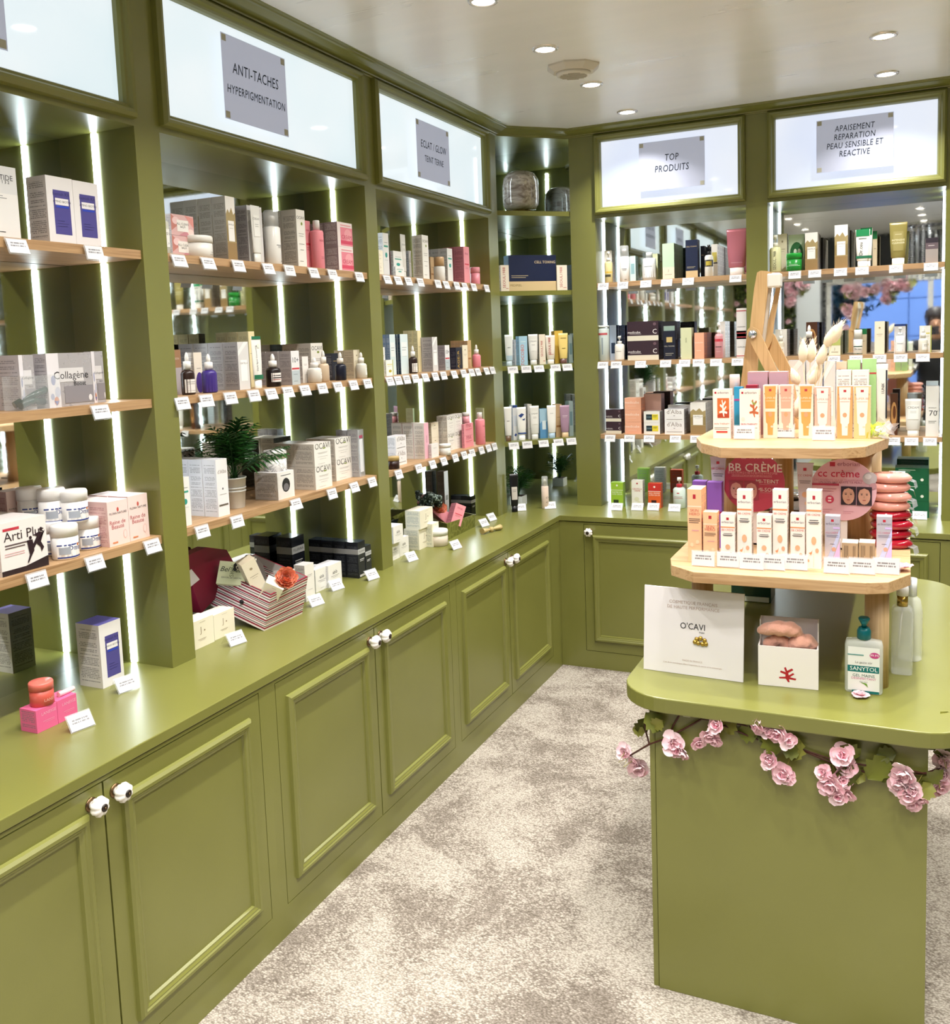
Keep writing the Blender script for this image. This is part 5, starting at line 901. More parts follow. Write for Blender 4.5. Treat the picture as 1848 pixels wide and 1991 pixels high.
["box","plainwhite","carton","box","white carton in row behind pink bottle on middle shelf of top produits bay","box set on middle shelf of top produits bay",0.694,0.365,1.42,0,0.027,0.0592,0.1665,2,0.061,0,1,"white carton, NTH in its row, middle shelf of top produits bay"],
["box","redstripe","carton","box","white carton with red stripes on middle shelf of top produits bay","box set on middle shelf of top produits bay",0.7868,0.314,1.42,0,0.0429,0.0492,0.1199],
["box","redstripe","carton","box","white carton with red stripes, upper on middle shelf of top produits bay","box set on middle shelf of top produits bay",0.7873,0.314,1.503,0,0.0428,0.0492,0.1376],
["box","darkbrown","carton","box","lower black box, beige foot on lowest shelf of top produits bay","box set on lowest shelf of top produits bay",0.1862,0.319,1.07,0,0.0758,0.0592,0.0583],
["box","darkbrown","carton","box","upper black box, beige foot on lowest shelf of top produits bay","box set on lowest shelf of top produits bay",0.1862,0.319,1.1289,0,0.0758,0.0592,0.0583],
["box","peach","carton","box","lowest peach box on lowest shelf of top produits bay","box set on lowest shelf of top produits bay",0.2823,0.324,1.07,0,0.0794,0.0692,0.0569],
["box","peach","carton","box","middle peach box on lowest shelf of top produits bay","box set on lowest shelf of top produits bay",0.2823,0.324,1.1275,0,0.0794,0.0692,0.0569],
["box","peach","carton","box","topmost peach box on lowest shelf of top produits bay","box set on lowest shelf of top produits bay",0.2823,0.324,1.1849,0,0.0794,0.0692,0.0569],
["box","pinkbeige","carton","box","tall dusky pink box behind on lowest shelf of top produits bay","box set on lowest shelf of top produits bay",0.3515,0.425,1.07,0,0.0849,0.0692,0.1831],
["box","blueyellow","carton","box","lower white box, blue and yellow label on lowest shelf of top produits bay","box set on lowest shelf of top produits bay",0.3725,0.324,1.07,0,0.0766,0.0692,0.0532],
["box","blueyellow","carton","box","upper white box, blue and yellow label on lowest shelf of top produits bay","box set on lowest shelf of top produits bay",0.3725,0.324,1.1238,0,0.0766,0.0692,0.0532],
["box","dalba","carton","box","lower white cream carton on lowest shelf of top produits bay","box set on lowest shelf of top produits bay",0.4791,0.339,1.07,0,0.0909,0.0992,0.0582],
["box","dalba","carton","box","upper white cream carton on lowest shelf of top produits bay","box set on lowest shelf of top produits bay",0.4791,0.339,1.1288,0,0.0909,0.0992,0.0582],
["box","greypack","carton","box","grey carton behind the white pair on lowest shelf of top produits bay","box set on lowest shelf of top produits bay",0.4776,0.44,1.07,0,0.1103,0.0592,0.1288],
["box","centella","carton","box","mountain print carton in row on lowest shelf of top produits bay","box set on lowest shelf of top produits bay",0.589,0.3111,1.07,0,0.0701,0.0433,0.147,4,0.0451,0,1,"mountain print carton, NTH in its row, lowest shelf of top produits bay"],
["box","lime","carton","box","lime green box with cut-out window on worktop of top produits bay","box set on worktop of top produits bay",0.2055,0.2767,0.7185,0,0.0596,0.0392,0.1196],
["box","whiteherb","carton","box","white skincare carton with flower print on worktop of top produits bay","box set on worktop of top produits bay",0.2985,0.2988,0.7185,0,0.0545,0.0392,0.129],
["box","redorange","carton","box","red and orange box with cut-out window on worktop of top produits bay","box set on worktop of top produits bay",0.3838,0.2914,0.7185,0,0.0609,0.0392,0.1179],
["pump","clearred","bottle","bottle","clear pump bottle, red collar on worktop of top produits bay","bottle set on worktop of top produits bay",0.4937,0.3103,0.7185,0,0.0585,0.0585,0.1454],
["pump","seoulpump","bottle","bottle","pale yellow pump bottle with black vertical lettering on top shelf of apaisement bay","bottle set on top shelf of apaisement bay",0.9341,0.295,1.79,0,0.0499,0.0499,0.1617],
["box","creambox","carton","box","beige carton behind yellow bottle on top shelf of apaisement bay","box set on top shelf of apaisement bay",0.957,0.3698,1.79,0,0.0385,0.0388,0.1697],
["jar","greenjar","jar","jar","bright green pot on top shelf of apaisement bay","jar set on top shelf of apaisement bay",1.0115,0.295,1.79,0,0.0662,0.0662,0.0761],
["box","greenart","carton","box","green carton with dark round motif on top shelf of apaisement bay","box set on top shelf of apaisement bay",1.0156,0.3831,1.79,0,0.0662,0.0455,0.1631],
["box","centella","carton","box","wide mountain print box in row on top shelf of apaisement bay","box set on top shelf of apaisement bay",1.0833,0.319,1.79,0,0.0515,0.0592,0.1594,3,0.061,0,1,"wide mountain print box, NTH in its row, top shelf of apaisement bay"],
["box","centella","carton","box","tall mountain print box in row on top shelf of apaisement bay","box set on top shelf of apaisement bay",1.2033,0.319,1.79,0,0.0524,0.0592,0.1819,3,0.061,0,1,"tall mountain print box, NTH in its row, top shelf of apaisement bay"],
["tube","greentube2","tube","tube","white tube with green top on top shelf of apaisement bay","tube set on top shelf of apaisement bay",1.288,0.3,1.79,0,0.0564,0.0226,0.1571],
["tube","greentube2","tube","tube","white and green tube standing behind on top shelf of apaisement bay","tube set on top shelf of apaisement bay",1.2995,0.345,1.79,0,0.0508,0.0203,0.1668],
["box","darkgreenbox","carton","box","dark green and beige carton on top shelf of apaisement bay","box set on top shelf of apaisement bay",1.3335,0.3818,1.79,0,0.0174,0.0429,0.1518],
["tube","olivetube","tube","tube","olive tube with white cap on top shelf of apaisement bay","tube set on top shelf of apaisement bay",1.4251,0.3,1.79,0,0.0681,0.0272,0.1738],
["box","greyfade","carton","box","grey fading carton with dark cap on top shelf of apaisement bay","box set on top shelf of apaisement bay",1.5511,0.314,1.79,0,0.0466,0.0492,0.1003],
["box","plainwhite","carton","box","white carton in row behind dropper on middle shelf of apaisement bay","box set on middle shelf of apaisement bay",0.9529,0.36,1.42,0,0.0497,0.0592,0.1202,2,0.061,0,1,"white carton, NTH in its row, middle shelf of apaisement bay"],
["dropper","smallserum","bottle","bottle","tiny white dropper bottle on middle shelf of apaisement bay","bottle set on middle shelf of apaisement bay",0.9553,0.3,1.42,0,0.0305,0.0305,0.1162],
["dropper","brownserum","bottle","bottle","brown dropper bottle with grey label on middle shelf of apaisement bay","bottle set on middle shelf of apaisement bay",1.0738,0.3,1.42,0,0.0468,0.0468,0.134],
["box","brownart","carton","box","brown and gold carton on middle shelf of apaisement bay","box set on middle shelf of apaisement bay",1.0805,0.375,1.42,0,0.0464,0.0592,0.1467,2,0.061,0,1,"brown and gold carton, NTH in its row, middle shelf of apaisement bay"],
["box","greencream","carton","box","green over cream carton on middle shelf of apaisement bay","box set on middle shelf of apaisement bay",1.1793,0.319,1.42,0,0.0459,0.0592,0.1048,3,0.061,0,1,"green over cream carton, NTH in its row, middle shelf of apaisement bay"],
["stick","greenstick","bottle","bottle","white bottle with green foot on middle shelf of apaisement bay","bottle set on middle shelf of apaisement bay",1.2721,0.295,1.42,0,0.0367,0.0367,0.1062],
["box","darkgreenbox","carton","box","carton with green top on middle shelf of apaisement bay","box set on middle shelf of apaisement bay",1.2825,0.365,1.42,0,0.0444,0.0492,0.1095],
["box","creambox","carton","box","tall cream carton on middle shelf of apaisement bay","box set on middle shelf of apaisement bay",1.3563,0.319,1.42,0,0.0388,0.0592,0.1383,2,0.061,0,1,"tall cream carton, NTH in its row, middle shelf of apaisement bay"],
["pump","bluebottle","bottle","bottle","blue and white bottle with clear cap on middle shelf of apaisement bay","bottle set on middle shelf of apaisement bay",1.4354,0.295,1.42,0,0.0374,0.0374,0.1106],
["box","bluewhite","carton","box","white carton with blue top on middle shelf of apaisement bay","box set on middle shelf of apaisement bay",1.4346,0.36,1.42,0,0.0437,0.0492,0.1231],
["dropper","frostserum","bottle","bottle","clear dropper bottle with white label on middle shelf of apaisement bay","bottle set on middle shelf of apaisement bay",1.5232,0.295,1.42,0,0.0367,0.0367,0.105],
["box","lemonbox","carton","box","white carton edged in yellow green on middle shelf of apaisement bay","box set on middle shelf of apaisement bay",1.5325,0.36,1.42,0,0.0459,0.0492,0.1126],
["tube","whitetube","tube","tube","white tube with grey cap on lowest shelf of apaisement bay","tube set on lowest shelf of apaisement bay",1.4891,0.3,1.07,0,0.063,0.0252,0.1577],
["box","seventy","carton","box","tall white carton with large 70 on lowest shelf of apaisement bay","box set on lowest shelf of apaisement bay",1.5611,0.314,1.07,0,0.0494,0.0492,0.2108],
["box","brownart","carton","box","dark brown carton on lowest shelf of apaisement bay","box set on lowest shelf of apaisement bay",1.4145,0.355,1.07,0,0.0294,0.0492,0.1789],
["box","greenbox","carton","box","dark green case with drawers, bottom on worktop of apaisement bay","box set on worktop of apaisement bay",1.4887,0.3619,0.7185,0,0.1307,0.0992,0.0705],
["box","greenbox","carton","box","dark green case with drawers, middle on worktop of apaisement bay","box set on worktop of apaisement bay",1.4879,0.3624,0.7895,0,0.1304,0.0992,0.0705],
["box","greenbox","carton","box","dark green case with drawers, top on worktop of apaisement bay","box set on worktop of apaisement bay",1.4871,0.3624,0.8605,0,0.1302,0.0992,0.0705],
["box","celltox","carton","box","wide navy box with gold foot on second shelf of corner niche","box set on second shelf of corner niche",-0.1744,0.1724,1.765,45,0.2456,0.06,0.1684],
["box","seoulbox","carton","box","cream carton with red vertical lettering, left one on second shelf of corner niche","box set on second shelf of corner niche",-0.2656,0.0558,1.765,45,0.0417,0.04,0.1217],
["box","seoulbox","carton","box","cream carton with red vertical lettering, right one on second shelf of corner niche","box set on second shelf of corner niche",-0.0563,0.2651,1.765,45,0.0546,0.04,0.1199],
["tube","bluetube","tube","tube","white and pale blue tube on third shelf of corner niche","tube set on third shelf of corner niche",-0.2509,0.0606,1.415,35,0.0391,0.0196,0.1468],
["box","greypack","carton","box","pale carton behind blue one on third shelf of corner niche","box set on third shelf of corner niche",-0.2472,0.128,1.415,45,0.0214,0.04,0.1237],
["box","tocobo","carton","box","sky blue carton with coral lettering on third shelf of corner niche","box set on third shelf of corner niche",-0.2063,0.1123,1.415,45,0.0426,0.04,0.138],
["tube","whitetube","tube","tube","white tube on third shelf of corner niche","tube set on third shelf of corner niche",-0.1622,0.1493,1.415,35,0.0469,0.0235,0.1453],
["box","seoulbox","carton","box","cream carton with red lettering on third shelf of corner niche","box set on third shelf of corner niche",-0.142,0.1978,1.415,45,0.0326,0.04,0.1438],
["tube","seoultube","tube","tube","cream tube with red lettering on third shelf of corner niche","tube set on third shelf of corner niche",-0.098,0.2135,1.415,35,0.0472,0.0236,0.1375],
["box","yellowbox","carton","box","yellow carton on third shelf of corner niche","box set on third shelf of corner niche",-0.0857,0.2753,1.415,45,0.0442,0.04,0.1585],
["tube","yellowtube","tube","tube","yellow tube with brown cap on third shelf of corner niche","tube set on third shelf of corner niche",-0.0439,0.2463,1.415,35,0.0473,0.0237,0.1452],
["box","aqua","carton","box","pale aqua carton on third shelf of corner niche","box set on third shelf of corner niche",-0.0407,0.3203,1.415,45,0.0223,0.04,0.1366],
["tube","browncap","tube","tube","white tube with brown cap on lowest shelf of corner niche","tube set on lowest shelf of corner niche",-0.2627,0.0488,1.055,35,0.0369,0.0185,0.1657],
["tube","navytube","tube","tube","white tube with navy birds on lowest shelf of corner niche","tube set on lowest shelf of corner niche",-0.2126,0.0989,1.055,35,0.0446,0.0223,0.1601],
["box","bluewhite","carton","box","white carton with blue top on lowest shelf of corner niche","box set on lowest shelf of corner niche",-0.2607,0.1144,1.055,45,0.0242,0.04,0.1691],
["box","plainwhite","carton","box","white carton on lowest shelf of corner niche","box set on lowest shelf of corner niche",-0.2062,0.169,1.055,45,0.0218,0.04,0.1696],
["tube","whitetube","tube","tube","white tube with silver cap on lowest shelf of corner niche","tube set on lowest shelf of corner niche",-0.1648,0.1467,1.055,35,0.0448,0.0224,0.1626],
["box","skybox","carton","box","sky blue print carton on lowest shelf of corner niche","box set on lowest shelf of corner niche",-0.151,0.21,1.055,45,0.0412,0.04,0.1437],
["tube","bluecaptube","tube","tube","white tube with pale blue cap on lowest shelf of corner niche","tube set on lowest shelf of corner niche",-0.101,0.2105,1.055,35,0.0451,0.0226,0.1599],
["box","tan","carton","box","gold and mauve carton on lowest shelf of corner niche","box set on lowest shelf of corner niche",-0.0952,0.2728,1.055,45,0.0334,0.04,0.1612],
["tube","mauvetube","tube","tube","mauve tube with gold cap on lowest shelf of corner niche","tube set on lowest shelf of corner niche",-0.0474,0.25,1.055,35,0.0477,0.0239,0.1566],
["box","aqua","carton","box","aqua carton on lowest shelf of corner niche","box set on lowest shelf of corner niche",-0.0496,0.3256,1.055,45,0.0225,0.04,0.1721],
["tube","blacktube","tube","tube","slim black tube with white label on worktop in corner niche","tube set on worktop in corner niche",-0.2318,0.0231,0.7185,35,0.0419,0.0251,0.1832],
["foam","blushbottle","bottle","bottle","slim blush bottle with clear cap on worktop in corner niche","bottle set on worktop in corner niche",-0.1202,0.1418,0.7185,35,0.0349,0.0349,0.1579],
["box","hero","carton","box","tall peach box with small red emblem on lower rack board","box set on lower rack board",1.0053,-1.8078,0.99,0,0.0329,0.029,0.1762,2,0.031,0,1,"tall peach box with small red emblem, NTH in its row, lower rack board"],
["box","hero","carton","box","short peach box with small red emblem on lower rack board","box set on lower rack board",1.0428,-1.8128,0.99,0,0.0327,0.029,0.1238],
["box","bb","carton","box","short white box, orange band, first on lower rack board","box set on lower rack board",1.084,-1.8164,0.99,0,0.0321,0.029,0.1214],
["box","bb","carton","box","tall white box, orange band on lower rack board","box set on lower rack board",1.1204,-1.8057,0.99,0,0.0326,0.029,0.1775],
["box","bb","carton","box","short white box with orange band on lower rack board, first from left","box set on lower rack board",1.1643,-1.8031,0.99,0,0.0324,0.029,0.1202],
["box","bb","carton","box","tall white box with orange band on lower rack board","box set on lower rack board",1.1986,-1.793,0.99,0,0.0321,0.029,0.1787],
["box","bb","carton","box","short white box with orange band on lower rack board, second from left","box set on lower rack board",1.2365,-1.7869,0.99,0,0.0317,0.029,0.1229],
["box","bb","carton","box","tall white box with orange band standing foremost on lower rack board","box set on lower rack board",1.2727,-1.7963,0.99,0,0.0318,0.029,0.1806],
["box","cc","carton","box","iridescent white box beside the orange-banded row on lower rack board","box set on lower rack board",1.3086,-1.7452,0.99,0,0.0324,0.029,0.1137],
["box","cc","carton","box","iridescent white box in front of red pouches on lower rack board","box set on lower rack board",1.4175,-1.7133,0.99,0,0.0325,0.029,0.1116],
["box","taupe","carton","box","low taupe box, left one on lower rack board","box set on lower rack board",1.3441,-1.6962,0.99,0,0.0348,0.044,0.0441],
["box","taupe","carton","box","low taupe box, right one on lower rack board","box set on lower rack board",1.3803,-1.6857,0.99,0,0.0344,0.044,0.044],
["box","purple","carton","box","purple box with crimson line, right one on lower rack board","box set on lower rack board",1.0222,-1.645,0.99,0,0.0364,0.029,0.1685],
["box","purple","carton","box","purple box with crimson line, left one on lower rack board","box set on lower rack board",0.9727,-1.585,0.99,0,0.0351,0.029,0.1604],
["box","beigebox","carton","box","plain beige box behind the pink pouches on lower rack board","box set on lower rack board",1.4392,-1.195,0.99,0,0.0412,0.049,0.1383],
["box","redside","carton","box","crimson box standing behind the tall white ones on lower rack board","box set on lower rack board",1.1467,-1.5,0.99,0,0.021,0.039,0.0719],
["box","therapy1","carton","box","white box with orange coral emblem on upper rack board","box set on upper rack board",1.0192,-1.5101,1.255,0,0.0457,0.034,0.1307],
["box","therapy2","carton","box","white box with green and red coral branch on upper rack board","box set on upper rack board",1.0901,-1.5154,1.255,0,0.0484,0.034,0.1302],
["box","bluecarton","carton","box","bright blue box with red line on upper rack board","box set on upper rack board",1.0513,-1.448,1.255,0,0.022,0.027,0.1323],
["box","redside","carton","box","dark red carton top on upper rack board","box set on upper rack board",1.0862,-1.448,1.255,0,0.0297,0.027,0.1369],
["box","orangetube","carton","box","white box with orange tube print, first on upper rack board","box set on upper rack board",1.1391,-1.4876,1.255,0,0.0353,0.031,0.1385],
["box","pinktubebox","carton","box","white box with pink tube print on upper rack board","box set on upper rack board",1.1776,-1.4839,1.255,0,0.0351,0.031,0.1378],
["box","orangetube","carton","box","white box, orange tube print, beside bunny tails on upper rack board","box set on upper rack board",1.2275,-1.4912,1.255,0,0.0359,0.031,0.1375],
["box","pinkside","carton","box","pink-edged box with pale tube print on upper rack board","box set on upper rack board",1.2668,-1.4874,1.255,0,0.0378,0.031,0.1319],
["box","orangeside","carton","box","orange-edged box with pale tube print on upper rack board","box set on upper rack board",1.3197,-1.4822,1.255,0,0.0365,0.031,0.1332],
["box","yellowside","carton","box","yellow-edged box with pale tube print on upper rack board","box set on upper rack board",1.36,-1.4783,1.255,0,0.0391,0.031,0.1324],
["box","mauve","carton","box","mauve box with open lid, left one on upper rack board","box set on upper rack board",1.0965,-1.405,1.255,0,0.0523,0.039,0.1706],
["box","mauve","carton","box","mauve box with open lid, right one on upper rack board","box set on upper rack board",1.1496,-1.405,1.255,0,0.0466,0.039,0.1696],
["jar","blushjar","jar","jar","blush pot with rounded lid on upper rack board","jar set on upper rack board",1.0357,-1.42,1.255,0,0.0275,0.0275,0.1646],
["box","whiteback","carton","box","white box with printed back showing, left one on upper rack board","box set on upper rack board",1.3138,-1.4295,1.255,0,0.0356,0.034,0.1713],
["box","whiteback","carton","box","white box with printed back showing, right one on upper rack board","box set on upper rack board",1.3538,-1.4295,1.255,0,0.0399,0.034,0.1704],
["box","peachcode","carton","box","peach box rising behind the printed backs on upper rack board","box set on upper rack board",1.3058,-1.385,1.255,0,0.0256,0.029,0.1913],
["box","greenred","carton","box","light green box with red line, left one on upper rack board","box set on upper rack board",1.3357,-1.3825,1.255,0,0.0309,0.034,0.1961],
["box","greenred","carton","box","light green box with red line, right one on upper rack board","box set on upper rack board",1.3727,-1.3825,1.255,0,0.0336,0.034,0.1978],
["box","greypack","carton","box","tall grey box at the rear on upper rack board, first from left","box set on upper rack board",1.1754,-1.195,1.255,0,0.0453,0.049,0.1922],
["box","greypack","carton","box","tall grey box at the rear on upper rack board, second from left","box set on upper rack board",1.2234,-1.195,1.255,0,0.0432,0.049,0.1896],
["box","greypack","carton","box","tall grey box at the rear on upper rack board, third from left","box set on upper rack board",1.264,-1.195,1.255,0,0.0304,0.049,0.1872],
["tube","blacklettertube","tube","tube","white tube with black lettering on upper rack board","tube set on upper rack board",1.4039,-1.42,1.255,0,0.0267,0.0107,0.184]]
TAGS = [[0,-0.266,-2.5987,1.79,90,"white price card, first from left, top shelf of supplement bay"],
[0,-0.266,-2.3938,1.79,90,"white price card, second from left, top shelf of supplement bay"],
[0,-0.266,-2.4093,1.42,90,"white price card, first from left, middle shelf of supplement bay"],
[0,-0.266,-2.6223,1.07,90,"white price card, first from left, lowest shelf of supplement bay"],
[0,-0.266,-2.4617,1.07,90,"white price card, second from left, lowest shelf of supplement bay"],
[0,-0.266,-2.2781,1.07,90,"white price card, third from left, lowest shelf of supplement bay"],
[1,-0.1837,-2.6044,0.7185,78,"white price card, first from left, worktop of supplement bay"],
[1,-0.2609,-2.3942,0.7185,78,"white price card, second from left, worktop of supplement bay"],
[0,-0.266,-2.1129,1.79,90,"white price card, first from left, top shelf of anti-taches bay"],
[0,-0.266,-2.0009,1.79,90,"white price card, second from left, top shelf of anti-taches bay"],
[0,-0.266,-1.8769,1.79,90,"white price card, third from left, top shelf of anti-taches bay"],
[0,-0.266,-1.7387,1.79,90,"white price card, fourth from left, top shelf of anti-taches bay"],
[0,-0.266,-1.6373,1.79,90,"white price card, fifth from left, top shelf of anti-taches bay"],
[0,-0.266,-1.5068,1.79,90,"white price card, sixth from left, top shelf of anti-taches bay"],
[0,-0.266,-1.4007,1.79,90,"white price card, seventh from left, top shelf of anti-taches bay"],
[0,-0.266,-1.2355,1.79,90,"white price card, eighth from left, top shelf of anti-taches bay"],
[0,-0.266,-2.1382,1.42,90,"white price card, first from left, middle shelf of anti-taches bay"],
[0,-0.266,-2.0457,1.42,90,"white price card, second from left, middle shelf of anti-taches bay"],
[0,-0.266,-1.9467,1.42,90,"white price card, third from left, middle shelf of anti-taches bay"],
[0,-0.266,-1.8426,1.42,90,"white price card, fourth from left, middle shelf of anti-taches bay"],
[0,-0.266,-1.7605,1.42,90,"white price card, fifth from left, middle shelf of anti-taches bay"],
[0,-0.266,-1.6768,1.42,90,"white price card, sixth from left, middle shelf of anti-taches bay"],
[0,-0.266,-1.5881,1.42,90,"white price card, seventh from left, middle shelf of anti-taches bay"],
[0,-0.266,-1.4942,1.42,90,"white price card, eighth from left, middle shelf of anti-taches bay"],
[0,-0.266,-1.4008,1.42,90,"white price card, ninth from left, middle shelf of anti-taches bay"],
[0,-0.266,-1.3055,1.42,90,"white price card, tenth from left, middle shelf of anti-taches bay"],
[0,-0.266,-1.2147,1.42,90,"white price card, eleventh from left, middle shelf of anti-taches bay"],
[0,-0.266,-2.0963,1.07,90,"white price card, first from left, lowest shelf of anti-taches bay"],
[0,-0.266,-1.9525,1.07,90,"white price card, second from left, lowest shelf of anti-taches bay"],
[0,-0.266,-1.6678,1.07,90,"white price card, third from left, lowest shelf of anti-taches bay"],
[0,-0.266,-1.4707,1.07,90,"white price card, fourth from left, lowest shelf of anti-taches bay"],
[0,-0.266,-1.3313,1.07,90,"white price card, fifth from left, lowest shelf of anti-taches bay"],
[0,-0.266,-1.2158,1.07,90,"white price card, sixth from left, lowest shelf of anti-taches bay"],
[1,-0.2312,-2.0208,0.7185,78,"white price card, first from left, worktop of anti-taches bay"],
[1,-0.2374,-1.6248,0.7185,78,"white price card, second from left, worktop of anti-taches bay"],
[1,-0.2795,-1.4431,0.7185,78,"white price card, third from left, worktop of anti-taches bay"],
[1,-0.235,-1.2862,0.7185,78,"white price card, fourth from left, worktop of anti-taches bay"],
[0,-0.266,-1.0418,1.79,90,"white price card, first from left, top shelf of eclat bay"],
[0,-0.266,-0.9627,1.79,90,"white price card, second from left, top shelf of eclat bay"],
[0,-0.266,-0.8839,1.79,90,"white price card, third from left, top shelf of eclat bay"],
[0,-0.266,-0.7895,1.79,90,"white price card, fourth from left, top shelf of eclat bay"],
[0,-0.266,-0.641,1.79,90,"white price card, fifth from left, top shelf of eclat bay"],
[0,-0.266,-0.5623,1.79,90,"white price card, sixth from left, top shelf of eclat bay"],
[0,-0.266,-0.4659,1.79,90,"white price card, seventh from left, top shelf of eclat bay"],
[0,-0.266,-0.3854,1.79,90,"white price card, eighth from left, top shelf of eclat bay"],
[0,-0.266,-0.2966,1.79,90,"white price card, ninth from left, top shelf of eclat bay"],
[0,-0.266,-0.1593,1.79,90,"white price card, tenth from left, top shelf of eclat bay"],
[0,-0.266,-1.0565,1.42,90,"white price card, first from left, middle shelf of eclat bay"],
[0,-0.266,-0.9956,1.42,90,"white price card, second from left, middle shelf of eclat bay"],
[0,-0.266,-0.9326,1.42,90,"white price card, third from left, middle shelf of eclat bay"],
[0,-0.266,-0.8634,1.42,90,"white price card, fourth from left, middle shelf of eclat bay"],
[0,-0.266,-0.7788,1.42,90,"white price card, fifth from left, middle shelf of eclat bay"],
[0,-0.266,-0.6946,1.42,90,"white price card, sixth from left, middle shelf of eclat bay"],
[0,-0.266,-0.6215,1.42,90,"white price card, seventh from left, middle shelf of eclat bay"],
[0,-0.266,-0.521,1.42,90,"white price card, eighth from left, middle shelf of eclat bay"],
[0,-0.266,-0.431,1.42,90,"white price card, ninth from left, middle shelf of eclat bay"],
[0,-0.266,-0.3475,1.42,90,"white price card, tenth from left, middle shelf of eclat bay"],
[0,-0.266,-0.283,1.42,90,"white price card, eleventh from left, middle shelf of eclat bay"],
[0,-0.266,-0.1885,1.42,90,"white price card, twelfth from left, middle shelf of eclat bay"],
[0,-0.266,-0.1249,1.42,90,"white price card, thirteenth from left, middle shelf of eclat bay"],
[0,-0.266,-1.0238,1.07,90,"white price card, first from left, lowest shelf of eclat bay"],
[0,-0.266,-0.8663,1.07,90,"white price card, second from left, lowest shelf of eclat bay"],
[0,-0.266,-0.749,1.07,90,"white price card, third from left, lowest shelf of eclat bay"],
[0,-0.266,-0.6487,1.07,90,"white price card, fourth from left, lowest shelf of eclat bay"],
[0,-0.266,-0.5435,1.07,90,"white price card, fifth from left, lowest shelf of eclat bay"],
[0,-0.266,-0.4532,1.07,90,"white price card, sixth from left, lowest shelf of eclat bay"],
[0,-0.266,-0.3748,1.07,90,"white price card, seventh from left, lowest shelf of eclat bay"],
[0,-0.266,-0.2769,1.07,90,"white price card, eighth from left, lowest shelf of eclat bay"],
[0,-0.266,-0.198,1.07,90,"white price card, ninth from left, lowest shelf of eclat bay"],
[0,-0.266,-0.134,1.07,90,"white price card, tenth from left, lowest shelf of eclat bay"],
[1,-0.2318,-1.004,0.7185,78,"white price card, first from left, worktop of eclat bay"],
[1,-0.1581,-0.7734,0.7185,78,"white price card, second from left, worktop of eclat bay"],
[1,-0.2334,-0.3338,0.7185,78,"white price card, third from left, worktop of eclat bay"],
[1,-0.2534,-0.2038,0.7185,78,"white price card, fourth from left, worktop of eclat bay"],
[0,0.1592,0.266,1.79,0,"white price card, first from left, top shelf of top produits bay"],
[0,0.2539,0.266,1.79,0,"white price card, second from left, top shelf of top produits bay"],
[0,0.3641,0.266,1.79,0,"white price card, third from left, top shelf of top produits bay"],
[0,0.46,0.266,1.79,0,"white price card, fourth from left, top shelf of top produits bay"],
[0,0.5587,0.266,1.79,0,"white price card, fifth from left, top shelf of top produits bay"],
[0,0.7683,0.266,1.79,0,"white price card, sixth from left, top shelf of top produits bay"],
[0,0.1486,0.266,1.42,0,"white price card, first from left, middle shelf of top produits bay"],
[0,0.2142,0.266,1.42,0,"white price card, second from left, middle shelf of top produits bay"],
[0,0.3309,0.266,1.42,0,"white price card, third from left, middle shelf of top produits bay"],
[0,0.4498,0.266,1.42,0,"white price card, fourth from left, middle shelf of top produits bay"],
[0,0.5377,0.266,1.42,0,"white price card, fifth from left, middle shelf of top produits bay"],
[0,0.6009,0.266,1.42,0,"white price card, sixth from left, middle shelf of top produits bay"],
[0,0.6794,0.266,1.42,0,"white price card, seventh from left, middle shelf of top produits bay"],
[0,0.7747,0.266,1.42,0,"white price card, eighth from left, middle shelf of top produits bay"],
[0,0.1761,0.266,1.07,0,"white price card, first from left, lowest shelf of top produits bay"],
[0,0.272,0.266,1.07,0,"white price card, second from left, lowest shelf of top produits bay"],
[0,0.3663,0.266,1.07,0,"white price card, third from left, lowest shelf of top produits bay"],
[0,0.49,0.266,1.07,0,"white price card, fourth from left, lowest shelf of top produits bay"],
[0,0.585,0.266,1.07,0,"white price card, fifth from left, lowest shelf of top produits bay"],
[1,0.2267,0.1777,0.7185,0,"white price card, first from left, worktop of top produits bay"],
[1,0.3199,0.1999,0.7185,0,"white price card, second from left, worktop of top produits bay"],
[1,0.3916,0.2169,0.7185,0,"white price card, third from left, worktop of top produits bay"],
[1,0.4915,0.2136,0.7185,0,"white price card, fourth from left, worktop of top produits bay"],
[0,1.0182,0.266,1.79,0,"white price card, first from left, top shelf of apaisement bay"],
[0,1.1,0.266,1.79,0,"white price card, second from left, top shelf of apaisement bay"],
[0,1.2029,0.266,1.79,0,"white price card, third from left, top shelf of apaisement bay"],
[0,1.2876,0.266,1.79,0,"white price card, fourth from left, top shelf of apaisement bay"],
[0,1.4176,0.266,1.79,0,"white price card, fifth from left, top shelf of apaisement bay"],
[0,1.5479,0.266,1.79,0,"white price card, sixth from left, top shelf of apaisement bay"],
[0,1.0857,0.266,1.42,0,"white price card, first from left, middle shelf of apaisement bay"],
[0,1.1775,0.266,1.42,0,"white price card, second from left, middle shelf of apaisement bay"],
[0,1.2655,0.266,1.42,0,"white price card, third from left, middle shelf of apaisement bay"],
[0,1.3578,0.266,1.42,0,"white price card, fourth from left, middle shelf of apaisement bay"],
[0,1.4386,0.266,1.42,0,"white price card, fifth from left, middle shelf of apaisement bay"],
[0,1.5218,0.266,1.42,0,"white price card, sixth from left, middle shelf of apaisement bay"],
[0,1.4144,0.266,1.07,0,"white price card, first from left, lowest shelf of apaisement bay"],
[0,1.4832,0.266,1.07,0,"white price card, second from left, lowest shelf of apaisement bay"],
[0,1.553,0.266,1.07,0,"white price card, third from left, lowest shelf of apaisement bay"],
[1,1.5183,0.2749,0.7185,0,"white price card, first from left, worktop of apaisement bay"],
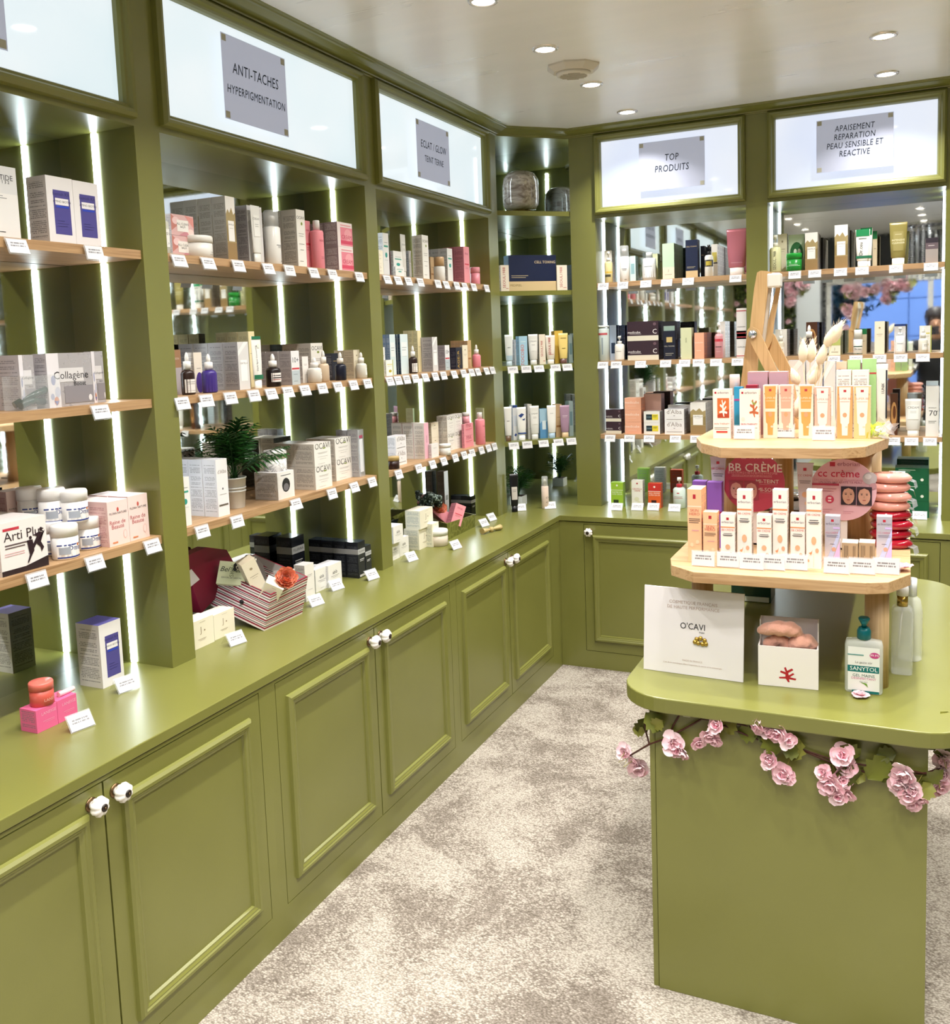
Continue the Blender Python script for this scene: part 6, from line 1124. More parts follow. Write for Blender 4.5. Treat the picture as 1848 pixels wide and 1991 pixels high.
[0,-0.227,0.035,1.415,45,"white price card, first from left, third shelf of corner niche"],
[0,-0.1785,0.0835,1.415,45,"white price card, second from left, third shelf of corner niche"],
[0,-0.1313,0.1307,1.415,45,"white price card, third from left, third shelf of corner niche"],
[0,-0.0704,0.1916,1.415,45,"white price card, fourth from left, third shelf of corner niche"],
[0,-0.026,0.236,1.415,45,"white price card, fifth from left, third shelf of corner niche"],
[0,-0.232,0.03,1.055,45,"white price card, first from left, lowest shelf of corner niche"],
[0,-0.1832,0.0788,1.055,45,"white price card, second from left, lowest shelf of corner niche"],
[0,-0.1223,0.1397,1.055,45,"white price card, third from left, lowest shelf of corner niche"],
[0,-0.0663,0.1957,1.055,45,"white price card, fourth from left, lowest shelf of corner niche"],
[0,-0.0178,0.2442,1.055,45,"white price card, fifth from left, lowest shelf of corner niche"],
[1,-0.2175,0.0579,0.7185,30,"white price card, first from left, worktop in corner niche"],
[1,-0.0964,0.1432,0.7185,30,"white price card, second from left, worktop in corner niche"],
[2,1.0796,-1.5452,1.255,0,"white price card, first from left, upper rack board"],
[2,1.1727,-1.4993,1.255,0,"white price card, second from left, upper rack board"],
[2,1.2734,-1.5529,1.255,0,"white price card, third from left, upper rack board"],
[2,1.3431,-1.4856,1.255,0,"white price card, fourth from left, upper rack board"],
[2,1.0326,-1.8608,0.99,0,"white price card, first from left, lower rack board"],
[2,1.0893,-1.8547,0.99,0,"white price card, second from left, lower rack board"],
[2,1.1421,-1.8598,0.99,0,"white price card, third from left, lower rack board"],
[2,1.1875,-1.8515,0.99,0,"white price card, fourth from left, lower rack board"],
[2,1.2351,-1.8375,0.99,0,"white price card, fifth from left, lower rack board"],
[2,1.323,-1.8461,0.99,0,"white price card, sixth from left, lower rack board"],
[2,1.3754,-1.8354,0.99,0,"white price card, seventh from left, lower rack board"],
[2,1.424,-1.821,0.99,0,"white price card, eighth from left, lower rack board"]]
PB = [-0.2742, -2.6233, 0.7695]

SP = {"blossoms":[[0.8544,-1.93,0.5397,0.0202],[0.8871,-1.93,0.5088,0.0278],[0.8785,-1.93,0.5232,0.0202],[0.9899,-2.0128,0.6161,0.0269],[1.0153,-2.0184,0.6035,0.0202],[1.046,-2.01,0.6279,0.018],[1.0712,-2.0156,0.6528,0.0224],[1.092,-2.0212,0.6748,0.0224],[1.0843,-2.0128,0.6412,0.0189],[1.0032,-2.0184,0.6079,0.0202],[1.1822,-2.01,0.6937,0.0269],[1.2201,-2.0156,0.6794,0.0247],[1.2355,-2.0212,0.666,0.0202],[1.2012,-2.0128,0.6774,0.0189],[1.1758,-2.0184,0.69,0.0189],[1.2044,-2.01,0.6098,0.0233],[1.231,-2.0156,0.5883,0.0247],[1.2427,-2.0212,0.5848,0.018],[1.1935,-2.0128,0.6174,0.0171],[1.3498,-2.0184,0.6491,0.026],[1.3565,-2.01,0.623,0.0224],[1.3109,-2.0156,0.602,0.0189],[1.3291,-2.0212,0.5839,0.026],[1.3427,-2.0128,0.5942,0.0247],[1.3396,-2.0184,0.5607,0.0216],[1.3585,-2.01,0.564,0.018],[1.3145,-2.0156,0.5747,0.0189],[1.4658,-2.0212,0.6348,0.026],[1.4594,-2.0128,0.6029,0.0269],[1.4828,-2.0184,0.5981,0.0216],[1.4815,-2.01,0.567,0.0189],[1.456,-2.0156,0.6152,0.0202],[1.4696,-2.0212,0.5856,0.0202],[1.493,-2.0128,0.5781,0.0153],[1.5374,-1.93,0.637,0.0224],[1.5429,-1.93,0.5987,0.0233],[1.5315,-1.93,0.573,0.0202],[1.5248,-1.93,0.5639,0.0157]],
"leaves":[[0.9594,-2.004,0.6419,0.0225],[0.9461,-2.0085,0.6481,0.0164],[0.9046,-1.93,0.628,0.0197],[0.9018,-1.93,0.5964,0.0141],[1.1122,-2.004,0.6563,0.0197],[1.1054,-2.0085,0.6799,0.0141],[1.1703,-2.007,0.6602,0.0197],[1.1927,-2.0055,0.6487,0.0187],[1.2575,-2.004,0.6621,0.0225],[1.2117,-2.0085,0.6286,0.0234],[1.2301,-2.007,0.6329,0.0164],[1.3771,-2.0055,0.6499,0.0197],[1.3807,-2.004,0.6047,0.0234],[1.3879,-2.0085,0.5962,0.0164],[1.4286,-2.007,0.6492,0.0272],[1.4149,-2.0055,0.656,0.0164],[1.4256,-2.004,0.6006,0.0216],[1.4992,-2.0085,0.6136,0.0216],[1.5125,-2.007,0.6076,0.0169],[1.5401,-1.93,0.6805,0.0225],[1.5253,-1.93,0.6547,0.0197],[1.5332,-1.93,0.699,0.0187]],
"stems":[[[0.8609,-1.93,0.5271],[0.9332,-2.002,0.6006],[0.971,-2.002,0.6193],[1.0246,-2.002,0.6571],[1.0529,-2.002,0.678],[1.1042,-2.002,0.6804],[1.1582,-2.002,0.6768],[1.2073,-2.002,0.6556],[1.2554,-2.002,0.6429],[1.3242,-2.002,0.6279],[1.3909,-2.002,0.6271],[1.4524,-2.002,0.6315],[1.4991,-2.002,0.6279],[1.5276,-1.93,0.6079],[1.5442,-1.93,0.6303]],[[0.9794,-2.002,0.6291],[0.988,-2.002,0.6517],[1.0026,-2.002,0.6792],[1.025,-2.002,0.6899],[1.049,-2.002,0.6858],[1.0886,-2.002,0.6831]],[[1.0885,-2.002,0.6748],[1.1197,-2.002,0.6649],[1.1619,-2.002,0.6527],[1.2072,-2.002,0.6434]],[[1.2554,-2.002,0.6429],[1.3242,-2.002,0.622],[1.398,-2.002,0.6106],[1.4357,-2.002,0.6112],[1.5139,-2.002,0.6304]],[[0.9024,-1.93,0.6277],[0.9062,-1.93,0.5971],[0.9332,-2.002,0.6006]]],
"tape":[1.0185,-1.994,0.6876],
"wblossoms":[[0.654,-5.45,1.957],[0.715,-5.45,1.883],[0.766,-5.45,1.961],[0.831,-5.45,1.893],[0.906,-5.45,1.921],[0.995,-5.45,1.99],[1.035,-5.45,1.893],[1.094,-5.45,1.942],[1.152,-5.45,1.96],[1.016,-5.45,1.814],[0.665,-5.45,1.709],[0.706,-5.45,1.653],[0.624,-5.45,1.754],[0.053,-5.45,2.002],[0.107,-5.45,1.933],[0.176,-5.45,2.017],[0.069,-5.45,1.836],[0.24,-5.45,2.018],[1.176,-5.45,2.0],[1.225,-5.45,1.935],[0.655,-5.45,1.509]],
"wstem":[[-0.083,-5.46,2.021],[0.238,-5.46,2.035],[0.551,-5.46,1.995],[0.755,-5.46,1.93],[0.955,-5.46,1.95],[1.152,-5.46,1.981],[1.441,-5.46,1.985]],
"person":[1.497,-4.12,1.484],
"chand":[[1.4,-4.8,2.554],[1.405,-4.8,2.095]],
"ocavi":[[0.8857,-1.8623,0.7255],[1.1236,-1.8753,0.7255]],
"striped":[[-0.2293,-1.8984,0.7185],[-0.44,-1.8788,0.7711],[-0.2256,-1.7151,0.7185],[-0.2093,-1.8832,0.8235],[-0.45,-1.83,0.8665],[-0.2056,-1.7027,0.8339]],
"lid":[[-0.43,-1.9919,0.9452],[-0.43,-1.8908,0.9533],[-0.43,-1.803,0.926],[-0.43,-1.7675,0.8675],[-0.43,-1.8362,0.8037],[-0.43,-1.9317,0.7633]],
"lidcard":[[-0.4,-1.963,0.9039],[-0.4,-1.9316,0.8654],[-0.4,-1.9701,0.8537],[-0.4,-2.0006,0.8919]],
"gift":[[-0.2611,-0.6325,0.7185],[-0.4235,-0.4592,0.7185],[-0.2696,-0.3494,0.7185],[-0.2511,-0.6601,0.794],[-0.4235,-0.4744,0.7674],[-0.2596,-0.3659,0.7776]],
"flowerA":[-0.22,-1.8269,0.8528],
"flowerB":[-0.28,-0.7216,0.8725],
"scarfB":[-0.36,-0.6875,0.9233],
"lidB":[-0.4,-0.7934,0.8717],
"pinkB1":[-0.27,-0.584,0.8461],
"pinkB2":[-0.25,-0.6455,0.8235],
"bow":[-0.16,-0.6044,0.7379],
"scarfA":[-0.32,-1.8499,0.9183],
"soapA":[-0.3,-1.9011,0.8884],
"boxA":[-0.3,-1.7741,0.9022],
"boxA2":[-0.24,-1.8789,0.8767],
"lamp":{"front":[[1.082,1.6961],[1.0911,1.7008],[1.108,1.6988],[1.122,1.6944],[1.1191,1.6817],[1.112,1.659],[1.093,1.5086],[1.0545,1.5217],[1.0619,1.5479],[1.0739,1.6525]],
"strip":[[1.1188,1.6916],[1.125,1.6825],[1.1187,1.6567],[1.0996,1.505],[1.0882,1.5084],[1.1088,1.6602],[1.1126,1.6833]],
"back":[[1.1157,1.6975],[1.1341,1.6933],[1.1406,1.6827],[1.1397,1.6565],[1.1224,1.5632],[1.115,1.5042],[1.1005,1.4748],[1.0891,1.505],[1.1066,1.5639],[1.1284,1.66],[1.127,1.6806]],
"leg1":[[1.0523,1.5305],[1.0767,1.506],[1.0823,1.4762],[1.0775,1.3871],[1.07,1.3273],[1.0203,1.3276],[1.034,1.3908]],
"leg2":[[1.0568,1.5364],[1.0619,1.5435],[1.0719,1.5469],[1.0832,1.5412],[1.0902,1.5337],[1.1375,1.4247],[1.179,1.3237],[1.1512,1.3238],[1.1094,1.415],[1.0575,1.5217]],
"leg3":[[1.0979,1.4744],[1.1126,1.5309],[1.1212,1.5216],[1.1682,1.4187],[1.1951,1.3225],[1.1667,1.3227],[1.1439,1.3981],[1.1152,1.4559]]},"bolt":[1.0724,-1.348,1.5262],
"cap":[1.1259,-1.28,1.6744],
"screw":[1.1008,-1.264,1.5275],
"tails":[[[1.212,-1.42,1.4475],[1.2121,-1.42,1.4976]],[[1.2291,-1.41,1.4468],[1.2342,-1.41,1.4967]],[[1.2504,-1.42,1.4399],[1.2655,-1.42,1.4878]],[[1.2693,-1.42,1.4864],[1.288,-1.42,1.5324]],[[1.2831,-1.42,1.4953],[1.3029,-1.42,1.5424]],[[1.2004,-1.42,1.3893],[1.1862,-1.42,1.425]],[[1.2304,-1.41,1.3856],[1.2496,-1.41,1.4314]],[[1.1962,-1.43,1.3025],[1.2001,-1.43,1.3463]]],
"vasebase":[1.2293,-1.425,1.2501],
"sanytol":[1.3803,-1.8394,0.725],
"pbox":[[1.1578,-1.8762,0.725],[1.2874,-1.8677,0.725]],
"petal":[1.3749,-1.8632,0.726],
"vase":[-0.1302,0.0481,2.135],
"niche_pot":[-0.3061,0.268,0.7185],
"pot":[-0.3161,-1.8544,1.07],
"vent":[0.3702,-0.7231,2.5],
"signs":{"A":[[-0.25,-2.5863,2.1792],[-0.25,-2.6072,2.1779]]}}
# ================================================================== signs taped on the light boxes
PAPER = M('c4c8d6', .7, emit=0); INK = M('2e343e', .9, spec=.1); TAPE = M('b4b3a4', .3)
def paper_sign(side, u0, u1, z0, z1, lines, label, slant=0):
    un, nn = axes(side); nf = -.249 if side == 'L' else -.249
    o = nn*nf
    c = un*((u0+u1)/2)+o
    root = empty('paper_sign', (c.x, c.y, z0), 0 if side == 'B' else math.pi/2, label=label, category='sign', group='paper signs on the light boxes')
    W_, H_ = u1-u0, z1-z0
    b = B(); b.box(-W_/2, -.0006, 0, W_/2, .0, H_); b.build('sheet', SIGNP, root)
    for sx in (-1, 1):
        for zz in (.012, H_-.012): b = B(); b.box(sx*(W_/2-.012)-.009, -.001, zz-.009, sx*(W_/2-.012)+.009, -.0006, zz+.009); b.build('tape', TAPE, root)
    for t, v, s in lines:
        text(t, s, INK, root, (0, -.0020, v*H_), shear=.0 if not slant else .12, bold=0, space=1.08, name='lettering', sx=.74)
def make_signp():
    m, nt, b, N, L = nodes('backlit_paper')
    b.inputs['Base Color'].default_value = lin('9a9eae'); b.inputs['Emission Color'].default_value = lin('c2c8dc'); b.inputs['Emission Strength'].default_value = .5
    b.inputs['Roughness'].default_value = .95; b.inputs['Specular IOR Level'].default_value = .1; return m
SIGNP = make_signp()
paper_sign('L', -1.905, -1.615, 2.172, 2.402, [('ANTI-TACHES', .62, .042), ('HYPERPIGMENTATION', .36, .033)], 'anti-taches hyperpigmentation sheet taped on the long light box', 1)
paper_sign('L', -.79, -.51, 2.172, 2.392, [('ECLAT / GLOW', .6, .040), ('TEINT TERNE', .36, .034)], 'eclat glow teint terne sheet taped on a light box', 1)
paper_sign('L', -2.88, -2.59, 2.172, 2.402, [('COMPLEMENTS', .6, .034)], 'sheet taped on the light box cut by the left picture edge')
paper_sign('B', .344, .641, 2.19, 2.405, [('TOP', .64, .042), ('PRODUITS', .42, .042)], 'top produits sheet taped on the back light box', 1)
paper_sign('B', 1.107, 1.404, 2.19, 2.405, [('APAISEMENT', .80, .034), ('REPARATION', .64, .034), ('PEAU SENSIBLE ET', .48, .034), ('REACTIVE', .32, .034)], 'apaisement reparation sheet taped on the back light box', 1)
# ================================================================== ceiling vent
v = empty('air_vent', (.372, -.745, ZC), math.radians(22), label='octagonal white plastic air vent in the ceiling between downlights', category='vent')
b = B()
def octo(r, z): return [(r*math.cos(math.pi/8+k*math.pi/4), r*.82*math.sin(math.pi/8+k*math.pi/4), z) for k in range(8)]
b.loft([octo(.098, 0), octo(.098, -.006), octo(.075, -.024)], sm=False); b.build('housing', M('cfcabf', .35), v)
b = B(); b.lathe([(.062, -.024), (.060, -.034), (.052, -.036)], 24, sy=.8); b.build('grille_ring', M('d6d1c6', .35), v)
for k in range(7):
    yy = -.036+.012*k; hw = math.sqrt(max(.0001, .048**2-(yy*1.2)**2))
    b = B(); b.box(-hw, yy-.002, -.0385, hw, yy+.002, -.036); b.build('slat', M('b9b4a8', .4), v)
# ================================================================== display counter in the middle
def rrect(x0, y0, x1, y1, r, n=5):
    pts = []
    for cx, cy, a0 in ((x1-r, y0+r, -90), (x1-r, y1-r, 0), (x0+r, y1-r, 90), (x0+r, y0+r, 180)):
        for k in range(n+1):
            a = math.radians(a0+90*k/n); pts.append((cx+r*math.cos(a), cy+r*math.sin(a)))
    return pts
isl = empty('display_counter', (1.22, -1.4, 0), label='olive freestanding display counter with rounded top and garland', category='counter')
b = B(); b.box(.945, -1.994, 0, 1.508, -.86, .69); wpart('carcass', b, GREEN, isl, bevel=.001)
b = B(); b.box(.931, -1.990, 0, .9435, -.865, .69); wpart('side_panel', b, GREEN, isl, bevel=.001)
b = B(); b.prism(rrect(.862, -2.03, 1.60, -.775, .115, 7), .690, .725); wpart('counter_top', b, GREEN, isl, merge=True, bevel=.003)
# rack
rk = empty('display_rack', (1.2, -1.5, .7252), label='two-tier pale oak rack standing on the display counter', category='rack')
b = B(); b.prism([(1.02, -1.915), (1.385, -1.905), (1.43, -1.885), (1.473, -1.80), (1.473, -1.0), (1.40, -.80), (1.02, -.80), (.941, -.95), (.941, -1.80), (.958, -1.865)], .964, .99); wpart('lower_board', b, BEECH_X, rk, merge=True, bevel=.0015)
b = B(); b.prism([(1.05, -1.722), (1.325, -1.700), (1.375, -1.66), (1.42, -1.47), (1.42, -1.10), (1.34, -.97), (1.03, -.97), (.95, -1.1), (.947, -1.50), (.985, -1.63)], 1.229, 1.255); wpart('upper_board', b, BEECH_X, rk, merge=True, bevel=.0015)
for x, y in ((1.405, -1.79), (1.016, -1.79), (1.405, -.95), (1.016, -.95)):
    b = B(); b.lathe([(.0255, .7254), (.0255, .964)], 24, c=(x, y)); wpart('post', b, OAK_Z, rk)
for x, y in ((1.352, -1.46), (1.024, -1.46), (1.37, -1.2), (1.13, -1.15)):
    b = B(); b.lathe([(.030, .99), (.030, 1.229)], 24, c=(x, y)); wpart('post', b, OAK_Z, rk)
# ocavi easel card
p0, p1 = Vector(SP['ocavi'][0]), Vector(SP['ocavi'][1]); ang = math.atan2(p1.y-p0.y, p1.x-p0.x); Wd = (p1-p0).length
c = empty('brand_card', ((p0.x+p1.x)/2, (p0.y+p1.y)/2, .7257), ang, label='white landscape card with gold bead emblem on the display counter', category='card')
card = B(); card.box(-Wd/2, 0, 0, Wd/2, .006, .205, 0); co = card.build('board', M('e2dee0', .45), c); co.rotation_euler = (-.10, 0, 0)
b = B(); b.face([(-.03, .006, .13), (.03, .006, .13), (.03, .036, .004), (-.03, .036, .004)]); b.face([(-.03, .0075, .13), (-.03, .0375, .004), (.03, .0375, .004), (.03, .0075, .13)]); st = b.build('stand', M('d9d6d8', .5), co)
text("O'CAVI", .021, M('1e1c20', .5), co, (0, -.0006, .116), sx=.9)
text('COSMETIQUE FRANÇAIS', .0105, M('b8a49a', .5), co, (0, -.0006, .172)); text('DE HAUTE PERFORMANCE', .0105, M('b8a49a', .5), co, (0, -.0006, .160))
text('PARIS', .005, M('1e1c20', .5), co, (.022, -.0006, .104)); text('MADE IN FRANCE', .006, M('b8a49a', .5), co, (0, -.0006, .034)); text("L'art de la cosmétique alliant l'expertise, la nature et la technologie", .0052, M('b8a49a', .5), co, (0, -.0006, .025))
b = B()
for x, z in ((.010, .088), (.019, .091), (.029, .087), (.014, .079), (.024, .078), (.006, .081), (.032, .079)): b.lathe([(.0055, -.0003), (.0045, -.003), (.001, -.0042)], 14, c=(x, 0)); b.v[-42:] = [(q[0], -q[2]*0-abs(q[2])*1.0-.0003, z+q[1]) for q in b.v[-42:]]
b.build('gold_beads', M('c2a04c', .25, .8), co)
# white box of headbands
q0, q1 = Vector(SP['pbox'][0]), Vector(SP['pbox'][1]); w = (q1-q0).length; ang = math.atan2(q1.y-q0.y, q1.x-q0.x)
c = empty('gift_tray', ((q0.x+q1.x)/2, (q0.y+q1.y)/2, .7257), ang, label='open white box with red coral emblem, holding fluffy headbands', category='box')
b = B(); t = .003; H, D = .093, .085
b.box(-w/2, 0, 0, w/2, t, H); b.box(-w/2, t, 0, -w/2+t, D, H); b.box(w/2-t, t, 0, w/2, D, H); b.box(-w/2+t, t, 0, w/2-t, D, t); b.build('box_body', M('f1ecea', .45), c)
b = B(); b.box(-w/2, D, 0, w/2, D+t, H+.045); b.box(-w/2, D-.03, H, -w/2+t, D, H+.045); b.box(w/2-t, D-.03, H, w/2, D, H+.045); b.build('raised_back', M('ebe5e4', .45), c)
mats = []; bb = deco([coral(.0, .32, .30, 1.25, 'b0202c')], flat_surf(0), w, H, mats); bb.build('coral_emblem', mats, c)
def fluffy(name, pts, r, parent, col, label=None):
    """tube of lumpy plush"""
    b = B(); n = 12; rings = []; P = [Vector(p) for p in pts]; rnd = random.Random(name+str(r))
    Q = []
    for i in range(len(P)-1):
        for k in range(5): Q.append(P[i].lerp(P[i+1], k/5))
    Q.append(P[-1])
    for i, p in enumerate(Q):
        d = (Q[min(i+1, len(Q)-1)]-Q[max(i-1, 0)]).normalized(); a = d.cross(Vector((0, 0, 1)));
        a = a.normalized() if a.length > .1 else Vector((1, 0, 0)); u = d.cross(a)
        e = math.sin(math.pi*(i+.5)/(len(Q)))**.4
        rings.append([p+(a*math.cos(2*math.pi*k/n)+u*math.sin(2*math.pi*k/n))*r*e*(1+.16*math.sin(i*1.9+k)+rnd.uniform(-.07, .07)) for k in range(n)])
    b.loft(rings); o = b.build(name, M(col, .95, bump=.9, sheen=.6), parent); m = o.modifiers.new('s', 'SUBSURF'); m.levels = m.render_levels = 1
    return o
for k, (pts, r, lab) in enumerate([
    ([(-.068, .03, .118), (-.03, .015, .132), (.01, .02, .130), (.028, .03, .116)], .018, 'blush fluffy headband lying on top, its arch over the white box rim'),
    ([(-.045, .035, .055), (-.05, .03, .085), (-.02, .03, .104), (.0, .032, .085), (-.015, .045, .05)], .015, 'blush fluffy headband looped inside the white box, left'),
    ([(.0, .03, .085), (.025, .025, .1), (.045, .035, .098), (.048, .05, .07)], .021, 'blush fluffy headband bunched inside the white box, right')]):
    R_ = empty('fluffy_headband', c.location, ang, label=lab, category='headband', group='blush headbands'); fluffy('plush', pts, r, R_, 'e0a692')
# hand gel bottle
p = Vector(SP['sanytol'])
g = empty('hand_gel', (p.x, p.y, .7253), .02, label='clear hand gel bottle with teal pump on the display counter', category='bottle')
def slab(w, d, z0, z1, r=.3, n=16, pw=.28):
    out = []
    for k in range(n*2):
        a = 2*math.pi*k/(n*2); cx, sx_ = math.cos(a), math.sin(a)
        out.append((w/2*math.copysign(abs(cx)**pw, cx), d/2*math.copysign(abs(sx_)**.6, sx_)))
    return out
b = B(); sh = slab(.079, .034, 0, 0)
b.loft([[(x*.95, y*.9, 0) for x, y in sh], [(x, y, .004) for x, y in sh], [(x, y, .108) for x, y in sh], [(x*.93, y*.8, .118) for x, y in sh], [(x*.3, y*.5, .121) for x, y in sh]])
b.build('bottle', M('eef4f0', .04, alpha=.42), g)
mats = []
S['gel'] = dict()
fr = [('r', -.41, .06, .41, .95, 'e9ebe8'), ('r', -.42, .44, .4, .57, '0f6e6c'), ('t', 'SANYTOL', 0, .505, .125, 'f4f6f4'), ('t', 'GEL MAINS', 0, .37, .09, '2e5a56'), ('t', 'DESINFECTANT', 0, .31, .07, 'c04a8a'), ('t', 'Le geste sûr', 0, .64, .07, '7a7a78'), ('e', .28, .8, .13, .06, 'c03a80'), ('t', '99,9%', .28, .8, .075, 'f4f0f2'), ('r', -.42, .78, .0, .8, '5a9a96'), ('p', [(-.1, .24), (.02, .2), (.12, .14), (.08, .22)], '6a9a34'), ('r', -.3, .02, .4, .07, '0f6e6c'), ('t', 'thé vert', 0, .25, .05, '8a8a84')]
bb = deco(fr, flat_surf(.0345), .079, .112, mats); bb.build('printed_label', mats, g)
TEAL = M('08666c', .3)
b = B(); b.lathe([(.0125, .121), (.0145, .123), (.0145, .140), (.011, .147)], 20); b.build('collar', TEAL, g)
b = B(); b.lathe([(.0055, .147), (.0055, .153), (.011, .163), (.0125, .167), (.010, .170)], 18); b.box(-.004, -.03, .163, .004, 0, .168); b.build('pump_head', TEAL, g)
# tall clear glass pump bottle with gold collar
b = B(); g = empty('glass_pump_bottle', (1.457, -1.685, .7253), label='clear glass pump bottle with gold collar behind the rack post', category='bottle')
sh = slab(.047, .047, 0, 0)
b.loft([[(x*.95, y*.95, 0) for x, y in sh], [(x, y, .003) for x, y in sh], [(x, y, .150) for x, y in sh], [(x*.8, y*.8, .158) for x, y in sh], [(x*.35, y*.35, .160) for x, y in sh]]); b.build('bottle', M('eef3f0', .03, alpha=.30), g)
b = B(); b.lathe([(.012, .160), (.012, .185)], 18); b.build('gold_collar', M('b89a50', .2, .9), g)
b = B(); b.lathe([(.013, .185), (.0135, .20), (.012, .209)], 18); b.build('pump_head', M('eeeceb', .3), g)
b = B(); b.tube([(0, 0, .155), (-.006, 0, .08), (-.018, 0, .01)], .0016); b.build('dip_tube', M('e6e6e4', .3), g)
g = empty('glass_pump_bottle', (1.475, -1.58, .7253), label='second clear glass bottle standing just behind the gold-collared one', category='bottle')
b = B(); b.lathe([(.026, 0), (.027, .004), (.027, .12), (.022, .15), (.012, .158)], 24); b.build('bottle', M('eef3f0', .03, alpha=.32), g); b = B(); b.lathe([(.014, .158), (.014, .20)], 18); b.build('cap', M('dfe2e2', .15, .2), g)
# ================================================================== blossoms
PETAL = [M(c, .7, sheen=.3) for c in ('f4c2ce', 'f8d2da', 'eda9bc', 'fae2e6')]; LEAFM = [M('646a1e', .5), M('55591c', .5), M('7c7c34', .5)]; STEMM = M('4a2418', .6)
def petal(b, a, el, L_, w, mi, cup=.3):
    """one rounded petal growing from the origin"""
    ca, sa, ce, se = math.cos(a), math.sin(a), math.cos(el), math.sin(el)
    rows = []
    for t, ww, lift in ((.05, .12, 0), (.4, .75, .02), (.75, 1.0, .10), (1.0, .55, .26)):
        row = []
        for s in (-1, -.35, .35, 1):
            x = t*L_*(1-.08*abs(s)*(t > .9)); y = s*ww*w/2; z = (lift*cup*2+.12*s*s)*L_
            X = x*ce-z*se; Z = x*se+z*ce
            row.append((X*ca-y*sa, X*sa+y*ca, Z))
        rows.append(row)
    i0 = len(b.v)
    for r_ in rows: b.v += r_
    for j in range(3):
        for k in range(3):
            b.f.append((i0+j*4+k, i0+j*4+k+1, i0+(j+1)*4+k+1, i0+(j+1)*4+k)); b.mi.append(mi); b.sm.append(True); b.uv.append(None)
BLO = []
for k in range(5):
    rnd = random.Random(k+3); b = B()
    for ring, (n, el, L_, w) in enumerate(((6, .18, 1.0, .92), (5, .75, .82, .8), (4, 1.15, .6, .6))):
        for j in range(n): petal(b, 2*math.pi*(j+.5*ring)/n+rnd.uniform(-.2, .2), el+rnd.uniform(-.2, .25), L_*rnd.uniform(.85, 1.1), w, rnd.choice((0, 1, 1, 3) if ring < 2 else (2, 0, 1)))
    b.lathe([(.06, .05), (.09, .12), (.03, .16)], 6, mi=4)
    BLO.append(build_mesh(b, 'blossom', PETAL+[M('d8c478', .7)]))
b = B(); vs = []
for t, w_, z in ((-.1, .03, 0), (.12, .42, .04), (.3, .34, .03), (.42, .55, .0), (.62, .36, -.03), (.74, .40, -.06), (1.0, .02, -.14)): vs.append([(t, -w_, z+.05), (t, -w_*.5, z), (t, 0, z-.04), (t, w_*.5, z), (t, w_, z+.05)])
i0 = 0
for r_ in vs: b.v += r_
for j in range(len(vs)-1):
    for k in range(4): b.f.append((j*5+k, j*5+k+1, (j+1)*5+k+1, (j+1)*5+k)); b.mi.append(0); b.sm.append(True); b.uv.append(None)
LEAFS = [build_mesh(b, 'leaf', m) for m in LEAFM]
def face_out(o, n, rnd, spread=.6):
    d = Vector((n[0]+rnd.uniform(-spread, spread), n[1]+rnd.uniform(-spread, spread)*.5, n[2]+rnd.uniform(-spread, spread)))
    o.rotation_euler = d.to_track_quat('Z', 'Y').to_euler()
def garland(name, root_loc, blossoms, leaves, stems, label, normal=(0, -1, 0)):
    g = empty(name, root_loc, label=label, category='garland'); rnd = random.Random(11); R0 = Vector(root_loc)
    for s in stems:
        pts = [Vector(p) for p in s]; b = B(); b.tube([p+Vector((0, rnd.uniform(-.002, .002), 0)) for p in pts], .0022, 6); wpart('stem', b, STEMM, g)
    for x, y, z, r_ in blossoms:
        o = bpy.data.objects.new('blossom', rnd.choice(BLO)); COL.objects.link(o); o.parent = g; o.location = Vector((x, y, z))-R0; face_out(o, normal, rnd); o.scale = (r_*1.12,)*3
    for x, y, z, r_ in leaves:
        o = bpy.data.objects.new('leaf', rnd.choice(LEAFS)); COL.objects.link(o); o.parent = g; o.location = Vector((x, y, z))-R0; face_out(o, normal, rnd, .5); o.rotation_euler.rotate_axis('Z', rnd.uniform(0, 6)); o.scale = (r_*2.1,)*3
    return g
gl = garland('blossom_garland', (1.22, -2.0, .60), SP['blossoms'], SP['leaves'], SP['stems'], 'pink cherry blossom garland hung along the front of the display counter')
# thin green flower stalks
b = B(); rnd = random.Random(5)
for x, y, z, r_ in SP['blossoms'][::2]:
    near = min((Vector(p) for s in SP['stems'] for p in s), key=lambda q: (q-Vector((x, y, z))).length)
    b.tube([(x, y+.006, z), ((x+near.x)/2, -1.997, (z+near.z)/2+.008), tuple(near)], .0009, 4)
wpart('stalks', b, M('a8a04c', .6), gl)
tp = SP['tape']; b = B(); b.box(tp[0]-.008, -1.9965, tp[2]-.012, tp[0]+.008, -1.995, tp[2]+.014); o = b.build('tape_strip', M('c9c9b0', .3), None); tag(o, 'translucent tape strip holding the garland on the counter front', 'tape')
o = bpy.data.objects.new('fallen_blossom', BLO[1]); COL.objects.link(o); o.location = (SP['petal'][0], SP['petal'][1]-.012, .728); o.scale = (.022, .022, .012); tag(o, 'pale pink fallen blossom lying before the hand gel', 'blossom', 'loose blossoms')
o = bpy.data.objects.new('fallen_blossom', BLO[2]); COL.objects.link(o); o.location = (1.452, -1.775, .994); o.scale = (.03, .03, .02); tag(o, 'pale pink blossom lying at the lower rack board corner', 'blossom', 'loose blossoms')
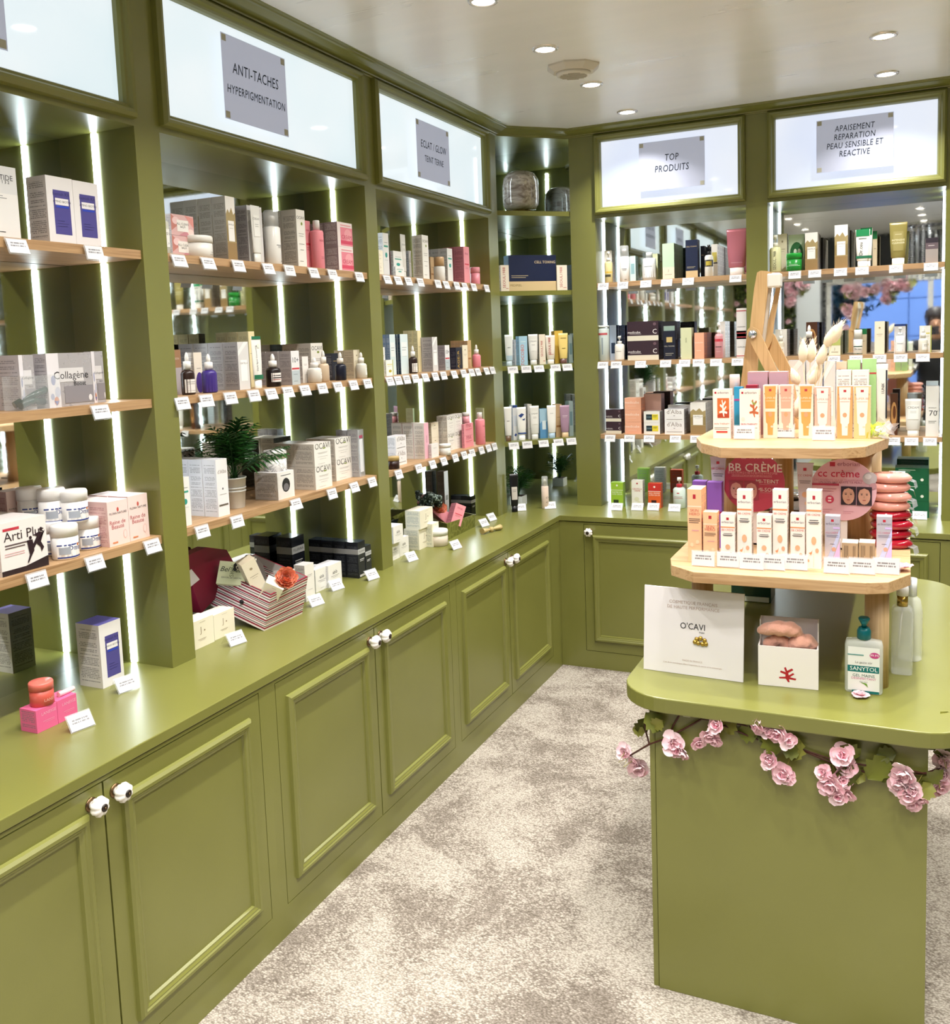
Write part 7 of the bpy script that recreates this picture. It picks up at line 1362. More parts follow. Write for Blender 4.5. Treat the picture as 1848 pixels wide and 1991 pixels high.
# ================================================================== bent plywood lamp on the upper board
lp = empty('plywood_lamp', (1.16, -1.31, 1.2555), label='folded bent plywood table lamp on the upper rack board', category='lamp')
def slabxz(name, poly, y, t, mat, clampz=1.2556):
    b = B(); zm = min(z for x, z in poly); pts = [(x, clampz if name == 'leg' and z < zm+.03 else max(z, clampz)) for x, z in poly]; n = len(pts)
    b.face([(x, y, z) for x, z in pts]); b.face([(x, y+t, z) for x, z in pts[::-1]])
    for k in range(n):
        a, c_ = pts[k], pts[(k+1) % n]; b.quad((a[0], y, a[1]), (a[0], y+t, a[1]), (c_[0], y+t, c_[1]), (c_[0], y, c_[1]))
    return wpart(name, b, mat, lp)
slabxz('arm', SP['lamp']['front'], -1.32, .012, BEECH); slabxz('light_strip', SP['lamp']['strip'], -1.305, .02, M('cfc8bc', .4)); slabxz('rear_arm', SP['lamp']['back'], -1.28, .014, BEECH)
slabxz('leg', SP['lamp']['leg1'], -1.306, .010, BEECH); slabxz('leg', SP['lamp']['leg2'], -1.34, .010, BEECH); slabxz('leg', SP['lamp']['leg3'], -1.264, .010, BEECH)
def bolt(name, p, r, mat):
    b = B(); b.lathe([(r, 0), (r, .004), (r*.8, .008), (r*.1, .010)], 20); b.v = [(p[0]+q[0], p[1]-q[2], p[2]+q[1]) for q in b.v]; wpart(name, b, mat, lp)
bolt('bolt', (SP['bolt'][0], -1.34, SP['bolt'][2]), .012, M('c9cfd4', .2, .95)); bolt('screw', (SP['screw'][0], -1.264, SP['screw'][2]), .005, M('8a8478', .3, .8))
cp = SP['cap']; b = B(); b.box(cp[0]-.018, -1.322, cp[2]-.022, cp[0]+.018, -1.27, cp[2]+.018); wpart('tape_wad', b, M('e8e4da', .3, coat=.4), lp, bevel=.005)
# bunny tails in a vase
vb = SP['vasebase']
vr = empty('dried_flower_vase', (vb[0], vb[1], 1.2555), label='small glass vase of dried bunny tail grass on the upper rack board', category='vase')
b = B(); b.lathe([(.014, 1.2558), (.02, 1.262), (.022, 1.28), (.012, 1.30), (.010, 1.32), (.012, 1.325)], 20, c=(vb[0], vb[1]), close=False); wpart('vase', b, M('e6e8e4', .05, trans=.8, ior=1.2), vr)
rnd = random.Random(4)
for a, c_ in SP['tails']:
    a, c_ = Vector(a), Vector(c_); base = Vector((vb[0], vb[1], 1.262)); mid = (base+a)/2+Vector((0, 0, .01))
    b = B(); b.tube([base, mid, a], .0009, 5); st = wpart('stalk', b, M('dcc9a0', .7), vr)
    ax = (c_-a); L_ = ax.length*1.25; ax.normalize(); b = B(); n = 12; rings = []; u = ax.orthogonal().normalized(); w_ = ax.cross(u)
    for t, r_ in ((0, .15), (.12, .75), (.35, 1), (.6, .85), (.85, .45), (1, .08)):
        rings.append([a+ax*L_*t+(u*math.cos(2*math.pi*k/n)+w_*math.sin(2*math.pi*k/n))*.0125*r_*(1+rnd.uniform(-.12, .12)) for k in range(n)])
    b.loft(rings)
    for k in range(70):   # awns
        t = rnd.uniform(.1, 1); an = rnd.uniform(0, 6.28); rr = .0115*(1-abs(t-.4)); s = a+ax*L_*t+(u*math.cos(an)+w_*math.sin(an))*rr; e = s+(ax*.011+(u*math.cos(an)+w_*math.sin(an))*.006); sd = w_*.0006
        b.face([tuple(s-sd), tuple(s+sd), tuple(e)])
    wpart('seed_head', b, M('efe0c4', .95, sheen=.5), vr)
# ================================================================== round shelf talkers
def talker(name, cx, cz, y, r, col, tilt, elems, tubecol, label, tx):
    c = empty(name, (cx, y, .9905), label=label, category='display sign')
    b = B(); n = 40; ring = lambda yy: [(r*math.cos(2*math.pi*k/n), yy, cz-.9905+r*math.sin(2*math.pi*k/n)) for k in range(n)]
    b.loft([ring(0), ring(.003)], sm=False); d = b.build('disc', M(col, .4), c)
    mats = []; bb = deco(elems, flat_surf(0), 2*r, 2*r, mats); q = bb.build('disc_print', mats, c); q.location = (0, 0, cz-.9905-r)
    b = B(); w_ = .022; x0 = -r-.012
    b.loft([[(x0+w_*s*a, -.004+q2, z) for s, q2 in ((-1, 0), (1, 0), (1, .008), (-1, .008))] for a, z in ((.55, cz-.9905-.062), (.6, cz-.9905-.058), (.85, cz-.9905+.055), (.95, cz-.9905+.065))], sm=False)
    q = b.build('cut_out_tube', M(tubecol, .35), c); q.location = (0, 0, 0)
    mats = []; bb = deco([('r', -.1, .84, .1, .9, RD), ('t', 'BB CRÈME' if tx == 'B' else 'CC CRÈME', 0, .74, .2, 'c0505c'), ('r', -.35, .62, .35, .63, K), ('r', -.3, .58, .3, .59, K), ('e', 0, .34, .18, .06, 'e6b48c'), ('e', .1, .16, .12, .04, 'f0c8a8')], flat_surf(.0085), .038, .12, mats); q2 = bb.build('tube_print', mats, c); q2.location = (x0, 0, cz-.9905-.055)
    b = B(); b.box(x0-.008, .0, 0, x0+.008, .006, cz-.9905-.06); b.box(-.02, .003, 0, .02, .03, .004); b.box(-.01, .003, 0, .01, .006, cz-.9905-r*.8); b.build('stand', M('e4dcd8', .3), c)
HAIR, SKIN = '2c2226', 'd8a890'
def portrait(u0, v0, u1, v1, hair, skin, bg):
    cu, cv, w_, h_ = (u0+u1)/2, (v0+v1)/2, u1-u0, v1-v0
    return [('r', u0, v0, u1, v1, hair), ('e', cu, cv, w_*.40, h_*.46, skin), ('p', [(u0+.02*w_, v1), (u1-.02*w_, v1), (cu+w_*.3, cv+h_*.32), (cu, cv+h_*.42), (cu-w_*.3, cv+h_*.32)], hair),
            ('e', cu-w_*.17, cv+h_*.08, w_*.07, h_*.025, '33262a'), ('e', cu+w_*.17, cv+h_*.08, w_*.07, h_*.025, '33262a'), ('r', cu-w_*.25, cv+h_*.14, cu-w_*.09, cv+h_*.155, '4a3432'), ('r', cu+w_*.09, cv+h_*.14, cu+w_*.25, cv+h_*.155, '4a3432'),
            ('p', [(cu-w_*.02, cv+h_*.06), (cu+w_*.05, cv-h_*.1), (cu-w_*.06, cv-h_*.1)], 'c08f7a'), ('e', cu, cv-h_*.22, w_*.12, h_*.03, 'b0605c')]
talker('round_sign', 1.110, 1.152, -1.60, .076, 'c84a64', 0,
    [('r', -.2, .90, -.12, .96, 'f6e8ea'), ('t', 'erborian', .08, .93, .07, 'f0d8dc'), ('t', 'BB CRÈME', .02, .74, .155, 'fbf4f2'), ('t', 'BB CRÈME', .024, .742, .155, 'fbf4f2'), ('r', -.42, .64, .38, .68, 'e08a98'), ('t', 'ENRICHIE EN GINSENG', -.02, .66, .055, 'b8384c'), ('r', -.36, .59, .3, .63, 'e08a98'), ('t', 'AUSSI EFFICACE QUE LE RETINOL', -.03, .61, .035, 'b8384c'), ('t', 'MI-TEINT', .22, .52, .07, 'fbf4f2'), ('t', 'MI-SOIN', .22, .38, .07, 'fbf4f2'), ('r', .1, .47, .38, .475, 'e8b0b8'), ('r', .1, .33, .36, .335, 'e8b0b8')]
    + portrait(-.4, .2, -.17, .52, 'a8485a', 'e0a8a0', 0)+portrait(-.15, .2, .08, .52, 'a8485a', 'e0a8a0', 0), 'cfc6d8', 'crimson round BB crème sign standing on the lower rack board', 'B')
talker('round_sign', 1.322, 1.140, -1.60, .076, 'e4b2bc', 0,
    [('r', -.2, .88, -.12, .95, RD), ('t', 'erborian', .08, .92, .075, '9a4a5c'), ('t', 'cc crème', -.07, .76, .132, 'cc3450'), ('t', 'cc crème', -.066, .764, .132, 'cc3450'), ('t', 'DES PIGMENTS QUI SE TRANSFORMENT,', -.04, .655, .034, 'c87888'), ('t', "UN SOIN QUI AJUSTE TA PEAU.", -.04, .62, .036, 'a04a60'), ('r', -.48, .565, -.06, .60, 'b83a54'), ('r', -.40, .51, -.1, .515, 'b84a60'), ('r', -.34, .47, -.14, .475, 'b84a60'), ('e', -.2, .34, .065, .065, 'c83a58'), ('r', -.225, .35, -.175, .375, 'f4dce0'), ('r', -.225, .305, -.175, .33, 'f4dce0'), ('e', .40, .70, .11, .10, 'b9aeb0'), ('e', .37, .73, .05, .045, 'd9d2d2'), ('e', .445, .575, .055, .05, 'b88a90'), ('r', -.38, .17, -.16, .175, 'a04a60'), ('r', -.36, .13, -.2, .135, 'a04a60'), ('r', 0, .15, .16, .155, 'a04a60'), ('r', 0, .12, .12, .125, 'c06a78')]
    + portrait(-.03, .26, .195, .56, '33242a', 'd4a088', 0)+portrait(.205, .26, .43, .56, '33242a', 'd4a088', 0), 'd6ccd4', 'pink round CC crème sign standing on the lower rack board', 'C')
# silver compact on a dark tray
b = B(); b.box(1.03, -1.12, .9902, 1.26, -.83, .996); tr = b.build('wooden_tray', make_oak('dark_slats', 1, '4e4238', '75665a'), None); tag(tr, 'dark striped wooden tray on the lower rack board', 'tray')
o = empty('silver_compact', (1.115, -.92, .9965), label='round polished silver compact on the dark tray', category='compact')
b = B(); b.lathe([(.045, 0), (.055, .006), (.055, .012)], 28); b.build('base', M('6a6058', .2, .9), o)
b = B(); b.lathe([(.055, .0122), (.054, .018), (.035, .026), (.005, .029)], 28); b.build('lid', M('d5d5d8', .12, .95), o)
# plastic-wrapped slippers
def pouch(k, x, y, z, col, dark, label):
    o = empty('slipper_pouch', (x, y, z), math.radians(6*((k*3) % 5-2)), label=label, category='pouch', group='wrapped pouches stacked at the rack corner')
    b = B(); n = 24
    def ring(s, zz): return [(.047*s*math.cos(2*math.pi*q/n)*(1+.12*math.cos(2*math.pi*q/n)), .036*s*math.sin(2*math.pi*q/n), zz) for q in range(n)]
    b.loft([ring(.85, 0), ring(.98, .004), ring(1.03, .008), ring(1.05, .013), ring(.95, .018), ring(.86, .0215), ring(.5, .0228)]); b.build('padded_shell', M(col, .10, coat=1), o)
    b = B(); b.face([(.048, -.02, .008), (.060, -.022, .004), (.062, .02, .002), (.048, .02, .008)]); b.face([(.060, -.022, .004), (.064, -.025, -.012), (.066, .015, -.012), (.062, .02, .002)]); b.build('plastic_flap', M('d4d2dc', .15, alpha=.45), o)
for k in range(4): pouch(k, 1.425-.003*(k % 2), -1.53, .9905+.0232*k, 'a80c28', '700818', 'glossy crimson pouch, %s of the four crimson ones' % ['lowest', 'second', 'third', 'topmost'][k])
for k in range(4): pouch(k+4, 1.418+.003*(k % 2), -1.53, .9905+.0232*(k+4), 'e8a496', 'c88074', 'glossy salmon pouch, %s of the four salmon ones' % ['lowest', 'second', 'third', 'topmost'][k])
# lime cellophane twist and clear twist on the upper board
rnd = random.Random(9)
for nm, cx, col, lab in (('cellophane_twist', 1.392, 'b8cc2c', 'crumpled lime cellophane at the upper board edge'), ('cellophane_twist', 1.408, 'e6e4e8', 'crumpled clear cellophane hanging at the upper board corner')):
    b = B()
    for k in range(26):
        c0 = Vector((cx+rnd.uniform(-.010, .010), -1.475+rnd.uniform(-.02, .02), 1.258+rnd.uniform(.002, .028))); a, e = (Vector((rnd.uniform(-.02, .02), rnd.uniform(-.012, .012), rnd.uniform(-.018, .018))) for _ in range(2))
        pts = [c0, c0+a, c0+a+e, c0+e]; b.face([(p.x, p.y, max(p.z, 1.2556)) for p in pts])
    o = b.build(nm, M(col, .12, alpha=.55), None); tag(o, lab, 'wrapper')
# dark green box and pale panel lying on the counter top at the far side
b = B(); b.box(.985, -1.2, .7252, 1.10, -1.1, .79); o = b.build('storage_box', M('14362c', .2), None); tag(o, 'dark green box under the rack on the counter top', 'box')
b = B(); b.box(.99, -1.205, .7275, 1.095, -1.2005, .742); q = b.build('white_label', M('c8ccc8', .5), None); q.parent = o
# ================================================================== potted palms
FR = []
for k in range(3):
    rnd = random.Random(20+k); b = B()
    spine = [(t, 0, .95*t-.55*t*t) for t in [i/12 for i in range(13)]]
    b.tube(spine, .012, 4, taper=.3)
    for i in range(3, 13):
        x, _, z = spine[i]; L_ = .34*math.sin(math.pi*min(1, (i+1.5)/14))+.1
        for s in (-1, 1):
            dx, dy, dz = .62*L_, s*L_, -.22*L_+rnd.uniform(-.06, .03)
            wv = .021; m1 = (x+dx*.5, dy*.5, z+.03+dz*.2)
            b.face([(x-wv, 0, z), (m1[0]-wv, m1[1], m1[2]), (x+dx, dy, z+dz), (m1[0]+wv, m1[1], m1[2]), (x+wv, 0, z)])
    b.face([(.98, -.02, .40), (1.2, 0, .26), (.98, .02, .40)])
    FR.append(b)
PALM = [M('1e4a1c', .35), M('2c5f22', .35), M('163a18', .35)]
FRM = [build_mesh(b, 'frond', m) for b, m in zip(FR, PALM)]
def palm(x, y, z, hp, hf, n, label, pot, clampx=None):
    r_ = empty('potted_palm', (x, y, z), label=label, category='plant')
    if pot == 'round':
        b = B(); b.lathe([(.026, 0), (.027, .002), (.034, hp), (.036, hp), (.036, hp+.003), (.032, hp+.003), (.031, hp-.012)], 28, close=False); b.lathe([(.0318, hp*.55), (.0332, hp*.56), (.0332, hp*.60), (.0322, hp*.61)], 28, close=False); b.lathe([(.0322, hp*.66), (.0336, hp*.67), (.0338, hp*.70), (.0326, hp*.71)], 28, close=False); b.lathe([(.031, hp-.012), (.001, hp-.010)], 28, close=False, mi=1); b.lathe([(.001, .0), (.026, 0)], 28, close=False); b.build('pot', [M('d9dad6', .4), M('3a2c20', .9)], r_)
    else:
        b = B(); s = .032; b.box(-s, -s, 0, s, s, hp); b.box(-s+.004, -s+.004, hp, s-.004, s-.004, hp+.0005, 1); b.build('pot', [M('e4e6e2', .35), M('3a2c20', .9)], r_)
    rnd = random.Random(int(x*1000)+7)
    for k in range(n):
        a = 2*math.pi*k/n*2.4+rnd.uniform(-.3, .3); s = hf*rnd.uniform(.6, 1.0); tilt = rnd.uniform(-.95, .05) if k % 3 else rnd.uniform(-1.1, -.7)
        o = bpy.data.objects.new('frond', FRM[k % 3]); COL.objects.link(o); o.parent = r_; o.location = (rnd.uniform(-.008, .008), rnd.uniform(-.008, .008), hp)
        o.rotation_euler = (0, tilt, a); o.scale = (s*.8, s*.8, s*.8)
    b = B()
    for k in range(9): a = rnd.uniform(0, 6.28); b.tube([(0, 0, hp-.005), (.012*math.cos(a), .012*math.sin(a), hp+hf*.35)], .0014, 4)
    b.build('stems', PALM[1], r_)
palm(-.345, SP['pot'][1]+.005, 1.0702, .088, .215, 30, 'leafy green palm in a ribbed white pot on the lowest shelf', 'round')
palm(-.29, .215, HC+.0004, .045, .17, 20, 'green palm in a white cube pot inside the corner niche', 'cube')
# ================================================================== smoked globe lamp in the niche
def smoke():
    m, nt, b, N, L = nodes('smoked_swirl_glass')
    tc = N('ShaderNodeTexCoord'); mp = N('ShaderNodeMapping'); mp.inputs['Rotation'].default_value = (.3, .9, .6); mp.inputs['Scale'].default_value = (8, 45, 45); L(tc.outputs['Object'], mp.inputs['Vector'])
    n = N('ShaderNodeTexNoise'); n.inputs['Scale'].default_value = 1; n.inputs['Detail'].default_value = 3; n.inputs['Distortion'].default_value = 1.0; L(mp.outputs[0], n.inputs['Vector'])
    r = ramp(nt, [(.3, '8a7c74'), (.5, 'c4bab2'), (.62, 'ece6e0'), (.72, 'b49a8c')]); L(n.outputs['Fac'], r.inputs[0]); L(r.outputs[0], b.inputs['Base Color'])
    b.inputs['Roughness'].default_value = .06; b.inputs['Transmission Weight'].default_value = .12; b.inputs['Coat Weight'].default_value = 1; b.inputs['Coat Roughness'].default_value = .03
    bp = N('ShaderNodeBump'); bp.inputs['Strength'].default_value = .35; bp.inputs['Distance'].default_value = .004; L(n.outputs['Fac'], bp.inputs['Height']); L(bp.outputs[0], b.inputs['Normal'])
    return m
vz = empty('globe_lamp', (-.235, .232, 2.1352), label='smoky swirled glass globe lamp on the topmost niche shelf', category='lamp')
b = B(); R_ = .088; H_ = .196
b.lathe([(R_*.5, .02), (R_*.82, .024), (R_*.97, .045), (R_, .075), (R_, .14), (R_*.95, .17), (R_*.78, .193), (R_*.5, .205), (R_*.1, .208)], 32); b.build('globe', smoke(), vz)
b = B(); b.lathe([(.048, 0), (.048, .02), (.044, .0215)], 28); b.build('gold_base', M('c0a468', .25, .85), vz)
# ================================================================== gift boxes
def flatpoly(b, pts, mi=0): b.face([tuple(p) for p in pts], mi)
def openbox(name, V0, V1, V2, T0, T1, T2, mats, label, cat='gift box'):
    V0, V1, V2, T0, T1, T2 = map(Vector, (V0, V1, V2, T0, T1, T2)); V3 = V1+V2-V0; T3 = T1+T2-T0
    r_ = empty(name, V0, label=label, category=cat)
    b = B(); c = (T0+T1+T2+T3)/4
    for a, d, e, f in ((V0, V1, T1, T0), (V0, V2, T2, T0), (V1, V3, T3, T1), (V2, V3, T3, T2)):
        i = [p.lerp(c, .05) for p in (e, f)]; j = [p.lerp((V0+V3)/2, .05)+Vector((0, 0, .003)) for p in (a, d)]
        n_ = 1
        if mats[0] == 'stripes':
            K_ = 46; seq = [0, 0, 1, 1, 0, 2, 0, 0, 1, 0, 2, 0, 1, 1, 0, 0, 2, 0, 0, 1, 1, 0, 2]
            for k in range(K_):
                p0, p1 = a.lerp(f, k/K_), d.lerp(e, k/K_); q0, q1 = a.lerp(f, (k+1)/K_), d.lerp(e, (k+1)/K_)
                b.quad(tuple(p0), tuple(p1), tuple(q1), tuple(q0), seq[k % 23])
            b.quad(tuple(f), tuple(e), tuple(i[0]), tuple(i[1]), 1)
        else:
            b.quad(tuple(a), tuple(d), tuple(e), tuple(f), 0); b.quad(tuple(f), tuple(e), tuple(i[0]), tuple(i[1]), 0)
        b.quad(tuple(j[0]), tuple(j[1]), tuple(i[0]), tuple(i[1]), 3)
    b.quad(tuple(V0), tuple(V1), tuple(V3), tuple(V2), 3)
    mm = mats[1:] if mats[0] == 'stripes' else mats
    wpart('box_body', b, mm, r_)
    return r_, (V0, V1, V2, V3, T0, T1, T2, T3)
sb, cs = openbox('striped_gift_box', *SP['striped'], ['stripes', M('e9e2de', .5), M('8e1c38', .5), M('2a2226', .5), M('b9b4b0', .6)], 'open gift box with crimson, white and black stripes on the worktop')
mid = cs[1].lerp(cs[5], .5).lerp(cs[0].lerp(cs[4], .5), .55); b = B(); b.lathe([(.004, 0), (.007, .004), (.006, .008), (.001, .009)], 14); nrm = (cs[0]-cs[1]).cross(Vector((0, 0, 1))).normalized(); nrm = nrm if nrm.y < 0 else -nrm
Qm = nrm.to_track_quat('Z', 'Y').to_matrix(); b.v = [tuple(Qm @ Vector(q)+mid) for q in b.v]; wpart('black_knob', b, M('15131a', .25), sb)
def tilted_carton(name, style, w, d, h, loc, rot, label, cat='box'):
    ms = product_meshes('box', style, w, d, h); o = put(ms, name, loc, 0, label, cat); o.rotation_euler = rot; return o
cx = (cs[4]+cs[7])/2
tilted_carton('carton', 'creambox', .045, .045, .125, (-.30, -1.815, .80), (.1, -.38, 1.0), 'tall cream carton leaning in the striped gift box')
tilted_carton('carton', 'cream', .055, .045, .09, (-.268, -1.845, .775), (.3, .5, .6), 'cream wedge of a carton beside the coral flower')
tilted_carton('carton', 'whiteprint', .05, .04, .10, (-.245, -1.765, .765), (-.2, .1, 1.2), 'white carton at the right corner of the striped gift box')
sp_ = tilted_carton('soap_pack', 'palegreen', .085, .02, .07, (-.37, -1.865, .835), (-.5, .12, .45), 'pale green soap pack lettered Bel Peau in the striped box', 'soap')
text('Bel Peau', .022, M('3c4438', .5), sp_, (0, -.0115, .045), shear=.3); text('SAVON DE SAISON', .007, M('3c4438', .5), sp_, (0, -.0115, .02))
def ruffled(name, loc, r_, label, col, up=(.5, -.5, .9)):
    b = B(); rnd = random.Random(name+label)
    for ring in range(7):
        n = 11-ring; el = .1+ring*.21
        for j in range(n): petal(b, 2*math.pi*(j+.4*ring)/n+rnd.uniform(-.15, .15), el, (1-.10*ring)*rnd.uniform(.92, 1.08), .7-.05*ring, j % 2, .5)
    o = build_mesh(b, name, [M(col, .75, sheen=.4), M('e08a64', .75)]); q = bpy.data.objects.new(name, o); COL.objects.link(q); q.location = loc; q.scale = (r_,)*3
    q.rotation_euler = Vector(up).to_track_quat('Z', 'Y').to_euler(); tag(q, label, 'flower', 'coral fabric flowers')
ruffled('fabric_flower', (-.205, -1.815, .853), .037, 'coral ruffled fabric flower on the rim of the striped box', 'ea8460', (.7, -.6, .7))
def scarf(name, loc, r_, label, dark, light):
    o = empty(name, loc, label=label, category='scarf'); rnd = random.Random(label); b = B()
    for k in range(7):
        a = rnd.uniform(0, 6.28); p0 = Vector((rnd.uniform(-1, 1), rnd.uniform(-.5, .5), rnd.uniform(-.6, .9)))*r_*.6; pts = [p0+Vector((math.cos(a+t)*r_*.55, math.sin(a+t)*r_*.35, math.sin(t*1.7+k)*r_*.4)) for t in (0, .8, 1.6, 2.4, 3.2)]
        b.tube(pts, r_*.22, 8, mi=0)
    m, nt, bb, N, L = nodes('patterned_scarf'); tc = N('ShaderNodeTexCoord'); vt = N('ShaderNodeTexVoronoi'); vt.inputs['Scale'].default_value = 90; L(tc.outputs['Object'], vt.inputs['Vector'])
    rr = ramp(nt, [(.35, light), (.42, dark)]); rr.color_ramp.interpolation = 'CONSTANT'; L(vt.outputs['Distance'], rr.inputs[0]); L(rr.outputs[0], bb.inputs['Base Color']); bb.inputs['Roughness'].default_value = .6
    b.build('knotted_cloth', m, o)
scarf('patterned_scarf', (-.335, -1.83, .885), .034, 'black and cream knotted scarf in the striped box', '1d1a16', 'd8ccb0')
# burgundy lid
b = B(); L_ = [Vector(p) for p in SP['lid']]; back = [p+Vector((-.035, 0, 0)) for p in L_]; n = len(L_)
for k in range(n): b.quad(tuple(L_[k]), tuple(L_[(k+1) % n]), tuple(back[(k+1) % n]), tuple(back[k]))
b.face([tuple(p) for p in L_[::-1]]); b.face([tuple(p) for p in back])
ld = b.build('gift_box_lid', M('7c1430', .45), None); tag(ld, 'burgundy box lid propped upright behind the striped gift box', 'lid')
b = B(); C4 = [Vector(p)+Vector((-.028, 0, 0)) for p in SP['lidcard']]; b.face([tuple(p) for p in C4]); b.face([tuple(p+Vector((-.001, 0, 0))) for p in C4[::-1]]); q = b.build('lid_card', M('d9d3d2', .5), None); q.parent = ld
b = B(); b.box(-.48, -2.06, HC+.0002, -.41, -1.96, HC+.05); q = b.build('box_rest', M('6e1230', .5), None); tag(q, 'low burgundy box under the propped lid', 'box')
# green patterned gift box
def damask():
    m, nt, bb, N, L = nodes('green_damask'); tc = N('ShaderNodeTexCoord'); vt = N('ShaderNodeTexVoronoi'); vt.feature = 'DISTANCE_TO_EDGE'; vt.inputs['Scale'].default_value = 38; L(tc.outputs['Object'], vt.inputs['Vector'])
    rr = ramp(nt, [(.03, '8a8c44'), (.12, '6c6f28')]); L(vt.outputs['Distance'], rr.inputs[0]); L(rr.outputs[0], bb.inputs['Base Color']); bb.inputs['Roughness'].default_value = .5; return m
DAM = damask()
gb, gs = openbox('patterned_gift_box', *SP['gift'], [DAM, DAM, DAM, M('8c8a5a', .6)], 'open green damask gift box filled with pink cartons on the worktop')
tilted_carton('carton', 'pinkbox', .045, .042, .15, (-.33, -.50, .775), (-.35, -.75, 1.15), 'long pink carton lying across the green gift box')
tilted_carton('carton', 'pinkbox', .05, .045, .09, (-.285, -.535, .762), (-.2, .45, .9), 'short pink carton sloping out of the green gift box')
ruffled('fabric_flower', (-.33, -.575, .835), .036, 'orange fabric flower in the green gift box', 'c8704c', (.6, -.5, .8))
scarf('patterned_scarf', (-.36, -.62, .87), .052, 'dark green and grey knotted scarf behind the green gift box', '1a2a24', '8fa09a')
b = B(); b.box(-.50, -.97, HC+.0003, -.375, -.80, HC+.016); b.box(-.40, -.97, HC+.016, -.388, -.80, HC+.12); o = b.build('gift_box_lid', M('16201e', .3), None); tag(o, 'black box lid standing upright beside the green gift box', 'lid')
b = B(); b.face([(-.40, -.84, .85), (-.37, -.73, .87), (-.345, -.70, .80), (-.37, -.81, .79)]); b.face([(-.402, -.84, .848), (-.372, -.81, .788), (-.347, -.70, .798), (-.372, -.73, .868)]); q = b.build('lid_flap', DAM, None); q.parent = o
# hair bow on the worktop
b = B()
for s in (-1, 1):
    b.loft([[(s*t*.055, .012*math.cos(a)*(.3+t), .012*math.sin(a)*(.25+t*.8)+.013) for a in [k*math.pi/5 for k in range(10)]] for t in (.05, .4, .75, 1)])
b.lathe([(.009, .002), (.011, .012), (.009, .022)], 12); o = b.build('hair_bow', M('c2ad78', .5, .15), None); o.location = (-.15, -.44, HC+.0002); o.rotation_euler = (0, 0, 1.2); tag(o, 'pale gold satin bow on the worktop before the green gift box', 'bow')
# coral jar and lip tube on the pink boxes
ms = product_meshes('jar', 'pinkjar', .052, .052, .052)
S['coraljar'] = dict(S['pinkjar'], col='c8584c', lid='e27468', fr=[('t', 'LANEIGE', .1, .4, .14, 'e8b0a4')])
o = put(product_meshes('jar', 'coraljar', .052, .052, .052), 'jar', (PB[0], PB[1], PB[2]), math.pi/2, 'coral lip mask jar standing on the hot pink box', 'jar')
b = B(); b.tube([(0, 0, .006), (.0, .03, .006), (.0, .042, .006)], .006, 10); o = b.build('lip_tube', M('f4d8dc', .25), None); o.location = (PB[0]+.004, PB[1]+.04, PB[2]); tag(o, 'small blush lip tube lying on the hot pink box', 'tube')
# clear pack with dark clips at the left picture edge
o = empty('accessory_pack', (-.30, -2.56, 1.4202), label='clear plastic pack of dark green claw clips on the middle shelf', category='pack')
b = B(); b.box(-.03, -.05, 0, .03, .05, .075); b.build('clear_shell', ACRYL, o)
b = B(); b.tube([(-.01, -.04, .012), (0, 0, .03), (.005, .045, .045)], .008, 8); b.tube([(.01, -.04, .01), (.0, .0, .02), (-.005, .04, .014)], .008, 8); b.build('claw_clip', M('12382f', .2), o)
# ================================================================== what the mirrors show: shop window side
FC = M('b9bcc2', .7)
b = B(); b.box(-4, -10.2, -.05, 8, -10, 6.0); bd = b.build('street_facade', M('b4bed2', .8), None); tag(bd, 'pale rendered facade across the street, seen in the mirror', 'building')
for k, z in enumerate((.8, 1.35, 1.9, 2.45, 3.0)):
    for j in range(7):
        b = B(); b.box(-1.5+j*.85+.01, -10, z-.5, -1.5+(j+1)*.85-.01, -9.97, z+.03); q = b.build('wall_panel', M('bcc6d8', .75), None); q.parent = bd
b = B(); b.box(2.6, -9.96, 0, 4.2, -9.9, 2.1); gt = b.build('street_gate', M('2e3e5c', .6), None); tag(gt, 'dark blue slatted gate across the street, seen in the mirror', 'gate')
b = B(); rnd = random.Random(2)
for k in range(2600):
    p = Vector((rnd.gauss(0, .2), rnd.gauss(0, .15), rnd.gauss(0, .15))); a = Vector((rnd.uniform(-1, 1), rnd.uniform(-1, 1), rnd.uniform(-1, 1)))*.075; e = Vector((rnd.uniform(-1, 1), rnd.uniform(-1, 1), rnd.uniform(-1, 1)))*.05
    b.face([tuple(p), tuple(p+a), tuple(p+a+e), tuple(p+e)])
tre = empty('street_tree', (.18, -8.3, 0), label='dark green bushy tree across the street, seen in the mirror', category='tree')
q = b.build('crown', M('1c3c34', .7), tre); q.location = (0, 0, 1.95); b = B(); b.tube([(0, 0, 0), (.05, 0, .9), (0, 0, 2.0)], .07, 8, taper=.6); b.build('trunk', M('3a3028', .8), tre)
b = B(); b.box(-6, -10, -.1, 9, YF-.1, -.05); struct('pavement', b, M('9aa0a8', .8))
garland('window_garland', (1.2, -5.46, 2.0), [(p[0]+random.uniform(-.03, .03), p[1], p[2]+random.uniform(-.02, .02), .055) for p in SP['wblossoms'] for _ in range(2)], [(p[0]+.03, p[1]+.02, p[2]-.03, .05) for p in SP['wblossoms'][::3]], [SP['wstem']], 'pink blossom garland across the shop window, seen in the mirror', (0, 1, 0))
fw = empty('flower_wall', (-.2, YF+.06, 1.0), label='panel of leaves and pink blossoms beside the shop window', category='flower wall')
b = B(); rnd = random.Random(8)
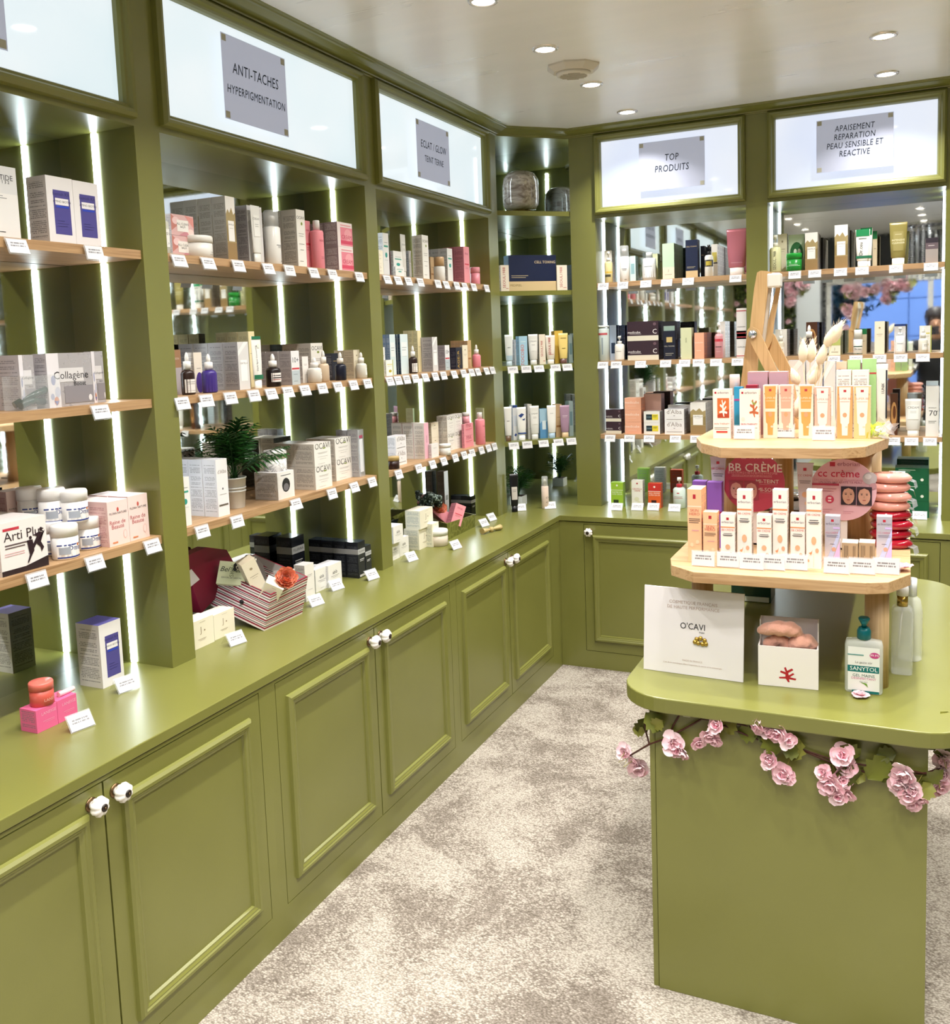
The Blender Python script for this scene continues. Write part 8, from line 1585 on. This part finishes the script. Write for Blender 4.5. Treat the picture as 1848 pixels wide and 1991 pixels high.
for k in range(5200):
    p = Vector((rnd.uniform(-.34, .33), rnd.uniform(0, .06), rnd.uniform(0, 1.15))); a = Vector((rnd.uniform(-1, 1), rnd.uniform(-.5, 1), rnd.uniform(-1, 1)))*.028; e = Vector((rnd.uniform(-1, 1), rnd.uniform(-.5, 1), rnd.uniform(-1, 1)))*.02
    b.face([tuple(p), tuple(p+a), tuple(p+a+e), tuple(p+e)], k % 3)
q = b.build('leaves', [M('5a7030', .6), M('3c5424', .6), M('8a9a4c', .6)], fw); q['kind'] = 'stuff'
for k in range(34):
    o = bpy.data.objects.new('blossom', rnd.choice(BLO)); COL.objects.link(o); o.parent = fw; o.location = (rnd.uniform(-.32, .32), .07, rnd.uniform(.05, 1.12)); face_out(o, (0, 1, 0), rnd); o.scale = (.035,)*3
# bead curtain lamp near the window
ch = empty('bead_chandelier', (SP['chand'][0][0], -4.9, 2.5), label='clear glass bead chandelier seen in the mirror', category='chandelier')
b = B(); b.lathe([(.2, -.02), (.2, 0)], 24); b.build('ceiling_plate', M('cfcfd2', .2, .8), ch)
b = B()
for k in range(22):
    a = 2*math.pi*k/22
    for j in range(24): x, y, z = .19*math.cos(a), .19*math.sin(a), -.04-j*.021; rr = .0095; b.idx([(x+rr, y, z), (x-rr, y, z), (x, y+rr, z), (x, y-rr, z), (x, y, z+rr), (x, y, z-rr)], [(0, 2, 4), (2, 1, 4), (1, 3, 4), (3, 0, 4), (2, 0, 5), (1, 2, 5), (3, 1, 5), (0, 3, 5)])
b.build('bead_strings', M('f6f6fc', .04, .9), ch)['kind'] = 'stuff'
# ================================================================== the photographer, seen in the mirror
def skin_mesh(name, V_, E_, R_, mat, parent, lv=2):
    me = bpy.data.meshes.new(name); me.from_pydata(V_, E_, []); o = bpy.data.objects.new(name, me); COL.objects.link(o); o.parent = parent
    m = o.modifiers.new('sk', 'SKIN'); m.use_smooth_shade = True
    for i, r_ in enumerate(R_): o.data.skin_vertices[0].data[i].radius = (r_, r_) if not isinstance(r_, tuple) else r_
    o.data.skin_vertices[0].data[0].use_root = True
    s = o.modifiers.new('ss', 'SUBSURF'); s.levels = s.render_levels = lv
    me.materials.append(mat); return o
px_ = 1.50
pr = empty('person', (px_, -4.42, 0), label='person in a black coat photographing with a raised phone, seen mirrored', category='person')
BLK = M('101014', .75); SK = M('d2a084', .5)
skin_mesh('black_coat', [(0, 0, .95), (0, 0, 1.15), (0, 0, 1.32), (0, .0, 1.40), (-.17, 0, 1.36), (.17, 0, 1.36), (-.22, .06, 1.10), (.22, .06, 1.10), (-.10, .24, 1.32), (.08, .26, 1.36), (0, -.01, .55), (-.1, 0, .5), (.1, 0, .5)],
    [(0, 1), (1, 2), (2, 3), (2, 4), (2, 5), (4, 6), (5, 7), (6, 8), (7, 9), (0, 10)], [(.17, .11), (.16, .11), (.15, .10), (.07, .07), .065, .065, .055, .055, .04, .04, (.20, .14), .02, .02], BLK, pr)
skin_mesh('legs', [(0, 0, .85), (-.09, 0, .8), (-.1, .01, .45), (-.1, 0, .09), (-.1, .13, .04), (.09, 0, .8), (.1, .01, .45), (.1, 0, .09), (.1, .13, .04)], [(0, 1), (1, 2), (2, 3), (3, 4), (0, 5), (5, 6), (6, 7), (7, 8)], [.1, .085, .06, .04, .04, .085, .06, .04, .04], BLK, pr)
hd = skin_mesh('head', [(0, 0, 1.38), (0, .0, 1.47), (0, .01, 1.56), (0, .005, 1.63)], [(0, 1), (1, 2), (2, 3)], [.045, .052, (.074, .088), (.06, .07)], SK, pr)
b = B(); b.lathe([(.02, -.03), (.088, 0), (.1, .06), (.088, .12), (.05, .15), (.01, .155)], 20, sy=1.08); b.v = [(q[0], q[1]-.025, q[2]+1.55) for q in b.v]; b.loft([[(.085*math.cos(a), -.04+.06*math.sin(a), z) for a in [k*math.pi/5 for k in range(10)]] for z in (1.32, 1.45, 1.58)]); b.build('hair', M('241a18', .5), pr)
b = B()
for s in (-1, 1): b.lathe([(.001, 0), (.009, .002), (.001, .004)], 10, c=(s*.028, .098), mi=0); b.v[-30:] = [(q[0], .093+q[2], 1.565+(q[1]-.098)*.6) for q in b.v[-30:]]
b.tube([(0, .088, 1.565), (0, .108, 1.535), (0, .098, 1.528)], .009, 6, mi=1); b.box(-.02, .09, 1.497, .02, .096, 1.503, 2); b.build('face_features', [M('2a1e1c', .3), SK, M('a8504c', .5)], pr)
# hands: palm and five fingers around the phone
def hand(sx, x, y, z):
    V_ = [(x+sx*.03, y-.05, z-.06), (x+sx*.02, y-.01, z-.02), (x+sx*.016, y+.002, z+.01)]; E_ = [(0, 1), (1, 2)]; R_ = [.026, .026, .024]
    for k in range(4):
        b0 = len(V_); zz = z-.012+k*.017
        V_ += [(x+sx*.006, y+.012, zz), (x-sx*.018, y+.022, zz+.002), (x-sx*(.036-.003*abs(k-1)), y+.018, zz+.003)]; E_ += [(2, b0), (b0, b0+1), (b0+1, b0+2)]; R_ += [.0095, .0085, .0075]
    b0 = len(V_); V_ += [(x+sx*.008, y-.012, z+.006), (x-sx*.012, y-.016, z+.018)]; E_ += [(1, b0), (b0, b0+1)]; R_ += [.011, .009]
    skin_mesh('hand', V_, E_, R_, SK, pr, 1)
hand(1, .058, .30, 1.485); hand(-1, -.07, .27, 1.47)
phn = empty('smartphone', (px_-.002, -4.10, 1.452), label='dark smartphone held up by the person, seen mirrored', category='phone')
b = B(); b.box(-.036, -.004, 0, .036, .004, .075); b.build('phone_body', M('2a2c34', .2), phn, bevel=.002)
b = B(); b.box(-.034, .004, .042, -.002, .0055, .073); b.build('camera_bump', M('15161a', .1), phn)
# ------------------------------------------------------------------ stocking the shelves
for it in ITEMS:
    kind, style, name, cat, label, group, x, y, z, rz, w, d, h = it[:13]
    ms = product_meshes(kind, style, w, d, h)
    jit = random.Random(label).uniform(-1.2, 1.2) if kind != 'box' or 'tall' in label else 0
    put(ms, name, (x, y, z+.0002), math.radians(rz+jit*.6), label, cat, group)
    if len(it) > 13:
        n, step, sx, sy_, lb = it[13:]
        for k in range(1, n): put(ms, name, (x+sx*step*k+sy_*random.uniform(-.0014, .0014), y+sy_*step*k+sx*random.uniform(-.0014, .0014), z+.0002), math.radians(rz+random.uniform(-.4, .4)), lb.replace('NTH', ('second', 'third', 'fourth', 'fifth')[k-1]), cat, group)
# price cards: 0 clipped under a shelf edge, 1 on a clear easel on the worktop, 2 upright clear holder
CARD = print_mat('dedee2', '4a484e', .0062, .75, .45, True)
def tag_meshes(k):
    w, h = ((.05, .032), (.054, .036), (.052, .033))[k]
    b = B(); t = .0008
    b.box(-w/2, -t, 0, w/2, 0, h, 0)
    me = build_mesh(b, 'card', CARD)
    c = B(); c.box(-w/2-.002, .0006, -.002, w/2+.002, .0016, h+.003)
    if k == 1: c.face([(-w/2, .0016, h*.98), (w/2, .0016, h*.98), (w/2, .037, .0254), (-w/2, .037, .0254)]) 
    if k == 0: c.box(-w/2-.002, .0016, h-.002, w/2+.002, .016, h-.001)
    if k == 2: c.box(-w/2-.002, .0016, -.002, w/2+.002, .02, -.001)
    return me, build_mesh(c, 'acrylic_holder', ACRYL)
TM = [tag_meshes(k) for k in range(3)]
for k, x, y, z, rz, lab in TAGS:
    me, ho = TM[k]
    e = empty('price_card', (x, y, z), math.radians(rz), label=lab, category='price card', group='price cards on the shelves')
    o = bpy.data.objects.new('card', me); COL.objects.link(o); o.parent = e
    q = bpy.data.objects.new('acrylic_holder', ho); COL.objects.link(q); q.parent = e
    if k == 0: lc, tl = (0, -.014, -.034), -.30+random.Random(lab).uniform(-.06, .06)
    elif k == 1: lc, tl = (0, -.012, .0022), -.6
    else: lc, tl = (0, -.002, .0025), -.12
    for a in (o, q): a.location = lc; a.rotation_euler = (tl, 0, 0)
